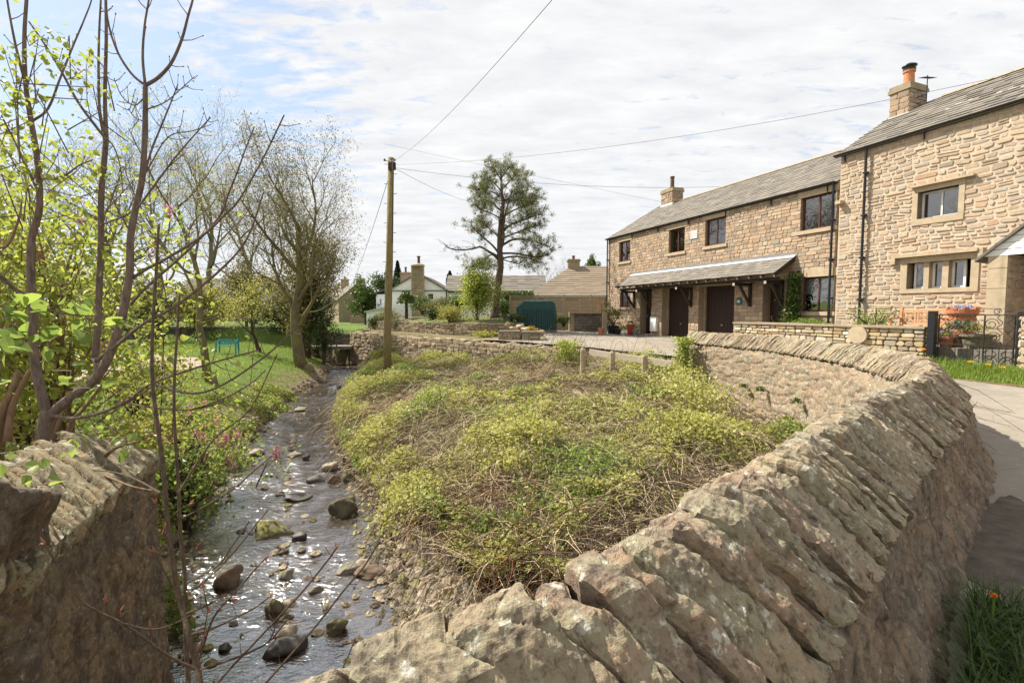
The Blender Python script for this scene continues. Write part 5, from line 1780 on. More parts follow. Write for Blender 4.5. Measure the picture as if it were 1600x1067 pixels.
def small_chimney(c, sx, sy, z0, z1, parent, stone='dry_stone', pot='dark', ph=.55, rz=0.0):
    m = MB(); m.box([c[0], c[1], (z0 + z1) / 2], (sx, sy, z1 - z0), rz); m.box([c[0], c[1], z1 - .12], (sx + .14, sy + .14, .12), rz)
    ch = part('chimney', m, M[stone], parent)
    m = MB(); m.lathe([(.13, 0), (.11, .1), (.10, ph - .1), (.14, ph - .08), (.14, ph), (.08, ph)], (c[0], c[1], z1), 10)
    part('chimney_pot', m, M['brown_pot'], ch)
    return ch

# white cottage
wc = thing('white_cottage', 'white rendered cottage with a tall stone gable chimney beyond the garden', 'house', (-8.5, 45, -1))
pe = at(697, 454, 45); pl_ = at(609, 454, 45); pk = at(653, 428, 45)
Wg = pe[0] - pl_[0]
# gable block: ridge runs away from us
P, rfA = gable_house((pe[0], 45.0), (0, 1), 9.0, Wg, -1.6, pe[2], pk[2], wc, 'white_render', 'slate', ov=.12)
m = MB(); cx0, cx1 = at(643.5, 450, 44.6)[0], at(662, 450, 44.6)[0]
zc = at(650, 416, 44.6)[2]
m.box([(cx0 + cx1) / 2, 44.7, (zc - 1.6) / 2], (cx1 - cx0, .6, zc + 1.6)); m.lathe([(.62, 0), (.66, .1), (.62, .18), (.4, .28), (.1, .3)], ((cx0 + cx1) / 2, 44.7, zc - .05), 12)
m.box([cx1 + .12, 44.8, -.3], (.28, .4, 2.4))
chs = part('gable_chimney', m, M['dry_stone'], wc)
m = MB(); m.lathe([(.16, 0), (.13, .1), (.12, .6), (.17, .62), (.17, .72), (.1, .72)], ((cx0 + cx1) / 2 + .1, 44.7, zc + .2), 12); part('chimney_pot', m, M['brown_pot'], chs)
s_ = MB(); stone_polys(lay_rows(cx1 - cx0, -1.5, zc - .05, [], (.14, .24), (.25, .5), 111), .015, (.01, .04), .06, frame_map((cx0, 44.4, 0), (1, 0, 0), (0, -1, 0)), 111, 0, s_)
part('facing_stones', s_, M['dry_stone'], chs)
wa0, wa1 = at(668, 464, 45)[0], at(678, 464, 45)[0]; wz0, wz1 = at(670, 469, 45)[2], at(670, 458, 45)[2]
simple_window(None, wa0, wa1, wz0, wz1, wc, n=1, side=lambda u, z, o: np.array([u, 45 + o, z]))
# wing to the side: ridge parallel to the picture
pw0 = at(697, 455, 46.5)
P, rfB = gable_house((pw0[0] + .02, 46.5), (1, 0), 9.5, 5.2, -1.6, pw0[2], at(720, 432, 49.1)[2], wc, 'white_render', 'slate', ov=.15)
m = MB(); m.tube([(pe[0] + .06, 44.93, pe[2] - .05), (pe[0] + .06, 44.93, -1.4)], .055, 6); part('downpipe', m, M['gutter_black'], wc)
m = MB(); m.bar((pe[0] + .1, 46.28, pw0[2] - .08), (pe[0] + 9.5, 46.28, pw0[2] - .08), .1, .1); part('gutter', m, M['gutter_black'], wc)
small_chimney((at(634, 430, 51)[0], 51), 1.0, .6, 2.5, at(634, 425.5, 51)[2], wc)
# two-storey return and lean-to
q0, q1 = at(588, 460, 46.5), at(613, 452, 46.5)
m = MB(); m.obox((q0[0], 46.4, -1.6), (q1[0] - q0[0], 0, 0), (0, 6, 0), (0, 0, q0[2] + 1.6)); part('wall', m, M['white_render'], wc)
m = MB(); m.add([(q0[0] - .2, 46.2, q0[2]), (q1[0], 46.2, q1[2] + .15), (q1[0], 52.5, q1[2] + .15), (q0[0] - .2, 52.5, q0[2]), (q0[0] - .2, 46.2, q0[2] + .12), (q1[0], 46.2, q1[2] + .27), (q1[0], 52.5, q1[2] + .27), (q0[0] - .2, 52.5, q0[2] + .12)],
                [[0, 1, 5, 4], [4, 5, 6, 7], [0, 3, 2, 1], [3, 0, 4, 7]]); part('roof', m, M['slate'], wc)
simple_window(None, at(593, 470, 46.4)[0], at(597, 470, 46.4)[0], at(593, 478, 46.4)[2], at(593, 466, 46.4)[2], wc, n=1, side=lambda u, z, o: np.array([u, 46.4 + o, z]))
o = thing('lean_to_shed', 'small white lean-to with grey roof against the side of the white cottage', 'shed', (-12.6, 44, -1.5))
a0, a1 = at(572.5, 488, 43.5), at(602, 482, 43.5)
m = MB(); m.add([(a0[0], 43.5, -1.6), (a1[0], 43.5, -1.6), (a1[0], 43.5, a1[2]), (a0[0], 43.5, a0[2]), (a0[0], 46.3, -1.6), (a1[0], 46.3, -1.6), (a1[0], 46.3, a1[2]), (a0[0], 46.3, a0[2])], [[0, 1, 2, 3], [5, 4, 7, 6], [4, 0, 3, 7]])
part('wall', m, M['white_render'], o)
m = MB(); m.obox((a0[0] - .15, 43.3, a0[2] - .02), (a1[0] - a0[0] + .15, 0, a1[2] - a0[2] + .04), (0, 3.0, 0), (0, 0, .1)); part('roof', m, M['lead'], o)
m = MB(); m.box([at(587, 498, 43.5)[0], 43.47, at(587, 498, 43.5)[2]], (.32, .05, .5)); part('window', m, M['dark_glass'], o)

# bungalow with brown roof
bg_ = thing('bungalow', 'low bungalow with brown hipped tile roof and white fascia behind the fence', 'house', (6, 39, -1.2))
e0 = at(824, 459.5, 36); r0 = at(900, 418, 40)
P, rfC = gable_house((e0[0] + .3, 36.3), (1, -.015), 13.0, 7.6, -1.3, e0[2] - .02, r0[2], bg_, 'terracotta', 'brown_tile', hip=3.4, ov=.3)
m = MB(); m.bar((e0[0] - .02, 35.92, e0[2] - .12), (e0[0] + 13, 35.8, e0[2] - .12), .06, .2); part('fascia', m, M['white_paint'], bg_)
for k in range(3): simple_window(P, 1.0 + 2.6 * k, 2.4 + 2.6 * k, -.2, e0[2] - .35, bg_)
p_ = at(896, 412, 40.0); small_chimney((p_[0], 40.0), .95, .7, 2.6, at(896, 405.5, 40)[2], bg_, 'dressed_dark', ph=.3)

# old stone house past the footbridge
sh = thing('stone_house', 'distant old stone house with two chimneys seen past the footbridge', 'house', (-19, 57, -1.5))
cpt = at(529, 468, 56)
P, rfD = gable_house((cpt[0] - 4.6, cpt[1] + 7.9), (.5, -.86), 9.1, 3.9, -1.7, cpt[2], at(553, 446, 57)[2], sh, 'dry_stone', 'slate', ov=.15)
for u in (3.0, 5.6): simple_window(P, u, u + .9, -.3, .7, sh, n=2)
for (px, y_) in ((539, 62), (563, 57.5)):
    q = at(px, 446, y_); small_chimney((q[0], y_), .8, .6, q[2] - 1.0, at(px, 436, y_)[2], sh, ph=.3)
gw = thing('garden_wall', 'pale low wall with end pier in front of the distant stone house', 'wall', (-17.6, 52, -1.5))
q = at(548, 508, 51)
built_wall(gw, np.array([(q[0], 51), (q[0] + 3.2, 51.6)]), -1.6, -.4, .4, (.2, .3), (.3, .6), 'dry_stone', 'mortar_brown', .012, (.01, .03), .06, True, 121, 0)
fh = thing('house', 'pale grey roofed house half hidden by shrubs and bare trees across the lawn', 'house', (-37, 64, -1.6))
gable_house((-43, 62.0), (1, .1), 12, 7, -1.8, 1.6, 4.4, fh, 'dressed_dark', 'slate', ov=.2)

# ---------------------------------------------------------------- garden bank behind the retaining wall
bedw = thing('dry_stone_wall', 'curved drystone wall holding up the shrub bed beside the drive', 'wall', (-2, 26, -1.2))
BP = catmull([at(580, 510, 34)[:2], at(620, 510, 31)[:2], at(665, 510, 28.4)[:2], at(710, 510, 26.4)[:2], at(755, 510, 25.2)[:2], at(795, 510, 25.6)[:2], at(812, 510, 26.8)[:2]], .5)
built_wall(bedw, BP, -1.45, -.62, .4, (.06, .13), (.14, .38), 'dry_stone', 'mortar_dark', .012, (.02, .07), .1, True, 131, .05)
bp = np.vstack([BP, [(1.1, 29), (1.0, 33), (-4, 38), (-10, 40)]])
nbp = len(bp); cen = np.array([-3.5, 31.5])
m = MB(); rings = []
for k, (sc, z_) in enumerate(((1.0, -.72), (.9, -.6), (.7, -.42), (.35, -.35), (.02, -.35))):
    q = cen + (bp - cen) * sc
    zz = z_ + .07 * fbm(q[:, 0] * 1.3, q[:, 1] * 1.3, 2, 3)
    rings.append(np.concatenate([q, zz[:, None]], 1))
R_ = np.array(rings); R_ = np.concatenate([R_, R_[:, :1]], 1)
structure('garden_bank', MB().grid(R_, rnd=np.where(fbm(R_[..., 0] * .6, R_[..., 1] * .6, 1, 3) > -.1, .8, .3)), M['ground'], attrs=True)
# low stone planters at the drive's edge
pk_ = thing('stone_planter', 'low dry-stone planter with flat slab top at the edge of the drive', 'planter', (.6, 22, -1.25))
x0, x1 = at(781, 520, 22)[0], at(814, 520, 22)[0]
built_wall(pk_, np.array([(x0, 22.2), (x1, 22.1)]), -1.35, -.93, .7, (.07, .12), (.15, .3), 'dry_stone', 'mortar_dark', .012, (.02, .05), .08, True, 141, .01)
x2, x3 = at(818, 520, 21.7)[0], at(843, 520, 21.7)[0]
built_wall(pk_, np.array([(x2, 21.8), (x3, 21.7)]), -1.35, -.95, .7, (.12, .2), (.2, .4), 'dry_stone', 'mortar_dark', .012, (.01, .03), .06, True, 143, .0)
m = MB(); m.obox((x2 - .08, 21.36, -.945), (x3 - x2 + .16, -.1, 0), (.02, .85, 0), (0, 0, .07)); m.obox((x0 - .05, 21.8, -.925), (x1 - x0, -.1, 0), (.02, .8, 0), (0, 0, .06)); part('slab', m, M['footbridge_stone'], pk_)

def boulder(px, py, wpx, hpx, z, label, mat='dark_stone', seed=1, rz=0.0, name='boulder', depth=None, group=None, sub=4, Y=None, rough_=.25):
    """a boulder whose foot shows at pixel (px, py) on height z"""
    p = gz(px, py, z) if Y is None else at(px, py, Y)
    k = p[1] / FPX
    w, h = wpx * k, max(hpx * k * 1.15, .03)
    dpt = depth or w * .8
    m = MB(); c = np.array([p[0], p[1] + dpt * .3, (z if Y is None else p[2]) + h * .16])
    rock(m, c, (w * 1.15, dpt * 1.1, h * 1.35), seed, sub, rz, rough_=rough_)
    return single(name, m, M[mat], label, 'boulder' if name == 'boulder' else 'stone', (c[0], c[1], c[2] - h * .5), smooth=True, group=group)

for k, (px, py, w, h, Y, lab) in enumerate([(814, 512, 14, 9, 23.4, 'round pale boulder on the rockery in front of the oil tank'), (822, 516, 22, 8, 23.0, 'flat slab-like boulder beside the round pale one on the rockery'),
        (793, 508, 9, 6, 24.2, 'small grey boulder lying in dark grass near the pine foot'), (846, 521, 14, 6, 22.2, 'low tan boulder beside the planter slab on the drive edge'), (803, 515, 14, 6, 23.2, 'brown boulder tucked between planter wall and rockery')]):
    boulder(px, py, w, h, 0, lab, 'dry_stone', 200 + k, Y=Y)
m = MB(); rock(m, (2.2, 17.9, -1.42), (1.0, .9, .22), 231, 4); 
single('stone_slab', m, M['footbridge_stone'], 'flat weathered slab lying on the end of the retaining wall', 'slab', (2.2, 17.9, -1.5), smooth=True)

# teal bench on the lawn
class _F: pass
gb_ = gz(358, 548, -2.12)
FB = Facade((gb_[0], gb_[1]), (1, .25))
slatted_bench('garden_bench', 'small teal painted garden bench standing on the far lawn', FB, -.5, .5, 0, float(ground_z(np.array([gb_[0]]), np.array([gb_[1]]))[0][0]), 'teal_paint', cross=False, hb=.78)

# utility pole and wires
up = at(606, 575, 20.0); ut = at(611, 247, 20.0)
zg = float(ground_z(np.array([up[0]]), np.array([20.0]))[0][0])
pole = thing('utility_pole', 'tall mossy wooden utility pole standing on the stream bank', 'pole', (up[0], 20, zg))
m = MB(); m.tube([np.array([up[0] - .02, 20, zg - .4]), np.array([up[0], 20, -1]), (up + ut) / 2, ut], [.165, .16, .145, .12], 14); part('shaft', m, M['pole_wood'], pole, smooth=True)
m = MB()
for k, v in enumerate(np.linspace(.42, .97, 13)):
    c = up + (ut - up) * v; sg = 1 if k % 2 else -1
    m.tube([c + [sg * .1, 0, 0], c + [sg * .26, 0, .01]], .011, 5)
part('climbing_pegs', m, M['iron'], pole)
m = MB(); c = up + (ut - up) * .955
m.box(c + [.0, -.16, 0], (.12, .1, .3)); m.tube([c + [.16, -.02, -.1], c + [.16, -.02, .2]], .05, 8)
for dx_ in (-.2, .2): m.tube([c + [0, -.13, .2], c + [dx_, -.2, .22]], .014, 5); m.lathe([(.03, 0), (.05, .03), (.03, .09)], c + [dx_, -.2, .2], 8)
part('terminal_box', m, M['iron'], pole)
m = MB(); m.tube([up + (ut - up) * .6 + [.13, -.07, 0], up + (ut - up) * .95 + [.12, -.06, 0]], .018, 5); part('cable_guard', m, M['iron'], pole)

def wire(a, b, sag, label, r=.012, n=22):
    a, b = np.asarray(a, float), np.asarray(b, float)
    t_ = np.linspace(0, 1, n)[:, None]
    p = a + (b - a) * t_; p[:, 2] -= sag * 4 * (t_ * (1 - t_))[:, 0]
    m = MB(); m.tube(p, r, 5)
    single('overhead_wire', m, M['wire_black'], label, 'wire', a)
top = ut + (up - ut) * .02
wire(top, at(880, -20, 6.0), .25, 'overhead wire climbing steeply from the pole top over the brambles', .0045)
wire(top + [0, 0, -.1], at(1640, 104, 11.0), .45, 'long sagging wire from the pole top running past the tall chimney', .006)
wire(top + [0, 0, -.2], at(1126, 292, 21.3), .3, 'wire from the pole to the long coursed-stone house', .007)
wire(top + [0, 0, -.15], at(745, 318, 33.0), .2, 'short wire from the pole sloping down towards the pine tree', .008)
wire(top + [0, 0, -.3], at(545, 452, 56.0), .5, 'wire sloping from the pole down to the distant stone house', .013)
wire(top + [0, 0, -.4], at(600, 460, 46.2), .3, 'wire dropping from the pole to the white cottage', .010)
wire(at(600, 225, 60), at(1640, 430, 60) * [1, 1, 1], .4, 'faint far wire crossing the sky behind the pine tree', .012)

# ---------------------------------------------------------------- boulders in the stream
WZ_ = WATER_Z + .0
BL = [(415, 842, 72, 22, 'flat mossy-topped slab breaking the stream beside white foam', 'river_moss', .5, 1),
      (462, 846, 26, 16, 'dark wet rock butting against the flat mossy slab', 'river_dark', .3, 2),
      (348, 918, 54, 30, 'large square brown rock in mid stream', 'river_brown', .4, 3),
      (444, 905, 30, 16, 'grey wedge-shaped rock in open water', 'river_grey', .2, 4),
      (427, 962, 34, 30, 'upright dark rock with moss cap beside a cream stone', 'river_moss', .1, 5),
      (450, 948, 24, 14, 'smooth cream stone leaning on a mossy dark rock', 'river_cream', .6, 6),
      (437, 1024, 66, 28, 'long black rock lying low in the stream', 'river_dark', .5, 7),
      (443, 997, 44, 12, 'thin pinkish slab just above the long black rock', 'river_cream', .3, 8),
      (522, 990, 40, 24, 'rock covered in thick brown moss tufts', 'river_moss', .2, 9),
      (532, 808, 46, 34, 'big green-topped boulder at the shingle edge', 'river_moss', .4, 10),
      (541, 897, 34, 16, 'grey oval stone of a pale trio near the shingle', 'river_grey', .3, 11),
      (566, 890, 30, 15, 'tan topmost stone of a pale trio near the shingle', 'river_cream', .5, 12),
      (574, 903, 46, 13, 'flat tan stone under the pale trio near the shingle', 'river_brown', .2, 13),
      (458, 782, 46, 10, 'low dark rock lying across the current', 'river_dark', .4, 14),
      (515, 736, 24, 18, 'pale round boulder above the black shore rocks', 'river_cream', .2, 15),
      (492, 754, 30, 13, 'black wet rock furthest out of the shore rocks', 'river_dark', .3, 16),
      (521, 754, 20, 14, 'brown rounded rock between black shore rocks', 'river_brown', .3, 17),
      (543, 754, 20, 15, 'greenish rounded rock under the bramble edge', 'river_moss', .3, 18),
      (476, 720, 14, 12, 'small dark boulder below the narrow stretch', 'river_dark', .3, 19),
      (460, 713, 20, 7, 'flat pale stone below the narrow stretch', 'river_cream', .3, 20),
      (397, 710, 24, 9, 'flat tan stone beneath the bank with pink flowers', 'river_cream', .3, 21),
      (347, 1016, 26, 12, 'small black rock near the stems of the saplings', 'river_dark', .3, 22),
      (470, 642, 22, 7, 'low pale rock near the upper bend of the stream', 'river_grey', .3, 23),
      (528, 608, 16, 6, 'dark rock midway along the upper reach', 'river_dark', .3, 24),
      (668, 972, 42, 18, 'large tan cobble on the shingle below the parapet', 'river_cream', .3, 25),
      (722, 955, 46, 12, 'cobble blotched with yellow lichen below the parapet', 'river_lichen', .3, 26),
      (508, 582, 13, 5, 'small dark rock near the footbridge', 'river_dark', .3, 27),
      (690, 925, 22, 12, 'rounded olive cobble heading the shingle heap', 'river_moss', .3, 28)]
for nm, pal, lich in (('river_moss', [(.10, .085, .055)], (.13, .12, .02)), ('river_dark', [(.035, .03, .027)], (.08, .07, .05)), ('river_brown', [(.14, .095, .065)], None), ('river_grey', [(.20, .175, .14)], (.12, .13, .05)), ('river_cream', [(.33, .27, .20)], None), ('river_lichen', [(.27, .22, .15)], (.45, .42, .08))):
    t_ = NT(nm); n = t_.noise(9, 6, .7); c0 = np.array(pal[0])
    base = t_.ramp(n, [(.3, tuple(c0 * .6)), (.7, tuple(c0 * 1.35))])
    if lich:
        sp_ = t_.n('ShaderNodeSeparateXYZ'); t_.l(t_.geo('Normal'), sp_.inputs[0])
        k_ = t_.math('MULTIPLY', t_.ramp(sp_.outputs[2], [(.35, 0.0), (.75, 1.0)]), t_.ramp(t_.noise(5, 5, .7), [(.42, 0.0), (.58, 1.0)]))
        base = t_.mix(k_, base, lich)
    t_.bsdf(base, .55 if nm == 'river_dark' else .8, t_.bump(t_.noise(40, 6, .7), .5, .015), .4); M[nm] = t_.m
for (px, py, w, h, lab, mt, rz_, sd_) in BL:
    boulder(px, py, w, h, WZ_, lab, mt, 300 + sd_, rz_, sub=5 if w > 30 else 4)

# shingle: too many to count
def pebbles(mb, P, size, r, seed):
    """many small stones: each a squashed low-polyhedron of its own"""
    n = len(P)
    k, m = 8, 4
    th, ph = np.meshgrid(np.arange(k) * 2 * np.pi / k, np.linspace(.25, np.pi - .25, m), indexing='ij')
    d = np.stack([np.sin(ph) * np.cos(th), np.sin(ph) * np.sin(th), np.cos(ph)], -1).reshape(-1, 3)
    rad = 1 + r.uniform(-.22, .22, (n, k * m, 1))
    sc = size[:, None, None] * np.stack([r.uniform(.7, 1.3, n), r.uniform(.6, 1.0, n), r.uniform(.4, .75, n)], -1)[:, None, :]
    p = d[None] * rad * sc * .5
    a = r.uniform(0, 6.28, n)[:, None]; ca, sa = np.cos(a), np.sin(a)
    p = np.stack([p[..., 0] * ca - p[..., 1] * sa, p[..., 0] * sa + p[..., 1] * ca, p[..., 2]], -1) + P[:, None, :]
    i, j = np.meshgrid(np.arange(k), np.arange(m - 1), indexing='ij')
    q = np.stack([i * m + j, ((i + 1) % k) * m + j, ((i + 1) % k) * m + j + 1, i * m + j + 1], -1).reshape(-1, 4)
    o = np.arange(n)[:, None, None] * (k * m)
    top = (np.arange(k)[::-1] * m)[None, None] + o; bot = (np.arange(k) * m + m - 1)[None, None] + o
    mb.add(p.reshape(-1, 3), (q[None] + o).reshape(-1, 4)[:, ::-1], top.reshape(-1, k)[:, ::-1], bot.reshape(-1, k)[:, ::-1])
stone_mat('shingle', [(.17, .135, .095), (.22, .18, .13), (.12, .10, .075), (.085, .07, .055), (.20, .165, .12), (.29, .245, .18), (.15, .135, .06)], .8, 14, .4, .01, (.12, .11, .05))
r_ = np.random.default_rng(55)
m = MB()
n_ = 8200
y_ = 4.6 + 29 * r_.random(n_) ** 1.7
cx_, hw_ = stream_x(y_)
side = np.where(r_.random(n_) < .78, 1, -1)
off = r_.normal(size=n_) * .36 * np.clip(9 / (y_ + 3), .35, 1.1) + .12
x_ = cx_ + side * (hw_ + off)
sz = .045 + .13 * r_.random(n_) ** 2.6
# the wide shingle spit below the parapet
n2_ = 2400
y2 = 4.9 + 3.2 * r_.random(n2_) ** 1.2; c2, h2_ = stream_x(y2)
x2_ = c2 + h2_ + r_.uniform(-.2, 1.5, n2_) * (1 - .15 * (y2 - 5))
x_ = np.concatenate([x_, x2_]); y_ = np.concatenate([y_, y2]); sz = np.concatenate([sz, .05 + .19 * r_.random(n2_) ** 2.0])
# loose stones breaking the water
n3 = 420; y3 = 5 + 26 * r_.random(n3) ** 1.4; c3, h3 = stream_x(y3); x3_ = c3 + h3 * r_.uniform(-1, 1, n3) ** 3 * .98
x_ = np.concatenate([x_, x3_]); y_ = np.concatenate([y_, y3]); sz = np.concatenate([sz, .05 + .14 * r_.random(n3) ** 2])
z_ = np.maximum(ground_z(x_, y_)[0], WATER_Z - .02) + sz * .08
pebbles(m, np.stack([x_, y_, z_], -1), sz, r_, 1)
stuff('river_stones', m, M['shingle'], 'brown and grey river stones heaped along the stream edges', 'stones', smooth=False)
# ---------------------------------------------------------------- plants
def poly(pts, Y0, Y1, n=None):
    """pixel polyline at a depth that runs from Y0 to Y1 -> smooth 3-D polyline"""
    k = len(pts)
    P = np.array([at(a, b, Y0 + (Y1 - Y0) * i / (k - 1)) for i, (a, b) in enumerate(pts)])
    if k < 3: return np.array([P[0] + (P[-1] - P[0]) * t for t in np.linspace(0, 1, 4)])
    Q = np.vstack([2 * P[0] - P[1], P, 2 * P[-1] - P[-2]]); out = []
    for i in range(1, len(Q) - 2):
        a, b, c, d = Q[i - 1:i + 3]
        for t in np.linspace(0, 1, 4, endpoint=False):
            out.append(.5 * (2 * b + (c - a) * t + (2 * a - 5 * b + 4 * c - d) * t ** 2 + (3 * b - 3 * c + d - a) * t ** 3))
    out.append(Q[-2])
    return np.array(out)

def grow(p, d, L, r, lvl, mx, rs, mbs, tips, kids=(4, 6), spread=.75, up=.12, shrink=.62, wig=.13, nseg=7, sides=None, start=.3, rk=.55):
    p = np.asarray(p, float); d = np.asarray(d, float) / np.linalg.norm(d)
    pts, cur, dd = [p], p.copy(), d.copy()
    dirs = [dd]
    for k in range(nseg):
        dd = dd + rs.normal(size=3) * wig + np.array([0, 0, up * (1 if lvl else .3)])
        dd /= np.linalg.norm(dd)
        cur = cur + dd * L / nseg
        pts.append(cur); dirs.append(dd)
    pts = np.array(pts)
    e = .25 if lvl < mx else .35
    rad = r * (1 - (1 - e) * np.linspace(0, 1, nseg + 1) ** .9)
    mb = mbs[min(lvl, len(mbs) - 1)]
    mb.tube(pts, rad, (sides or (9, 6, 4, 3, 3))[min(lvl, 4)], cap=lvl < 2)
    if lvl >= mx:
        tips.append((pts[-1], dirs[-1])); tips.append((pts[nseg // 2], dirs[nseg // 2]))
        return
    n = rs.integers(kids[0], kids[1] + 1)
    a0 = rs.uniform(0, 6.28)
    for k in range(n):
        f = start + (1 - start) * (k + rs.uniform(.1, .9)) / n
        x = f * nseg; i = min(int(x), nseg - 1)
        q = pts[i] + (pts[i + 1] - pts[i]) * (x - i)
        ax = dirs[i + 1]
        s = np.cross(ax, [.13, .31, .94]); s /= np.linalg.norm(s) + 1e-9
        t = np.cross(ax, s)
        a = a0 + k * 2.4 + rs.uniform(-.4, .4)
        sp = spread * rs.uniform(.7, 1.3)
        nd = ax * math.cos(sp) + (s * math.cos(a) + t * math.sin(a)) * math.sin(sp)
        grow(q, nd, L * shrink * rs.uniform(.75, 1.2) * (1.15 - .45 * f), max(r * rk * (1.1 - .5 * f), .004), lvl + 1, mx, rs, mbs, tips, kids, spread, up, shrink, wig, max(4, nseg - 1), sides, .25, rk)
    tips.append((pts[-1], dirs[-1]))

def tree(name, label, foot, H, r0, bark, seed, mx=4, lean=(0, 0), trunk_f=.35, leaf=None, leaf_size=.06, per_tip=2, kids=(4, 6), spread=.7, up=.1, shrink=.62, group=None, cat='tree', rk=.55, twig='bark_grey', jitter=.15, wig=.12, droop=0.0, start=.35):
    rk = .43 if rk == .55 else rk
    rs = np.random.default_rng(seed)
    t = thing(name, label, cat, foot, group)
    tr, br = MB(), MB(); tips = []
    f = np.asarray(foot, float)
    grow(f - [0, 0, .25], (lean[0], lean[1], 1), H * .72, r0, 0, mx, rs, [tr, tr, br, br, br], tips, kids, spread, up, shrink, wig, 9, None, start, rk)
    # root flare
    tr.tube([f - [0, 0, .3], f - [0, 0, .02], f + [lean[0] * .3, lean[1] * .3, .3]], [r0 * 1.7, r0 * 1.35, r0 * 1.0], 9)
    part('trunk', tr, M[bark], t, smooth=True)
    if br.n: part('branches', br, M[twig], t)
    if leaf:
        P = np.array([q for q, _ in tips]); P = np.repeat(P, per_tip, 0) + rs.normal(size=(len(P) * per_tip, 3)) * jitter
        g = MB(); leaves(g, P, leaf_size, rs, .2, .65, droop); part('crown', g, M[leaf], t)
    return t

def gzf(x, y): return float(ground_z(np.array([float(x)]), np.array([float(y)]))[0][0])

# two big trees on the lawn
fx, fy = -10.9, 17.4
tree('bare_tree', 'slender bare tree rising from the lawn between path and stream', (fx, fy, gzf(fx, fy)), 9.6, .155, 'bark_moss', 5, 4, (-.02, .0), leaf='leaf_yellow', leaf_size=.05, per_tip=2, kids=(5, 7), spread=.8, up=.09, start=.42, shrink=.60)
fx, fy = -10.75, 25.0
tree('mossy_tree', 'tall budding mossy tree leaning from the stream bank by the footbridge', (fx, fy, gzf(fx, fy)), 10.4, .34, 'bark_moss', 26, 4, (-.05, .0), leaf='leaf_olive', leaf_size=.075, per_tip=3, kids=(6, 8), spread=.72, up=.08, start=.28, shrink=.64, jitter=.2)
# bare woodland trees far behind the lawn
bgt = [(30, 40, 15.0, 'bare wide-crowned tree standing outermost behind the lime shrubs', 31), (120, 44, 17.5, 'tall bare tree showing between the two outer sapling trunks', 32), (190, 38, 14.5, 'bare twiggy tree showing behind the central sapling trunk', 33),
       (252, 46, 16.5, 'bare grey tree behind the tall thin sapling stems', 34), (330, 42, 17.0, 'large round-headed bare tree behind the slender lawn tree', 35), (400, 50, 17, 'bare tree behind the olive ivy-clad tree', 36)]
for px, y_, h_, lb, sd_ in bgt:
    q = at(px, 500, y_)
    tree('bare_tree', lb, (q[0], y_, -1.7), h_, .34, 'bark_grey', sd_, 4, leaf='leaf_olive', leaf_size=.09, per_tip=1, kids=(5, 7), spread=.78, up=.08, start=.3, shrink=.63, group='bare trees beyond the lawn')

def bush(name, label, c, size, n, leaf, mat, seed, stems='bark_brown', nst=9, cat='shrub', clumps=9, group=None, up=.2, r_=.012, flowers=None, dense=.35, big=False):
    """shrub: stems fanning from the foot and leaf clumps of uneven size at their ends"""
    rs = np.random.default_rng(seed)
    c = np.asarray(c, float); size = np.asarray(size, float)
    t = thing(name, label, cat, c, group)
    m = MB(); P = []; fl = []
    for k in range(nst * 2):
        a = rs.uniform(0, 6.28); q = rs.uniform(.2, 1)
        top = c + np.array([math.cos(a) * size[0] / 2 * q * .9, math.sin(a) * size[1] / 2 * q * .9, size[2] * rs.uniform(.55, 1.0) * (1 - .35 * q * q)])
        md = c + (top - c) * .5 + np.array([-math.cos(a), -math.sin(a), .6]) * .08 * size[2]
        m.tube([c + [math.cos(a) * .05, math.sin(a) * .05, -.1], md, top], [r_ * 1.6, r_, r_ * .4], 4, cap=False)
        for j in range(3):
            s0 = md + (top - md) * rs.uniform(.1, .9); e = s0 + rs.normal(size=3) * size * .12
            m.tube([s0, e], [r_ * .5, r_ * .25], 3, cap=False)
            P.append(e)
        P.append(top); P.append(md + (top - md) * .5)
    P = np.array(P)
    w = rs.random(len(P)) ** 1.5; w /= w.sum()
    i = rs.choice(len(P), n, p=w)
    cl = P[i] + rs.normal(size=(n, 3)) * size * .085 * (1 + dense)
    cl[:, 2] = np.maximum(cl[:, 2], c[2] + .02)
    g = MB()
    if big: big_leaves(g, cl, leaf * 1.05, rs, asp=.75)
    else: leaves(g, cl, leaf, rs, up, .68, fold=len(cl) < 3000)
    part('stems', m, M[stems], t); part('foliage', g, M[mat], t)
    if flowers:
        g = MB(); i = rs.choice(len(P), 14, replace=False)
        q = np.repeat(P[i], 40, 0) + rs.normal(size=(14 * 40, 3)) * [.035, .035, .07]
        leaves(g, q, .035, rs, 0, .8); part('blossom', g, M[flowers], t)
    return t

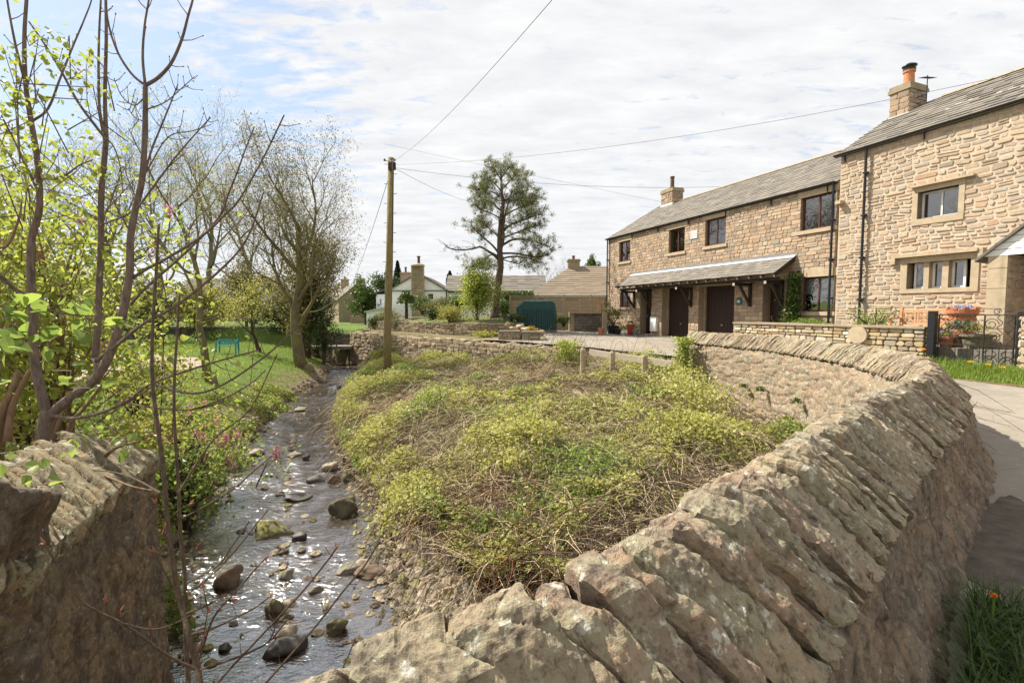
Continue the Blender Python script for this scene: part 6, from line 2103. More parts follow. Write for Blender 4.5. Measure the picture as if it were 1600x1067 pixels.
# ivy-clad olive mass behind the mossy tree, and dark evergreens
q = at(478, 520, 30)
rs_ = np.random.default_rng(77)
def crown_tree(name, label, c, size, n, leaf, mat, seed, trunk_r=.2, bark='bark_brown', clumps=60, cl_r=.16, cat='tree', group=None):
    rs = np.random.default_rng(seed)
    c = np.asarray(c, float); size = np.asarray(size, float)
    t = thing(name, label, cat, c, group)
    m = MB(); top = c + [0, 0, size[2] * .8]
    m.tube([c - [0, 0, .3], c + [.05, 0, size[2] * .3], top], [trunk_r, trunk_r * .8, trunk_r * .25], 8)
    d = rs.normal(size=(clumps, 3)); d /= np.linalg.norm(d, axis=1)[:, None]
    C = c + [0, 0, size[2] * .56] + d * (rs.random(clumps) ** .45)[:, None] * size * [.42, .42, .40]
    for k in C: m.tube([c + [0, 0, max(.2, (k[2] - c[2]) * .6)], (c + k) / 2 + [0, 0, (k[2] - c[2]) * .25], k], [trunk_r * .25, trunk_r * .15, .01], 4, cap=False)
    part('trunk', m, M[bark], t)
    sz = rs.uniform(.5, 1.3, clumps)
    i = rs.integers(0, clumps, n)
    v = rs.normal(size=(n, 3)); v /= np.linalg.norm(v, axis=1)[:, None]
    P = C[i] + v * (rs.random(n) ** .5 * sz[i])[:, None] * size * cl_r
    P[:, 2] = np.maximum(P[:, 2], c[2] + .1)
    g = MB(); leaves(g, P, leaf, rs, .25, .7); part('crown', g, M[mat], t)
    return t
crown_tree('ivy_clad_tree', 'dense brownish olive ivy-clad tree behind the mossy stream tree', (q[0], 30, gzf(q[0], 30)), (4.6, 4.2, 8.6), 15000, .13, 'leaf_olive', 81, .3, clumps=90)
q = at(500, 520, 29); crown_tree('evergreen_bush', 'dark green bush at the foot of the ivy-clad tree by the footbridge', (q[0], 29.5, gzf(q[0], 29.5)), (2.6, 2.4, 4.2), 5000, .10, 'leaf_dark', 82, .12, clumps=40, cat='bush')
q = at(440, 510, 34.5); crown_tree('evergreen_bush', 'dark hedge-like bush by the old wall at the back of the lawn', (q[0], 35, -2.3), (6.5, 2.2, 3.4), 5000, .13, 'leaf_dark', 83, .12, clumps=60, cat='bush')
for k, (px, y_, sx, sz_, mt, lb) in enumerate([(60, 30, 8, 5.0, 'leaf_olive', 'broad olive thicket behind the lime shrubs, outermost of the lawn thickets'), (160, 33, 7, 5.5, 'leaf_yellow', 'yellowish thicket at the back of the lawn behind the sapling trunks'),
        (245, 34, 6, 4.6, 'leaf_olive', 'olive thicket behind the curved garden path'), (310, 36.5, 6, 5.0, 'leaf_yellow', 'yellowish thicket behind the slender lawn tree'), (385, 37, 5, 5.4, 'leaf_olive', 'olive thicket behind the teal bench')]):
    q = at(px, 510, y_); crown_tree('thicket_bush', lb, (q[0], y_, gzf(q[0], y_)), (sx, 3.5, sz_), 5500, .15, mt, 180 + k, .12, clumps=60, cat='bush')
# small orchard tree on the lawn
q = gz(404, 545, -2.15); tree('young_tree', 'young budding tree on the lawn just beyond the teal bench', (q[0], q[1], gzf(q[0], q[1])), 4.0, .12, 'bark_brown', 41, 3, leaf='leaf_yellow', leaf_size=.09, per_tip=8, jitter=.3, kids=(5, 6), spread=.9, start=.4)

# pine by the drive
pf = at(775, 497, 28.5)
rs = np.random.default_rng(8)
pine = thing('pine_tree', 'lone open-branched pine with dark trunk beside the oil tank', 'tree', pf)
tr, br, P = MB(), MB(), []
tk_ = poly([(774, 500), (775, 470), (779, 440), (782, 415), (781, 395), (781, 370), (783, 345), (786, 320), (784, 300), (783, 275), (782, 262)], 28.5, 28.5)
tr.tube(tk_, np.interp(np.linspace(0, 1, len(tk_)), [0, .1, .3, .55, 1], [.33, .22, .19, .14, .03]), 10)
tr.tube(poly([(781, 395), (786, 375), (787, 350), (792, 325), (800, 300)], 28.5, 28.0), [.10] * 3 + list(np.linspace(.1, .03, 14)), 7)
PB = [(780, 402, [(765, 394), (751, 386), (742, 388), (722, 391), (702, 388), (694, 381)], .06), (781, 398, [(770, 384), (756, 372), (745, 362), (735, 352)], .05), (781, 405, [(800, 401), (822, 403), (838, 408), (850, 412)], .05),
      (783, 396, [(805, 396), (826, 400), (842, 402), (858, 398)], .05), (784, 384, [(800, 375), (818, 374), (838, 378), (858, 386)], .055), (785, 362, [(797, 352), (812, 346), (828, 340), (836, 334)], .05), (786, 372, [(806, 364), (828, 356), (846, 352)], .045),
      (780, 408, [(768, 398), (755, 408), (742, 416), (730, 418)], .04), (781, 372, [(768, 360), (757, 352), (748, 346)], .04), (780, 418, [(772, 414), (764, 418), (758, 424)], .03), (783, 405, [(800, 410), (815, 414), (828, 418)], .03),
      (783, 330, [(770, 318), (757, 312), (746, 306)], .04), (784, 318, [(798, 308), (812, 300), (826, 298)], .04), (784, 300, [(774, 288), (762, 280), (752, 284)], .035), (784, 296, [(796, 284), (808, 274), (820, 280)], .035), (783, 282, [(776, 270), (770, 262)], .03),
      (783, 280, [(790, 268), (798, 262)], .03), (785, 340, [(800, 330), (815, 324), (830, 318), (836, 312)], .04), (783, 342, [(768, 334), (752, 328), (742, 322)], .035), (784, 308, [(768, 300), (750, 296), (740, 296)], .03), (785, 312, [(804, 312), (820, 314), (834, 306)], .03)]
for sx, sy, pts, r_ in PB:
    dy_ = rs.uniform(-2.4, 2.4)
    b = poly([(sx, sy)] + pts, 28.5, 28.5 + dy_)
    br.tube(b, np.linspace(r_ * 1.35, r_ * .35, len(b)), 6)
    dense = 1.0 if sy < 385 else .55
    low_dead = (sx, sy) == (780, 402)
    for q in b[max(3, int(len(b) * .42)):]:
        for j in range(int(3 if low_dead else 5)):
            e = q + rs.normal(size=3) * [.38, .5, .20] + [0, 0, .12]
            br.tube([q, (q + e) / 2 + rs.normal(size=3) * .08, e], [.014, .009, .006], 3, cap=False)
            if not low_dead and rs.random() < dense: P.append(e)
# crown top fills
for k in range(60):
    a = rs.normal(size=2) * [24, 32]; q = at(786 + a[0] * .9, 312 + a[1] * .75, 28.5 + rs.normal() * 1.1)
    if not (280 < 312 + a[1] * .75 < 372 and abs(a[0]) < 46): continue
    i = np.argmin(np.abs(tk_[:, 2] - (q[2] - .7))); br.tube([tk_[i], (tk_[i] + q) / 2 - [0, 0, .1], q], [.018, .011, .006], 3, cap=False); P.append(q)
P = np.array(P); N = []
for q in P:
    n_ = 64
    d = rs.normal(size=(n_, 3)); d[:, 2] += .7
    N.append(q + d / np.linalg.norm(d, axis=1)[:, None] * rs.uniform(.03, .24, n_)[:, None])
g = MB(); leaves(g, np.vstack(N), .13, rs, 0, .16)
part('trunk', tr, M['bark_pine'], pine, smooth=True); part('branches', br, M['bark_pine'], pine); part('crown', g, M['leaf_pine'], pine)

# garden shrubs round the cottage
def px_bush(name, label, px, py, Y, wpx, hpx, n, leaf, mat, seed, **k):
    q = at(px, py, Y); s_ = Y / FPX
    return bush(name, label, q, (wpx * s_, wpx * s_ * .85, hpx * s_), n, leaf, mat, seed, **k)
px_bush('willow_shrub', 'tall feathery yellow-green shrub standing on the drystone bank', 745, 502, 27.2, 66, 84, 9000, .10, 'leaf_lime', 201, nst=16, r_=.014, up=.0)
px_bush('shrub', 'low mounded yellow-green shrub spilling over the drystone bank', 703, 505, 27.2, 46, 26, 2600, .08, 'leaf_yellow', 202)
px_bush('shrub', 'dark glossy shrub between topiary and mounded yellow shrub', 677, 502, 29.5, 36, 24, 1800, .09, 'leaf_dark', 203)
px_bush('shrub', 'russet and green shrub under the cottage gable window', 690, 488, 34, 60, 22, 2400, .1, 'leaf_olive', 204)
px_bush('shrub', 'leafy shrub against the cottage downpipe', 716, 488, 33, 50, 26, 2200, .1, 'leaf_ivy', 205)
px_bush('shrub', 'bushy green shrub between cottage chimney and topiary', 660, 490, 35, 46, 26, 1900, .1, 'leaf_ivy', 206)
px_bush('shrub', 'olive shrub under the white lean-to', 606, 512, 33, 50, 26, 2000, .1, 'leaf_olive', 207)
px_bush('lavender_shrub', 'grey-green lavender mound beside the utility pole', 622, 514, 31, 52, 18, 2000, .08, 'leaf_grey', 208)
px_bush('shrub', 'dark clipped shrub near the retaining wall top beyond the pole', 585, 514, 33, 26, 18, 1100, .09, 'leaf_dark', 209)
px_bush('shrub', 'dark low shrub in the shade between pine and oil tank', 800, 502, 27.6, 40, 12, 1300, .08, 'leaf_dark', 210)
px_bush('shrub', 'small weedy shrub by the shaded drive wall', 881, 508, 27.5, 28, 14, 800, .08, 'leaf_ivy', 211)
px_bush('shrub', 'ferny shrub growing at the lattice fence end', 786, 492, 31, 22, 24, 900, .1, 'leaf_ivy', 212)
px_bush('flowering_plant', 'patch of yellow flowers at the foot of the drystone bed wall', 757, 527, 24.4, 44, 10, 500, .08, 'leaf_lime', 213, flowers='yellow_petal')
px_bush('flowering_plant', 'orange flowers growing on the rockery planter', 833, 520, 22.1, 22, 9, 260, .06, 'leaf_yellow', 214, flowers='orange_petal')
q = at(635, 501, 31.5); t = thing('topiary_tree', 'small clipped ball-headed topiary tree in front of the cottage chimney', 'tree', q)
m = MB(); m.tube([q - [0, 0, .2], q + [.02, 0, .8], q + [0, 0, 1.4]], [.13, .10, .08], 8); part('trunk', m, M['bark_brown'], t)
m = MB(); blob_leaves(m, q + [0, 0, 1.25], (1.15, 1.1, 1.05), 2800, .08, 21, .2, .55); blob_leaves(m, q + [0.03, 0, 1.7], (.6, .6, .6), 600, .07, 22, .2, .4); part('crown', m, M['leaf_ivy'], t)

# conifers, hedge and distant trees
def conifer(label, px, ptop, pbot, Y, wpx, seed, n=3500, group=None):
    q = at(px, pbot, Y); H = (pbot - ptop) / FPX * Y; W = wpx / FPX * Y
    t = thing('conifer', label, 'tree', q, group); rs = np.random.default_rng(seed)
    m = MB(); m.tube([q, q + [0, 0, H]], [.25, .03], 7); part('trunk', m, M['bark_brown'], t)
    h = rs.random(n) ** .8; a = rs.uniform(0, 6.28, n); rad = W / 2 * (1 - h) ** .8 * np.sqrt(rs.random(n)) * (1 + .3 * np.sin(a * 5 + h * 30))
    P = q + np.stack([np.cos(a) * rad, np.sin(a) * rad, .06 * H + h * H * .95 + rs.normal(size=n) * .05], -1)
    g = MB(); leaves(g, P, .34 * Y / 60, rs, .1, .5, .3); part('crown', g, M['leaf_conifer'], t)
conifer('dark conifer beyond the white cottage, nearer the pole', 606, 414, 470, 64, 16, 301)
conifer('tall dark conifer beyond the white cottage chimneys', 622, 410, 470, 66, 22, 302)
conifer('tiny dark conifer behind the drive hedge', 790, 434, 462, 62, 9, 303, 1200)
conifer('small conifer tip above the cottage wing roof', 703, 425, 445, 80, 14, 304, 1200)
q = at(570, 500, 45); crown_tree('evergreen_tree', 'broad dark green tree between the stone house and the white cottage', (q[0] - .5, 47, -1.6), (3.7, 3.4, 5.2), 5000, .2, 'leaf_ivy', 311, .2, clumps=50)
q = at(590, 490, 50); crown_tree('evergreen_tree', 'higher dark tree just behind the white cottage return', (q[0], 54, -1.6), (4.5, 4, 6.2), 5000, .22, 'leaf_dark', 312, .2, clumps=50)
hg = thing('hedge', 'trimmed dark green hedge behind the lattice fence', 'hedge', (.8, 33.5, -1.2))
rs = np.random.default_rng(31); n_ = 9000
x0, x1 = at(781, 470, 33.5)[0], at(834, 470, 33.5)[0] ; zt2 = at(800, 455, 33.5)[2]
P = np.stack([rs.uniform(x0, x1, n_), 33.5 + rs.uniform(-.6, .6, n_), -1.2 + (zt2 + 1.2) * rs.random(n_) ** .5], -1)
g = MB(); leaves(g, P, .11, rs, .3); part('foliage', g, M['leaf_ivy'], hg)
m = MB()
for k in range(14): m.tube([(x0 + (x1 - x0) * (k + .5) / 14, 33.5, -1.3), (x0 + (x1 - x0) * (k + .5) / 14 + .1, 33.5, zt2 - .2)], .03, 5)
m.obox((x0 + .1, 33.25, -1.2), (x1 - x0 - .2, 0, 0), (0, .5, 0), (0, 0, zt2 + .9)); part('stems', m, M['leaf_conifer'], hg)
for k, (px, pt, pb, Y, w_, mt, lb) in enumerate([(825, 432, 470, 58, 44, 'leaf_ivy', 'dark rounded evergreen beyond the hedge'), (812, 440, 470, 56, 26, 'leaf_olive', 'olive bush-topped tree beside the dark rounded evergreen'), (925, 402, 450, 70, 30, 'leaf_ivy', 'feathery evergreen top showing over the bungalow ridge')]):
    q = at(px, pb, Y); crown_tree('evergreen_tree', lb, q, (w_ / FPX * Y, w_ / FPX * Y * .8, (pb - pt) / FPX * Y), 3500, .22, mt, 320 + k, .15, clumps=35)
for k, (px, Y, h_, lb) in enumerate([(845, 75, 9.5, 'faint bare tree beyond the bungalow roof, nearer the pine'), (868, 80, 10.5, 'faint bare tree beyond the bungalow chimney'), (690, 90, 8, 'faint bare tree beyond the white cottage wing')]):
    q = at(px, 480, Y); tree('bare_tree', lb, (q[0], Y, -1.6), h_, .16, 'bark_grey', 60 + k, 4, kids=(4, 6), spread=.6, group=None)
for k, (px, Y, w_, h_) in enumerate([(740, 110, 26, 6.5), (880, 120, 34, 7), (985, 130, 30, 7), (560, 130, 40, 8), (470, 120, 36, 10), (660, 125, 30, 6)]):
    q = at(px, 487, Y); crown_tree('far_tree', ['low far tree behind the yellow-green shrub', 'far tree behind the bungalow chimney', 'far tree behind the garage house', 'far tree on the skyline past the footbridge', 'far tree behind the ivy-clad tree', 'low far tree behind the white cottage'][k], (q[0], Y, -1.5), (w_, 9, h_), 2500, .45, 'leaf_olive', 340 + k, .3, clumps=40, cl_r=.12)

# ---------------------------------------------------------------- lime shrubs on the near bank
SH = [((-5.3, 5.6), 2.8, 4.3, 'lime-leaved lilac shrub rising straight behind the old bridge-side wall', 'leaf_lime', 1), ((-7.2, 6.6), 3.4, 5.2, 'tall lime-leaved shrub behind the two nearest sapling trunks', 'leaf_lime', 2), ((-6.3, 8.8), 2.2, 1.5, 'yellow-leaved shrub beside the garden path, behind the thin sapling stems', 'leaf_yellow', 3),
      ((-8.8, 8.6), 3.2, 4.2, 'big yellowish shrub spreading over the garden path', 'leaf_yellow', 4), ((-5.3, 7.6), 1.8, 1.9, 'low fresh green shrub overhanging the water', 'leaf_fresh', 5), ((-9.0, 11.5), 2.6, 1.7, 'yellow-green shrub nearest the slender lawn tree', 'leaf_yellow', 6), ((-12.0, 10.5), 4.0, 4.6, 'broad lime shrub at the outer edge of the garden', 'leaf_lime', 7)]
for (x_, y_), w_, h_, lb, mt, k in SH:
    bush('lilac_shrub', lb, (x_, y_, gzf(x_, y_)), (w_, w_, h_), {1: 5200, 2: 6200, 5: 1800, 3: 2400, 6: 2400}.get(k, 4200), .075 if y_ < 8 else .085, mt, 400 + k, 'bark_tan' if k in (1, 2) else 'bark_brown', nst=12, r_=.016, flowers='blossom' if k in (1, 2, 3, 5) else None, up=.15, big=k in (1, 2, 4))
# pink currant blossoms leaning over the water
t = thing('flowering_currant', 'pink-flowered currant shrub leaning over the stream', 'shrub', (-5.15, 8.9, -3.2))
m, g, fl = MB(), MB(), MB(); rs = np.random.default_rng(90); P = []
for (px, py, Y) in [(430, 712, 9.2), (432, 706, 9.2), (347, 690, 8.2), (352, 684, 8.3), (372, 681, 8.8), (358, 716, 8.0), (300, 640, 8.5), (265, 330, 7.5), (320, 635, 9.2)]:
    e = at(px, py, Y); b = np.array([e[0] - .5, Y + .2, min(e[2] - .7, -2.6)])
    m.tube([b, (b + e) / 2 + [0, 0, .1], e - [0, 0, .06]], [.014, .01, .005], 4, cap=False)
    q = e + rs.normal(size=(70, 3)) * [.035, .035, .06]; leaves(fl, q, .04, rs, 0, .8)
    P.append(e + rs.normal(size=(40, 3)) * .18 - [0, 0, .15])
leaves(g, np.vstack(P), .07, rs, .3, .75)
part('stems', m, M['bark_brown'], t); part('foliage', g, M['leaf_fresh'], t); part('blossom', fl, M['blossom'], t)

# undergrowth along that bank
rs = np.random.default_rng(92); n_ = 26000
y_ = 5.0 + 15 * rs.random(n_) ** 1.3; cx_, hw_ = stream_x(y_)
d_ = rs.random(n_) ** 1.3 * np.clip(3.4 - .1 * y_, 1.3, 3); x_ = cx_ - hw_ - d_ + .25 + .3 * fbm(y_ * .8, 0 * y_, 1, 2)
dn = fbm(x_ * 1.1, y_ * 1.1, 3, 3)
k_ = dn > -.35
x_, y_, dn, d_ = x_[k_], y_[k_], dn[k_], d_[k_]
hgt = (.12 + .55 * sstep(-.3, .9, dn)) * np.clip(1.3 - y_ / 22, .3, 1)
z_ = ground_z(x_, y_)[0] + hgt * rs.random(len(x_)) ** .6
P = np.stack([x_, y_, z_], -1); kk = rs.random(len(P))
lab_ = ['fresh green undergrowth along the shrub bank', 'yellowish undergrowth along the shrub bank', 'dark ivy patches low on the shrub bank']
for i_, (a, b, mt) in enumerate(((0, .4, 'leaf_fresh'), (.4, .85, 'leaf_yellow'), (.85, 1, 'leaf_ivy'))):
    s_ = (kk >= a) & (kk < b); g = MB(); leaves(g, P[s_], .075, rs, .4, .7); stuff('undergrowth', g, M[mt], lab_[i_], 'undergrowth')

# ---------------------------------------------------------------- the bramble bank
rs = np.random.default_rng(93)
def in_bank(x, y, sdw, ds):
    return (sdw < -.18) & (ds > .0)
def veg_h(x, y):
    return .16 + .34 * sstep(-.7, .9, fbm(x * .75, y * .75, 7, 3)) + .12 * fbm(x * 2.3, y * 2.3, 9, 2)
def sample_bank(n, ylo=5.2, yhi=31, pw=1.5):
    y = ylo + (yhi - ylo) * rs.random(n) ** pw
    cx, hw = stream_x(y)
    # width of the bank at that depth, sampled by rejection
    x = cx + hw + rs.random(n) * np.interp(y, [5, 6.5, 9, 12, 16, 20, 26, 31], [3.6, 6.0, 9.8, 11.8, 11.2, 6.5, 4.2, 1.6])
    z, sdw, ds = ground_z(x, y)
    # shingle stays bare near the spit
    bare = (y < 8.0) & (ds < (1.0 - .32 * (y - 5.0)).clip(.12, 1.0))
    ok = in_bank(x, y, sdw, ds) & ~bare
    return x[ok], y[ok], z[ok], sdw[ok], ds[ok]
x, y, z, sdw, ds = sample_bank(300000)
green = fbm(x * .55 + 3, y * .55, 11, 4) + .75 * sstep(1.5, .2, ds) + .45 * sstep(-1.3, -.3, sdw) * (y < 15) - .12 + .3 * sstep(11, 17, y) + .30 * sstep(9.5, 7.0, y)
keep_ = (green > -.24 + .5 * (rs.random(len(x)) - .5))
x, y, z, ds, green = x[keep_], y[keep_], z[keep_], ds[keep_], green[keep_]
n_ = min(len(x), 125000); x, y, z, ds, green = x[:n_], y[:n_], z[:n_], ds[:n_], green[:n_]
h = veg_h(x, y) + .22 * sstep(.1, .8, green) * sstep(.1, .6, ds)
P = np.stack([x, y, z + h * (.62 + .58 * rs.random(n_)) + .02], -1)
# leaflets in threes
c3 = np.repeat(P, 2, 0) + rs.normal(size=(2 * n_, 3)) * .022
kk = np.repeat(fbm(x * .9, y * .9, 21, 3) + rs.normal(size=n_) * .25, 2)
g = MB(); s_ = kk > -.42; leaves(g, c3[s_], .058, rs, .55, .75); stuff('brambles', g, M['leaf_bramble'], 'pale green bramble leaves trailing over the bank', 'brambles')
g = MB(); leaves(g, c3[~s_], .058, rs, .45, .75); stuff('brambles', g, M['leaf_fresh'], 'fresh darker green bramble leaves in patches over the bank', 'brambles')
# nettles and cleavers in dark green patches
def patch(px, py, Y, rad, hh, n, mat, leaf, label, name='nettle_patch'):
    q = at(px, py, Y); zg = gzf(q[0], q[1])
    P = np.stack([q[0] + rs.normal(size=n) * rad * .45, q[1] + rs.normal(size=n) * rad * .5, np.zeros(n)], -1)
    P[:, 2] = ground_z(P[:, 0], P[:, 1])[0] + hh * rs.random(n) ** .6 + .1
    g = MB(); leaves(g, P, leaf, rs, .5, .6)
    return stuff(name, g, M[mat], label, 'nettles')
patch(915, 790, 7.6, 1.0, .5, 2200, 'leaf_fresh', .075, 'bright green nettle patch low on the bramble bank near the parapet')
patch(1085, 685, 8.9, .7, .75, 2000, 'leaf_bramble', .075, 'leafy bramble clump against the inner face of the parapet')
patch(1080, 640, 11.0, 1.0, 1.1, 2600, 'leaf_bramble', .075, 'bramble clump below the end of the parapet')
patch(885, 555, 16.6, .5, 1.0, 1200, 'leaf_lime', .085, 'lime bramble clump climbing the end of the retaining wall')
patch(1068, 565, 13.2, .28, 1.5, 1500, 'leaf_lime', .075, 'lime bramble column climbing the squared end of the parapet')
patch(830, 885, 6.3, .55, .3, 900, 'leaf_lime', .07, 'lime bramble tuft at the lower edge of the bank beside the parapet')
patch(640, 800, 7.6, .7, .45, 1700, 'leaf_bramble', .06, 'bramble leaves drooping over the shingle')
# tangled dead stems and straw
def strands(n, ylo, yhi, pw, lmin, lmax, lift, w, mat, label, name, cond=None, thick_k=1.0):
    x, y, z, sdw, ds = sample_bank(n, ylo, yhi, pw)
    if cond is not None:
        k = cond(x, y, ds); x, y, z = x[k], y[k], z[k]
    n = len(x)
    a = rs.uniform(0, 6.28, n); L = rs.uniform(lmin, lmax, n); lf = rs.uniform(.2, 1, n) * lift
    hh = veg_h(x, y)
    t = np.linspace(0, 1, 6)
    bend = rs.normal(size=n) * .5
    ang = a[:, None] + bend[:, None] * t[None]
    px = x[:, None] + np.cos(ang) * L[:, None] * t; py = y[:, None] + np.sin(ang) * L[:, None] * t
    zz = ground_z(px, py)[0]
    pz = np.maximum(zz + hh[:, None] * rs.uniform(.35, 1.05, n)[:, None] + lf[:, None] * (t * (1 - t) * 4)[None] * .5 + (rs.normal(size=n) * .12)[:, None] * t, zz + .02)
    P = np.stack([px, py, pz], -1)
    wd = w * rs.uniform(.6, 1.4, n) * (1 + .05 * y) * thick_k
    d = np.gradient(P, axis=1); d /= np.linalg.norm(d, axis=2, keepdims=True) + 1e-9
    s1 = np.cross(d, rs.normal(size=(n, 1, 3))); s1 /= np.linalg.norm(s1, axis=2, keepdims=True) + 1e-9
    s2 = np.cross(d, s1)
    taper = np.linspace(1, .4, 6)[None, :, None] * wd[:, None, None]
    V = np.stack([P + s1 * taper, P - s1 * taper * .5 + s2 * taper * .87, P - s1 * taper * .5 - s2 * taper * .87], 2)     # n,6,3,3
    i, j = np.meshgrid(np.arange(5), np.arange(3), indexing='ij')
    q = np.stack([i * 3 + j, i * 3 + (j + 1) % 3, (i + 1) * 3 + (j + 1) % 3, (i + 1) * 3 + j], -1).reshape(-1, 4)
    g = MB(); g.add(V.reshape(-1, 3), (q[None] + np.arange(n)[:, None, None] * 18).reshape(-1, 4))
    stuff(name, g, M[mat], label, 'dead stems')
strands(9500, 5.3, 18, 1.05, .35, 1.3, .5, .0034, 'straw', 'tangle of dry straw-coloured stems over the bramble bank', 'dry_stems')
strands(7000, 14, 31, 1.0, .3, .9, .4, .0036, 'straw', 'dry stems on the far half of the bramble bank', 'dry_stems')
strands(2400, 5.3, 20, 1.4, .8, 2.2, 1.0, .0045, 'bark_brown', 'arching brown bramble canes over the bank', 'bramble_canes')
strands(1900, 5.3, 9.5, 1.0, .3, .9, .5, .0042, 'bracken', 'rust-brown dead bracken stems above the shingle', 'dead_bracken', cond=lambda x, y, ds: (np.hypot(x - gz(730, 830, -2.9)[0], y - gz(730, 830, -2.9)[1]) < 1.5))

def blades(P, hgt, r, mat, label, name='grass', wd=.006, lean=.5, nseg=3):
    n = len(P); a = r.uniform(0, 6.28, n); H = hgt * r.uniform(.5, 1.3, n)
    ln = r.uniform(.1, 1, n) * lean
    w = wd * r.uniform(.6, 1.4, n)
    t = np.linspace(0, 1, nseg + 1)
    c = np.stack([P[:, 0, None] + np.cos(a)[:, None] * H[:, None] * ln[:, None] * t ** 2, P[:, 1, None] + np.sin(a)[:, None] * H[:, None] * ln[:, None] * t ** 2, P[:, 2, None] + H[:, None] * t * (1 - .3 * ln[:, None] * t)], -1)
    s = np.stack([-np.sin(a), np.cos(a), 0 * a], -1)[:, None, :] * (w[:, None] * (1 - .85 * t))[..., None]
    V = np.stack([c - s, c + s], 2).reshape(-1, 3)
    i = np.arange(nseg) * 2
    q = np.stack([i, i + 1, i + 3, i + 2], -1)
    g = MB(); g.add(V, (q[None] + np.arange(n)[:, None, None] * 2 * (nseg + 1)).reshape(-1, 4))
    return stuff(name, g, M[mat], label, 'grass')
# far end of the bank: pale dry grass; lawn; verge; foot of the wall
x, y, z, sdw, ds = sample_bank(26000, 13, 31, 1.0); k = fbm(x * .5, y * .5, 31, 3) > -.1
blades(np.stack([x, y, z], -1)[k], .42, rs, 'straw', 'pale dead grass at the top of the bramble bank', wd=.008, lean=.7)
x, y, z, sdw, ds = sample_bank(26000, 9, 31, 1.0); k = fbm(x * .5, y * .5, 35, 3) > .0
blades(np.stack([x, y, z], -1)[k], .36, rs, 'grass_blade', 'green grass growing through the bramble bank', wd=.008, lean=.7)
n_ = 42000; y_ = 8 + 27 * rs.random(n_); cx_, hw_ = stream_x(y_); x_ = cx_ - hw_ - .5 - 12 * rs.random(n_) ** 1.2
z_ = ground_z(x_, y_)[0]; pdm = np.min(np.hypot(x_[:, None] - pc[None, ::3, 0], y_[:, None] - pc[None, ::3, 1]), axis=1); k = pdm > 1.3
blades(np.stack([x_, y_, z_], -1)[k], .12, rs, 'grass_blade', 'short bright lawn grass beyond the stream', wd=.010, lean=.8, nseg=2)
n_ = 9000
vx0 = F2.p(u_l - .4, 0, ww + .1); u_ = rs.uniform(u_l - .5, u_r + 2.0, n_); w_ = ww + .12 + rs.random(n_) ** 1.2 * 1.35
P = np.array([F2.p(a, 0, b) for a, b in zip(u_, w_)]); P[:, 2] = road_z(P[:, 0], P[:, 1]) + .01
hh = .34 * (1 - .75 * (w_ - ww) / 1.45)
blades(P, hh, rs, 'grass_blade', 'grass verge dotted with dandelions in front of the railing', 'verge_grass', wd=.009, lean=.6)
m = MB(); F2.box(m, u_l - .5, u_r + 2.2, G2 - .25, float(road_z(0, 9)) + .03, ww + .1, ww + 1.5); structure('verge', m, M['ground'], smooth=False)
DG = [(u_l + .35, ww + .9), (u_l + .9, ww + .5), (u_r - .1, ww + .8), (u_r + .25, ww + 1.1), (u_r - .5, ww + .55), (u_l + .05, ww + .4)]
proto = None
for k, (a, b) in enumerate(DG):
    c = F2.p(a, 0, b); c[2] = road_z(c[0], c[1]) + .03
    if proto is None:
        t = thing('dandelion', 'yellow dandelion in the grass verge by the iron railing', 'flower', c, 'dandelions in the verge')
        m = MB(); m.tube([c, c + [.01, 0, .26]], .006, 5); st_ = part('stem', m, M['leaf_fresh'], t)
        m = MB(); blob_leaves(m, c + [.01, 0, .27], (.075, .075, .04), 60, .03, 4, .4, .7); fl_ = part('flower_head', m, M['yellow_petal'], t)
        proto = (t, [st_, fl_])
    else:
        o = proto[0].copy(); COL.objects.link(o); o.location = [float(v) for v in c]
        for ch in proto[1]:
            d_ = ch.copy(); COL.objects.link(d_); d_.parent = o
# rank grass and docks at the foot of the wall
sI = np.linspace(0, len(RIDGE) - 1, 400).astype(int)
RT = np.gradient(RIDGE, axis=0); RT /= np.linalg.norm(RT, axis=1)[:, None]; RN = np.stack([RT[:, 1], -RT[:, 0]], -1)
cand = [i for i in range(len(RIDGE)) if 1.2 < RIDGE[i, 1] < 2.75]
i_ = rs.choice(cand, 5200); o_ = .56 + rs.random(5200) ** 1.6 * .85
P = np.concatenate([RIDGE[i_] + RN[i_] * o_[:, None], np.full((5200, 1), -1.48)], 1)
blades(P, .19, rs, 'grass_dark', 'rank dark grass growing along the foot of the bridge parapet', 'rank_grass', wd=.005, lean=1.3, nseg=4)
i_ = rs.choice(cand, 170); o_ = .56 + rs.random(170) ** 1.4 * .6
P = np.concatenate([RIDGE[i_] + RN[i_] * o_[:, None], -1.44 + .12 * rs.random((170, 1))], 1)
g = MB(); big_leaves(g, P, .065, rs, asp=.5); stuff('weeds', g, M['leaf_dark'], 'broad dark weeds at the foot of the bridge parapet', 'weeds')
c = gz(1553, 930, -1.25); t = thing('dandelion', 'single orange-yellow dandelion low against the foot of the parapet', 'flower', c - [0, 0, .24])
m = MB(); m.tube([c - [0, 0, .24], c], .005, 5); part('stem', m, M['leaf_fresh'], t)
m = MB(); blob_leaves(m, c, (.022, .022, .012), 60, .012, 4, .4, .7); part('flower_head', m, M['orange_petal'], t)
t = thing('orange_poppy', 'small orange poppy above the coping where garden wall meets railing', 'flower', at(1443, 548, 9.5))
c = at(1443, 546, 9.2); m = MB(); m.tube([c - [0, 0, .9], c], .006, 5); part('stem', m, M['leaf_fresh'], t); m = MB(); blob_leaves(m, c, (.06, .06, .04), 50, .03, 4, .4, .7); part('flower_head', m, M['orange_petal'], t)

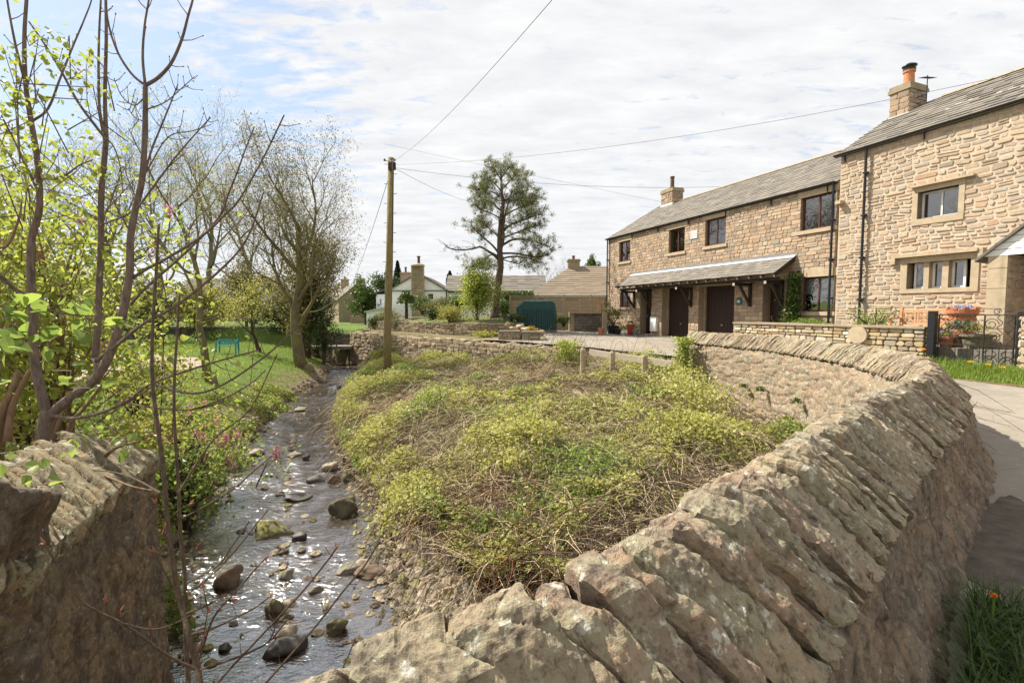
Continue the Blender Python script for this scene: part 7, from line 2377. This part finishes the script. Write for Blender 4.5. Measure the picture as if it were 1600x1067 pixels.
# small plants rooted in the parapet's stream face
for k, (px, py, Y) in enumerate([(1135, 605, 11.2), (1165, 610, 10.6), (1200, 655, 9.6), (1228, 628, 9.3)]):
    q = at(px, py, Y)
    i = np.argmin(np.hypot(RIDGE[:, 0] - q[0], RIDGE[:, 1] - q[1]))
    q = np.array([*(RIDGE[i] - RN[i] * .42), q[2]])
    m = MB(); blob_leaves(m, q, (.20, .13, .18), 110, .045, 50 + k, .3, .2)
    for j in range(5): m.tube([q + RN[i][0] * np.array([.14, 0, 0]), q + rs.normal(size=3) * .07], .004, 3)
    single('wall_fern', m, M[['leaf_ivy', 'leaf_ivy', 'leaf_lime', 'leaf_ivy'][k]], ['tuft of green fern in the parapet face nearest its squared end', 'tiny green tuft in the parapet face beside the larger fern', 'lime yellow tuft low in the parapet face', 'dark green tuft in the parapet face nearest the bend'][k], 'fern', q)

# ---------------------------------------------------------------- near saplings
def bud(mb, p, d, L, r):
    d = d / (np.linalg.norm(d) + 1e-9)
    mb.tube([p, p + d * L * .3, p + d * L * .65, p + d * L], [r * .5, r, r * .75, r * .1], 5, cap=False)

def side_twigs(pts, mbt, mbb, rs, n, L, r, f0=.15, planar=True, budl=.02):
    k = len(pts)
    for j in range(n):
        f = f0 + (1 - f0) * (j + rs.uniform(.2, .8)) / n
        x = f * (k - 1); i = min(int(x), k - 2); p = pts[i] + (pts[i + 1] - pts[i]) * (x - i); ax = pts[i + 1] - pts[i]; ax = ax / (np.linalg.norm(ax) + 1e-9)
        side = np.cross(ax, [0, 1, 0]); side /= np.linalg.norm(side) + 1e-9
        for sg in (1, -1):
            if rs.random() < .3: continue
            d = side * sg * .9 + ax * .55 + np.array([0, rs.normal() * .5, .2])
            d /= np.linalg.norm(d); l = L * rs.uniform(.4, 1.3)
            e = p + d * l
            mbt.tube([p, p + d * l * .5 - [0, 0, .05 * l], e + [0, 0, .08 * l]], [r, r * .75, r * .5], 4, cap=False)
            bud(mbb, e + [0, 0, .08 * l], d + [0, 0, .2], budl, r * 1.1)

rs = np.random.default_rng(97)
sap = thing('sycamore_sapling', 'multi-stemmed bare sapling with forked grey-brown trunks behind the old wall', 'tree', at(64, 720, 4.2))
tr, tw, bd = MB(), MB(), MB()
TR = [([(56, 770), (62, 720), (68, 690), (72, 660), (76, 640)], 4.2, 4.2, .075, .065),
      ([(74, 652), (66, 620), (57, 580), (52, 540), (50, 480), (48, 410), (50, 370), (60, 335), (62, 300), (57, 240), (47, 180), (40, 130), (38, 60), (42, -10), (45, -80), (47, -170), (48, -240)], 4.2, 4.0, .048, 0.0062),
      ([(74, 655), (92, 636), (118, 616), (142, 598), (165, 568), (185, 515), (196, 470), (203, 420), (204, 370), (212, 325), (222, 280), (226, 220), (227, 175), (227, 134)], 4.2, 4.3, .052, .022),
      ([(227, 134), (223, 90), (226, 40), (234, -10), (240, -80), (244, -170), (247, -240)], 4.3, 4.4, .014, 0.0025),
      ([(227, 134), (248, 121), (268, 98), (284, 62), (294, 25), (303, -10), (310, -80), (315, -170), (317, -240)], 4.3, 4.1, .019, 0.0031),
      ([(227, 134), (205, 115), (184, 82), (170, 40), (164, -10), (159, -80), (156, -170), (154, -240)], 4.3, 4.5, .014, 0.0025),
      ([(148, 560), (152, 520), (155, 450), (158, 380), (158, 310), (163, 250), (166, 215)], 4.6, 4.6, .036, .026),
      ([(166, 215), (164, 150), (166, 60), (165, -10), (164, -80), (164, -170), (163, -240)], 4.6, 4.7, .022, 0.0036),
      ([(166, 215), (156, 175), (154, 110), (155, 50), (158, -10), (160, -80), (162, -170), (163, -240)], 4.6, 4.4, .016, 0.0025),
      ([(166, 218), (150, 198), (122, 160), (96, 112), (70, 70), (45, 34)], 4.6, 4.3, .016, .008),
      ([(50, 190), (75, 170), (95, 120), (115, 70), (132, 30), (145, -8), (155, -80), (162, -170), (166, -240)], 4.1, 4.4, .012, 0.0022),
      ([(40, 130), (30, 95), (20, 50), (10, -8), (2, -80), (-3, -170), (-6, -240)], 4.0, 3.8, .013, 0.0022),
      ([(150, 600), (152, 570), (148, 560)], 4.5, 4.6, .036, .036)]
for pts, a, b, r0, r1 in TR:
    p = poly(pts, a, b); tr.tube(p, np.linspace(r0, r1, len(p)) * .82, 10)
    if r1 < .02: side_twigs(p, tw, bd, rs, 6, .14, .005, .2)
TW = [([(78, 648), (105, 653), (126, 652), (163, 643), (202, 624), (233, 601), (290, 580), (345, 563), (400, 548)], 4.2, 3.7, .018, .006), ([(150, 564), (183, 539), (225, 505), (276, 477), (340, 426), (385, 375), (412, 300)], 4.3, 3.6, .018, .005),
      ([(205, 436), (230, 420), (262, 403), (300, 380), (329, 358), (352, 335), (374, 312), (412, 246), (444, 180)], 4.3, 3.6, .014, .005), ([(205, 475), (230, 448), (290, 395), (341, 341), (358, 300), (370, 271), (384, 232), (397, 199)], 4.3, 3.8, .012, .004),
      ([(222, 290), (235, 240), (255, 190), (268, 158), (278, 132)], 4.2, 4.1, .009, .004), ([(215, 325), (245, 285), (275, 245), (305, 210), (329, 184)], 4.2, 4.0, .009, .004), ([(158, 352), (175, 345), (200, 335), (230, 305), (255, 270), (290, 238)], 4.5, 4.2, .009, .004),
      ([(62, 278), (85, 280), (105, 272), (125, 258), (145, 250)], 4.1, 4.0, .011, .005), ([(160, 210), (178, 230), (188, 262), (192, 300)], 4.6, 4.5, .007, .004), ([(240, 600), (300, 615), (350, 600), (410, 560), (450, 525), (470, 505)], 3.9, 3.4, .011, .004),
      ([(300, 640), (345, 625), (390, 600), (415, 578)], 3.8, 3.4, .009, .004), ([(180, 626), (240, 637), (300, 640), (350, 628)], 4.0, 3.7, .009, .004), ([(228, 270), (262, 215), (300, 205), (330, 195)], 4.2, 4.1, .006, .003), ([(205, 365), (185, 330), (172, 300)], 4.3, 4.2, .008, .004),
      ([(60, 300), (40, 260), (20, 215), (2, 180)], 4.1, 3.9, .009, .004), ([(228, 150), (210, 165), (190, 150), (178, 122)], 4.3, 4.2, .006, .003), ([(228, 172), (258, 160), (282, 140), (304, 120)], 4.3, 4.2, .006, .003), ([(227, 190), (212, 185), (200, 170)], 4.3, 4.2, .005, .003)]
for pts, a, b, r0, r1 in TW:
    p = poly(pts, a, b); tw.tube(p, np.linspace(r0, r1, len(p)), 7); side_twigs(p, tw, bd, rs, max(4, len(p) // 3), .13, .004, .25)
part('trunk', tr, M['bark_smooth'], sap, smooth=True); part('branches', tw, M['bark_smooth'], sap); part('buds', bd, M['bark_twig'], sap, kind='stuff')

# orange-barked stems of the lilac behind the wall
lil = thing('bare_lilac', 'smooth tan-orange leafless stems leaning out behind the weathered stone block', 'shrub', at(15, 700, 4.6))
m = MB()
for pts, a, b, r0, r1 in [([(-10, 720), (5, 640), (20, 610), (28, 580)], 4.6, 4.8, .06, .03), ([(12, 690), (18, 640), (35, 600), (60, 560), (90, 520)], 4.6, 4.9, .045, .015), ([(100, 720), (112, 660), (130, 640), (160, 600)], 4.4, 4.6, .035, .012), ([(75, 775), (110, 745), (150, 725), (180, 700), (215, 690)], 3.6, 3.7, .035, .012),
                          ([(-20, 380), (10, 385), (30, 340), (34, 310)], 4.2, 4.4, .02, .008), ([(60, 740), (82, 690), (100, 640), (130, 605)], 4.5, 4.6, .03, .012), ([(145, 735), (185, 752), (215, 762), (255, 768)], 3.5, 3.0, .012, .006)]:
    p = poly(pts, a, b); m.tube(p, np.linspace(r0, r1, len(p)) * .75, 8)
part('stems', m, M['bark_tan'], lil, smooth=True)

# fresh leaves hung around the saplings
def leaf_spray(mb, cents, per, spread, size, r, Yj=.2, big=True):
    P = []
    for (px, py, Y) in cents:
        q = at(px, py, Y); P.append(q + r.normal(size=(per, 3)) * np.array([spread, spread * .8, spread * .8]))
    P = np.vstack(P)
    (big_leaves if big else leaves)(mb, P, size, r)
ly = thing('leafy_branches', 'lime-leaved branches with fresh drooping leaves around the sapling trunks', 'branch', at(20, 700, 4.0))
g, m = MB(), MB()
c4 = [(x_, y_, 3.9) for x_, y_ in [(5, 75), (12, 90), (20, 150), (28, 130), (40, 165), (15, 190), (25, 210), (40, 225), (8, 235), (30, 260), (55, 265), (20, 285), (45, 290), (70, 270), (60, 60), (68, 78), (95, 95), (110, 100), (105, 70), (135, 100), (140, 80), (150, 145), (130, 140), (65, 100), (70, 55), (45, 130), (55, 150), (0, 130), (10, 170), (30, 185), (0, 210), (12, 255)]]
leaf_spray(g, c4, 9, .055, .055, rs)
c5 = [(x_, y_, 4.6) for x_, y_ in [(175, 255), (190, 262), (165, 270), (185, 285), (140, 290), (120, 250), (95, 230), (10, 320), (30, 340), (60, 350), (90, 310), (20, 370), (85, 370), (110, 340), (120, 380), (140, 400), (100, 410), (25, 410), (75, 430), (15, 440), (110, 450), (180, 400), (185, 430), (175, 470), (130, 480), (230, 360), (240, 380), (265, 350), (275, 380), (250, 400), (215, 560), (225, 590), (250, 570), (235, 620)]]
leaf_spray(g, c5, 12, .10, .06, rs)
part('leaves', g, M['leaf_lime'], ly)
for (px, py, Y) in c4 + c5:
    q = at(px, py, Y); m.tube([q, q + rs.normal(size=3) * .12 - [0, 0, .12], q + rs.normal(size=3) * .2 - [.05, 0, .3]], [.003, .004, .006], 3, cap=False)
part('twigs', m, M['bark_smooth'], ly)
# nearest big leaves
lb2 = thing('leafy_branch', 'nearest branch with broad soft green leaves hanging in front of the sapling trunks', 'branch', at(30, 560, 2.1))
g, m = MB(), MB()
NB = [(8, 455, 2.0), (25, 480, 2.0), (45, 500, 2.05), (65, 520, 2.1), (20, 520, 2.0), (95, 495, 2.2), (118, 500, 2.2), (140, 515, 2.25), (150, 495, 2.2), (35, 540, 2.05), (60, 470, 2.1), (8, 500, 1.9), (75, 545, 2.1), (15, 560, 2.0), (0, 540, 2.0), (0, 580, 2.0), (105, 520, 2.2), (160, 500, 2.3), (125, 480, 2.2)]
for (px, py, Y) in NB:
    q = at(px, py, Y); big_leaves(g, q + rs.normal(size=(3, 3)) * .035, .074, rs); m.tube([q, q + [-.015, .02, .03], q + [-.045, .03, .07]], [.0018, .0022, .003], 4, cap=False)
for pts in ([(-40, 380), (0, 430), (45, 470), (100, 490), (165, 495)], [(-40, 470), (0, 510), (40, 530), (75, 540)], [(-40, 540), (-5, 560), (20, 575)], [(0, 430), (30, 455), (62, 462)]):
    p = poly(pts, 2.0, 2.25); m.tube(p, np.linspace(.007, .003, len(p)), 5)
NB2 = [(40, 735, 2.6), (60, 745, 2.6), (75, 765, 2.5), (55, 770, 2.5), (130, 690, 3.0), (150, 680, 3.0), (175, 675, 3.0), (195, 690, 3.0), (205, 700, 3.0), (120, 605, 3.2), (140, 612, 3.2), (110, 585, 3.2), (20, 715, 2.7), (90, 705, 3.0)]
for (px, py, Y) in NB2:
    q = at(px, py, Y); big_leaves(g, q + rs.normal(size=(3, 3)) * .04, .078, rs); m.tube([q, q + [-.03, .04, .02], at(px - 28, py - 6, Y + .3)], [.002, .003, .004], 4, cap=False)
part('leaves', g, M['leaf_fresh'], lb2); part('twigs', m, M['bark_smooth'], lb2)

# thin sapling stems with red buds right by the parapet
th = thing('bud_sapling', 'two thin upright sapling stems with opening red buds over the water', 'sapling', at(305, 1067, 1.9) - [0, 0, .4])
m, tw, bd = MB(), MB(), MB()
S1 = poly([(330, 1160), (318, 1100), (312, 1067), (307, 1036), (294, 990), (288, 961), (277, 921), (268, 861), (262, 818), (258, 760), (250, 690), (243, 640), (238, 590), (238, 530), (241, 470), (245, 410), (248, 350)], 1.85, 2.5)
S2 = poly([(306, 1160), (299, 1100), (295, 1067), (291, 1013), (289.5, 933), (288, 889), (282, 832), (279, 760), (275, 700), (272, 640), (273, 580), (277, 520), (280, 460)], 1.95, 2.5)
m.tube(S1, np.linspace(.0145, .006, len(S1)), 9); m.tube(S2, np.linspace(.011, .0055, len(S2)), 9)
side_twigs(S1[30:], tw, bd, rs, 12, .05, .0022, .0, budl=.014); side_twigs(S2[26:], tw, bd, rs, 10, .05, .0022, .0, budl=.014)
red = MB()
for pts, Y0, Y1, r0, budd in [
    ([(150, 953), (193, 974), (228, 999), (265, 1025), (305, 1045)][::-1] + [(120, 930), (70, 850)], 1.9, 1.75, .0058, 1), ([(292, 958), (320, 947), (346, 932)], 1.9, 1.85, .004, 1), ([(294, 910), (340, 884), (357, 861), (386, 819)], 1.95, 1.8, .004, 0),
    ([(294, 927), (328, 901), (369, 858), (413, 803)], 1.95, 1.8, .004, 0), ([(311, 1030), (334, 964), (369, 924), (403, 884), (415, 872)], 1.88, 1.75, .0042, 1), ([(300, 990), (334, 981), (369, 964), (397, 950), (420, 933)], 1.9, 1.75, .0042, 1),
    ([(314, 1045), (380, 1023), (420, 1002), (440, 979)], 1.85, 1.7, .0045, 0), ([(318, 1110), (340, 1067), (389, 1013), (435, 964), (475, 921), (512, 875), (524, 858)], 1.8, 1.55, .0052, 1), ([(360, 1130), (415, 1067), (452, 1025), (495, 976), (538, 921), (567, 887), (587, 855)], 1.75, 1.5, .0048, 0),
    ([(525, 1075), (535, 1045), (550, 1010)], 1.5, 1.5, .003, 0), ([(193, 974), (233, 983), (262, 978), (290, 965)], 1.8, 1.9, .004, 0), ([(263, 818), (254, 800), (243, 786)], 1.95, 1.9, .0035, 1), ([(276, 925), (258, 895), (248, 875), (242, 862)], 1.9, 1.85, .0038, 1),
    ([(277, 878), (292, 868), (308, 853)], 1.95, 1.9, .0035, 1), ([(268, 808), (282, 795), (296, 788)], 2.0, 1.95, .003, 1), ([(286, 809), (334, 783), (369, 760), (397, 735), (420, 716)], 2.0, 1.8, .0042, 0), ([(262, 830), (252, 838), (256, 826)], 1.95, 1.95, .003, 1),
    ([(233, 1003), (236, 990), (235, 980)], 1.88, 1.88, .003, 1), ([(170, 962), (166, 948), (165, 940)], 1.83, 1.83, .003, 1), ([(180, 968), (188, 955)], 1.83, 1.83, .0025, 1), ([(325, 955), (320, 930), (318, 918)], 1.88, 1.88, .003, 1), ([(318, 990), (322, 970), (324, 958)], 1.88, 1.88, .003, 1),
    ([(313, 1020), (315, 1008), (317, 1000)], 1.86, 1.86, .003, 1), ([(350, 944), (355, 938), (362, 937)], 1.86, 1.86, .003, 1), ([(420, 1002), (430, 980), (425, 968)], 1.75, 1.75, .003, 0), ([(250, 770), (215, 750), (180, 738), (150, 735)], 2.1, 2.6, .005, 0), ([(279, 770), (310, 720), (340, 680), (390, 640), (430, 560)], 2.1, 2.4, .005, 0)]:
    p = poly(pts, Y0, Y1); tw.tube(p, np.linspace(r0, r0 * .55, len(p)), 6)
    side_twigs(p, tw, bd, rs, max(2, len(p) // 6), .028, .0018, .2, budl=.012)
    d = p[-1] - p[-2]
    bud(red if budd else bd, p[-1], d, .034 if budd else .03, .0048 if budd else .004)
    if budd:
        bud(red, p[-1], d + rs.normal(size=3) * .02, .026, .003)
part('stems', m, M['bark_twig'], th, smooth=True); part('twigs', tw, M['bark_twig'], th); part('buds', bd, M['bark_twig'], th, kind='stuff'); part('red_buds', red, M['pine_bud'], th)
# ---------------------------------------------------------------- camera, light, sky
cam = bpy.data.cameras.new('camera')
cam.sensor_width = 36; cam.lens = FPX / 1600 * 36
cam.clip_start = .05; cam.clip_end = 3000
co = bpy.data.objects.new('camera', cam)
COL.objects.link(co)
co.location = (0, 0, 0); co.rotation_euler = (math.pi / 2 - PITCH, 0, 0)
SC.camera = co

SUN_DIR = np.array([-.88, .47, 0.0]); SUN_DIR /= np.linalg.norm(SUN_DIR)
ELEV = R(49)
from mathutils import Vector
sv = Vector((SUN_DIR[0] * math.cos(ELEV), SUN_DIR[1] * math.cos(ELEV), math.sin(ELEV)))
sun = bpy.data.lights.new('sun', 'SUN')
sun.energy = 5.0; sun.angle = R(.6); sun.color = (1.0, .93, .82)
so = bpy.data.objects.new('sun', sun)
COL.objects.link(so)
so.rotation_euler = (-sv).to_track_quat('-Z', 'Y').to_euler()

w = bpy.data.worlds.new('World'); SC.world = w
w.use_nodes = True
nt = w.node_tree; nt.nodes.clear()
def wn(t, **k):
    x = nt.nodes.new(t)
    for a, b in k.items(): setattr(x, a, b)
    return x
outw = wn('ShaderNodeOutputWorld'); bg = wn('ShaderNodeBackground')
sky = wn('ShaderNodeTexSky', sky_type='NISHITA')
sky.sun_disc = False; sky.sun_elevation = ELEV
sky.sun_rotation = math.atan2(SUN_DIR[0], SUN_DIR[1])
sky.air_density = 1.0; sky.dust_density = .6; sky.ozone_density = 1.5
tc = wn('ShaderNodeTexCoord')
# cloud layer: directions projected on a flat sheet high overhead
sep = wn('ShaderNodeSeparateXYZ'); nt.links.new(tc.outputs['Generated'], sep.inputs[0])
zc = wn('ShaderNodeMath', operation='MAXIMUM'); nt.links.new(sep.outputs[2], zc.inputs[0]); zc.inputs[1].default_value = 0.0
za = wn('ShaderNodeMath', operation='ADD'); nt.links.new(zc.outputs[0], za.inputs[0]); za.inputs[1].default_value = .16
dx = wn('ShaderNodeMath', operation='DIVIDE'); nt.links.new(sep.outputs[0], dx.inputs[0]); nt.links.new(za.outputs[0], dx.inputs[1])
dy = wn('ShaderNodeMath', operation='DIVIDE'); nt.links.new(sep.outputs[1], dy.inputs[0]); nt.links.new(za.outputs[0], dy.inputs[1])
cmb = wn('ShaderNodeCombineXYZ'); nt.links.new(dx.outputs[0], cmb.inputs[0]); nt.links.new(dy.outputs[0], cmb.inputs[1])
def wnoise(scale, det, rough, sx=1, sy=1, rot=0, off=(0, 0, 0), dist=0):
    mp = wn('ShaderNodeMapping'); nt.links.new(cmb.outputs[0], mp.inputs[0])
    mp.inputs['Scale'].default_value = (sx, sy, 1); mp.inputs['Rotation'].default_value = (0, 0, rot); mp.inputs['Location'].default_value = off
    x = wn('ShaderNodeTexNoise'); nt.links.new(mp.outputs[0], x.inputs[0])
    x.inputs['Scale'].default_value = scale; x.inputs['Detail'].default_value = det; x.inputs['Roughness'].default_value = rough; x.inputs['Distortion'].default_value = dist
    return x.outputs[0]
def wmath(op, a, b, clamp=False):
    x = wn('ShaderNodeMath', operation=op, use_clamp=clamp)
    for s_, v_ in zip(x.inputs, (a, b)):
        if isinstance(v_, (int, float)): s_.default_value = v_
        else: nt.links.new(v_, s_)
    return x.outputs[0]
def wramp(f, st):
    x = wn('ShaderNodeValToRGB')
    e = x.color_ramp.elements
    while len(e) < len(st): e.new(.5)
    for q, (p, c) in zip(e, st):
        q.position = p; q.color = (c, c, c, 1) if np.isscalar(c) else tuple(c) + (1,)
    nt.links.new(f, x.inputs[0])
    return x.outputs[0]
rip = wnoise(11.0, 6, .62, .6, 1.4, R(12), dist=.35)
big = wnoise(.9, 4, .5)
# thinner to the west, thick sheet elsewhere: direction -x,+y
west = wmath('MULTIPLY_ADD', sep.outputs[0], -1.0)
dens = wmath('ADD', wmath('MULTIPLY', rip, .85), wmath('MULTIPLY', big, .45))
# open patch around one direction of the sky
vm = wn('ShaderNodeVectorMath', operation='DOT_PRODUCT'); nt.links.new(tc.outputs['Generated'], vm.inputs[0])
_r = ray(150, 60); _r = _r / np.linalg.norm(_r)
vm.inputs[1].default_value = tuple(_r)
gap_ = wramp(vm.outputs['Value'], [(.90, 0.0), (.99, 1.0)])
dens = wmath('SUBTRACT', dens, wmath('MULTIPLY', gap_, .24))
cov = wramp(dens, [(.37, 0.0), (.56, 1.0)])
tone = wramp(wnoise(6.5, 6, .62, .6, 1.4, R(10), (3, 1, 0)), [(.3, (4.3, 4.38, 4.55)), (.65, (5.15, 5.16, 5.18))])
mxw = wn('ShaderNodeMix', data_type='RGBA')
hz = wn('ShaderNodeMix', data_type='RGBA'); hz.inputs[0].default_value = .5; hz.inputs[7].default_value = (3.6, 4.1, 4.7, 1)
nt.links.new(sky.outputs[0], hz.inputs[6])
nt.links.new(cov, mxw.inputs[0]); nt.links.new(hz.outputs[2], mxw.inputs[6]); nt.links.new(tone, mxw.inputs[7])
nt.links.new(mxw.outputs[2], bg.inputs[0])
bg.inputs[1].default_value = .1
nt.links.new(bg.outputs[0], outw.inputs[0])

SC.view_settings.view_transform = 'Standard'; SC.view_settings.look = 'None'
SC.view_settings.exposure = .95; SC.view_settings.gamma = 1.0
SC.render.engine = 'CYCLES'
SC.cycles.max_bounces = 6; SC.cycles.transparent_max_bounces = 12
SC.cycles.caustics_reflective = False; SC.cycles.caustics_refractive = False
SC.cycles.use_denoising = True
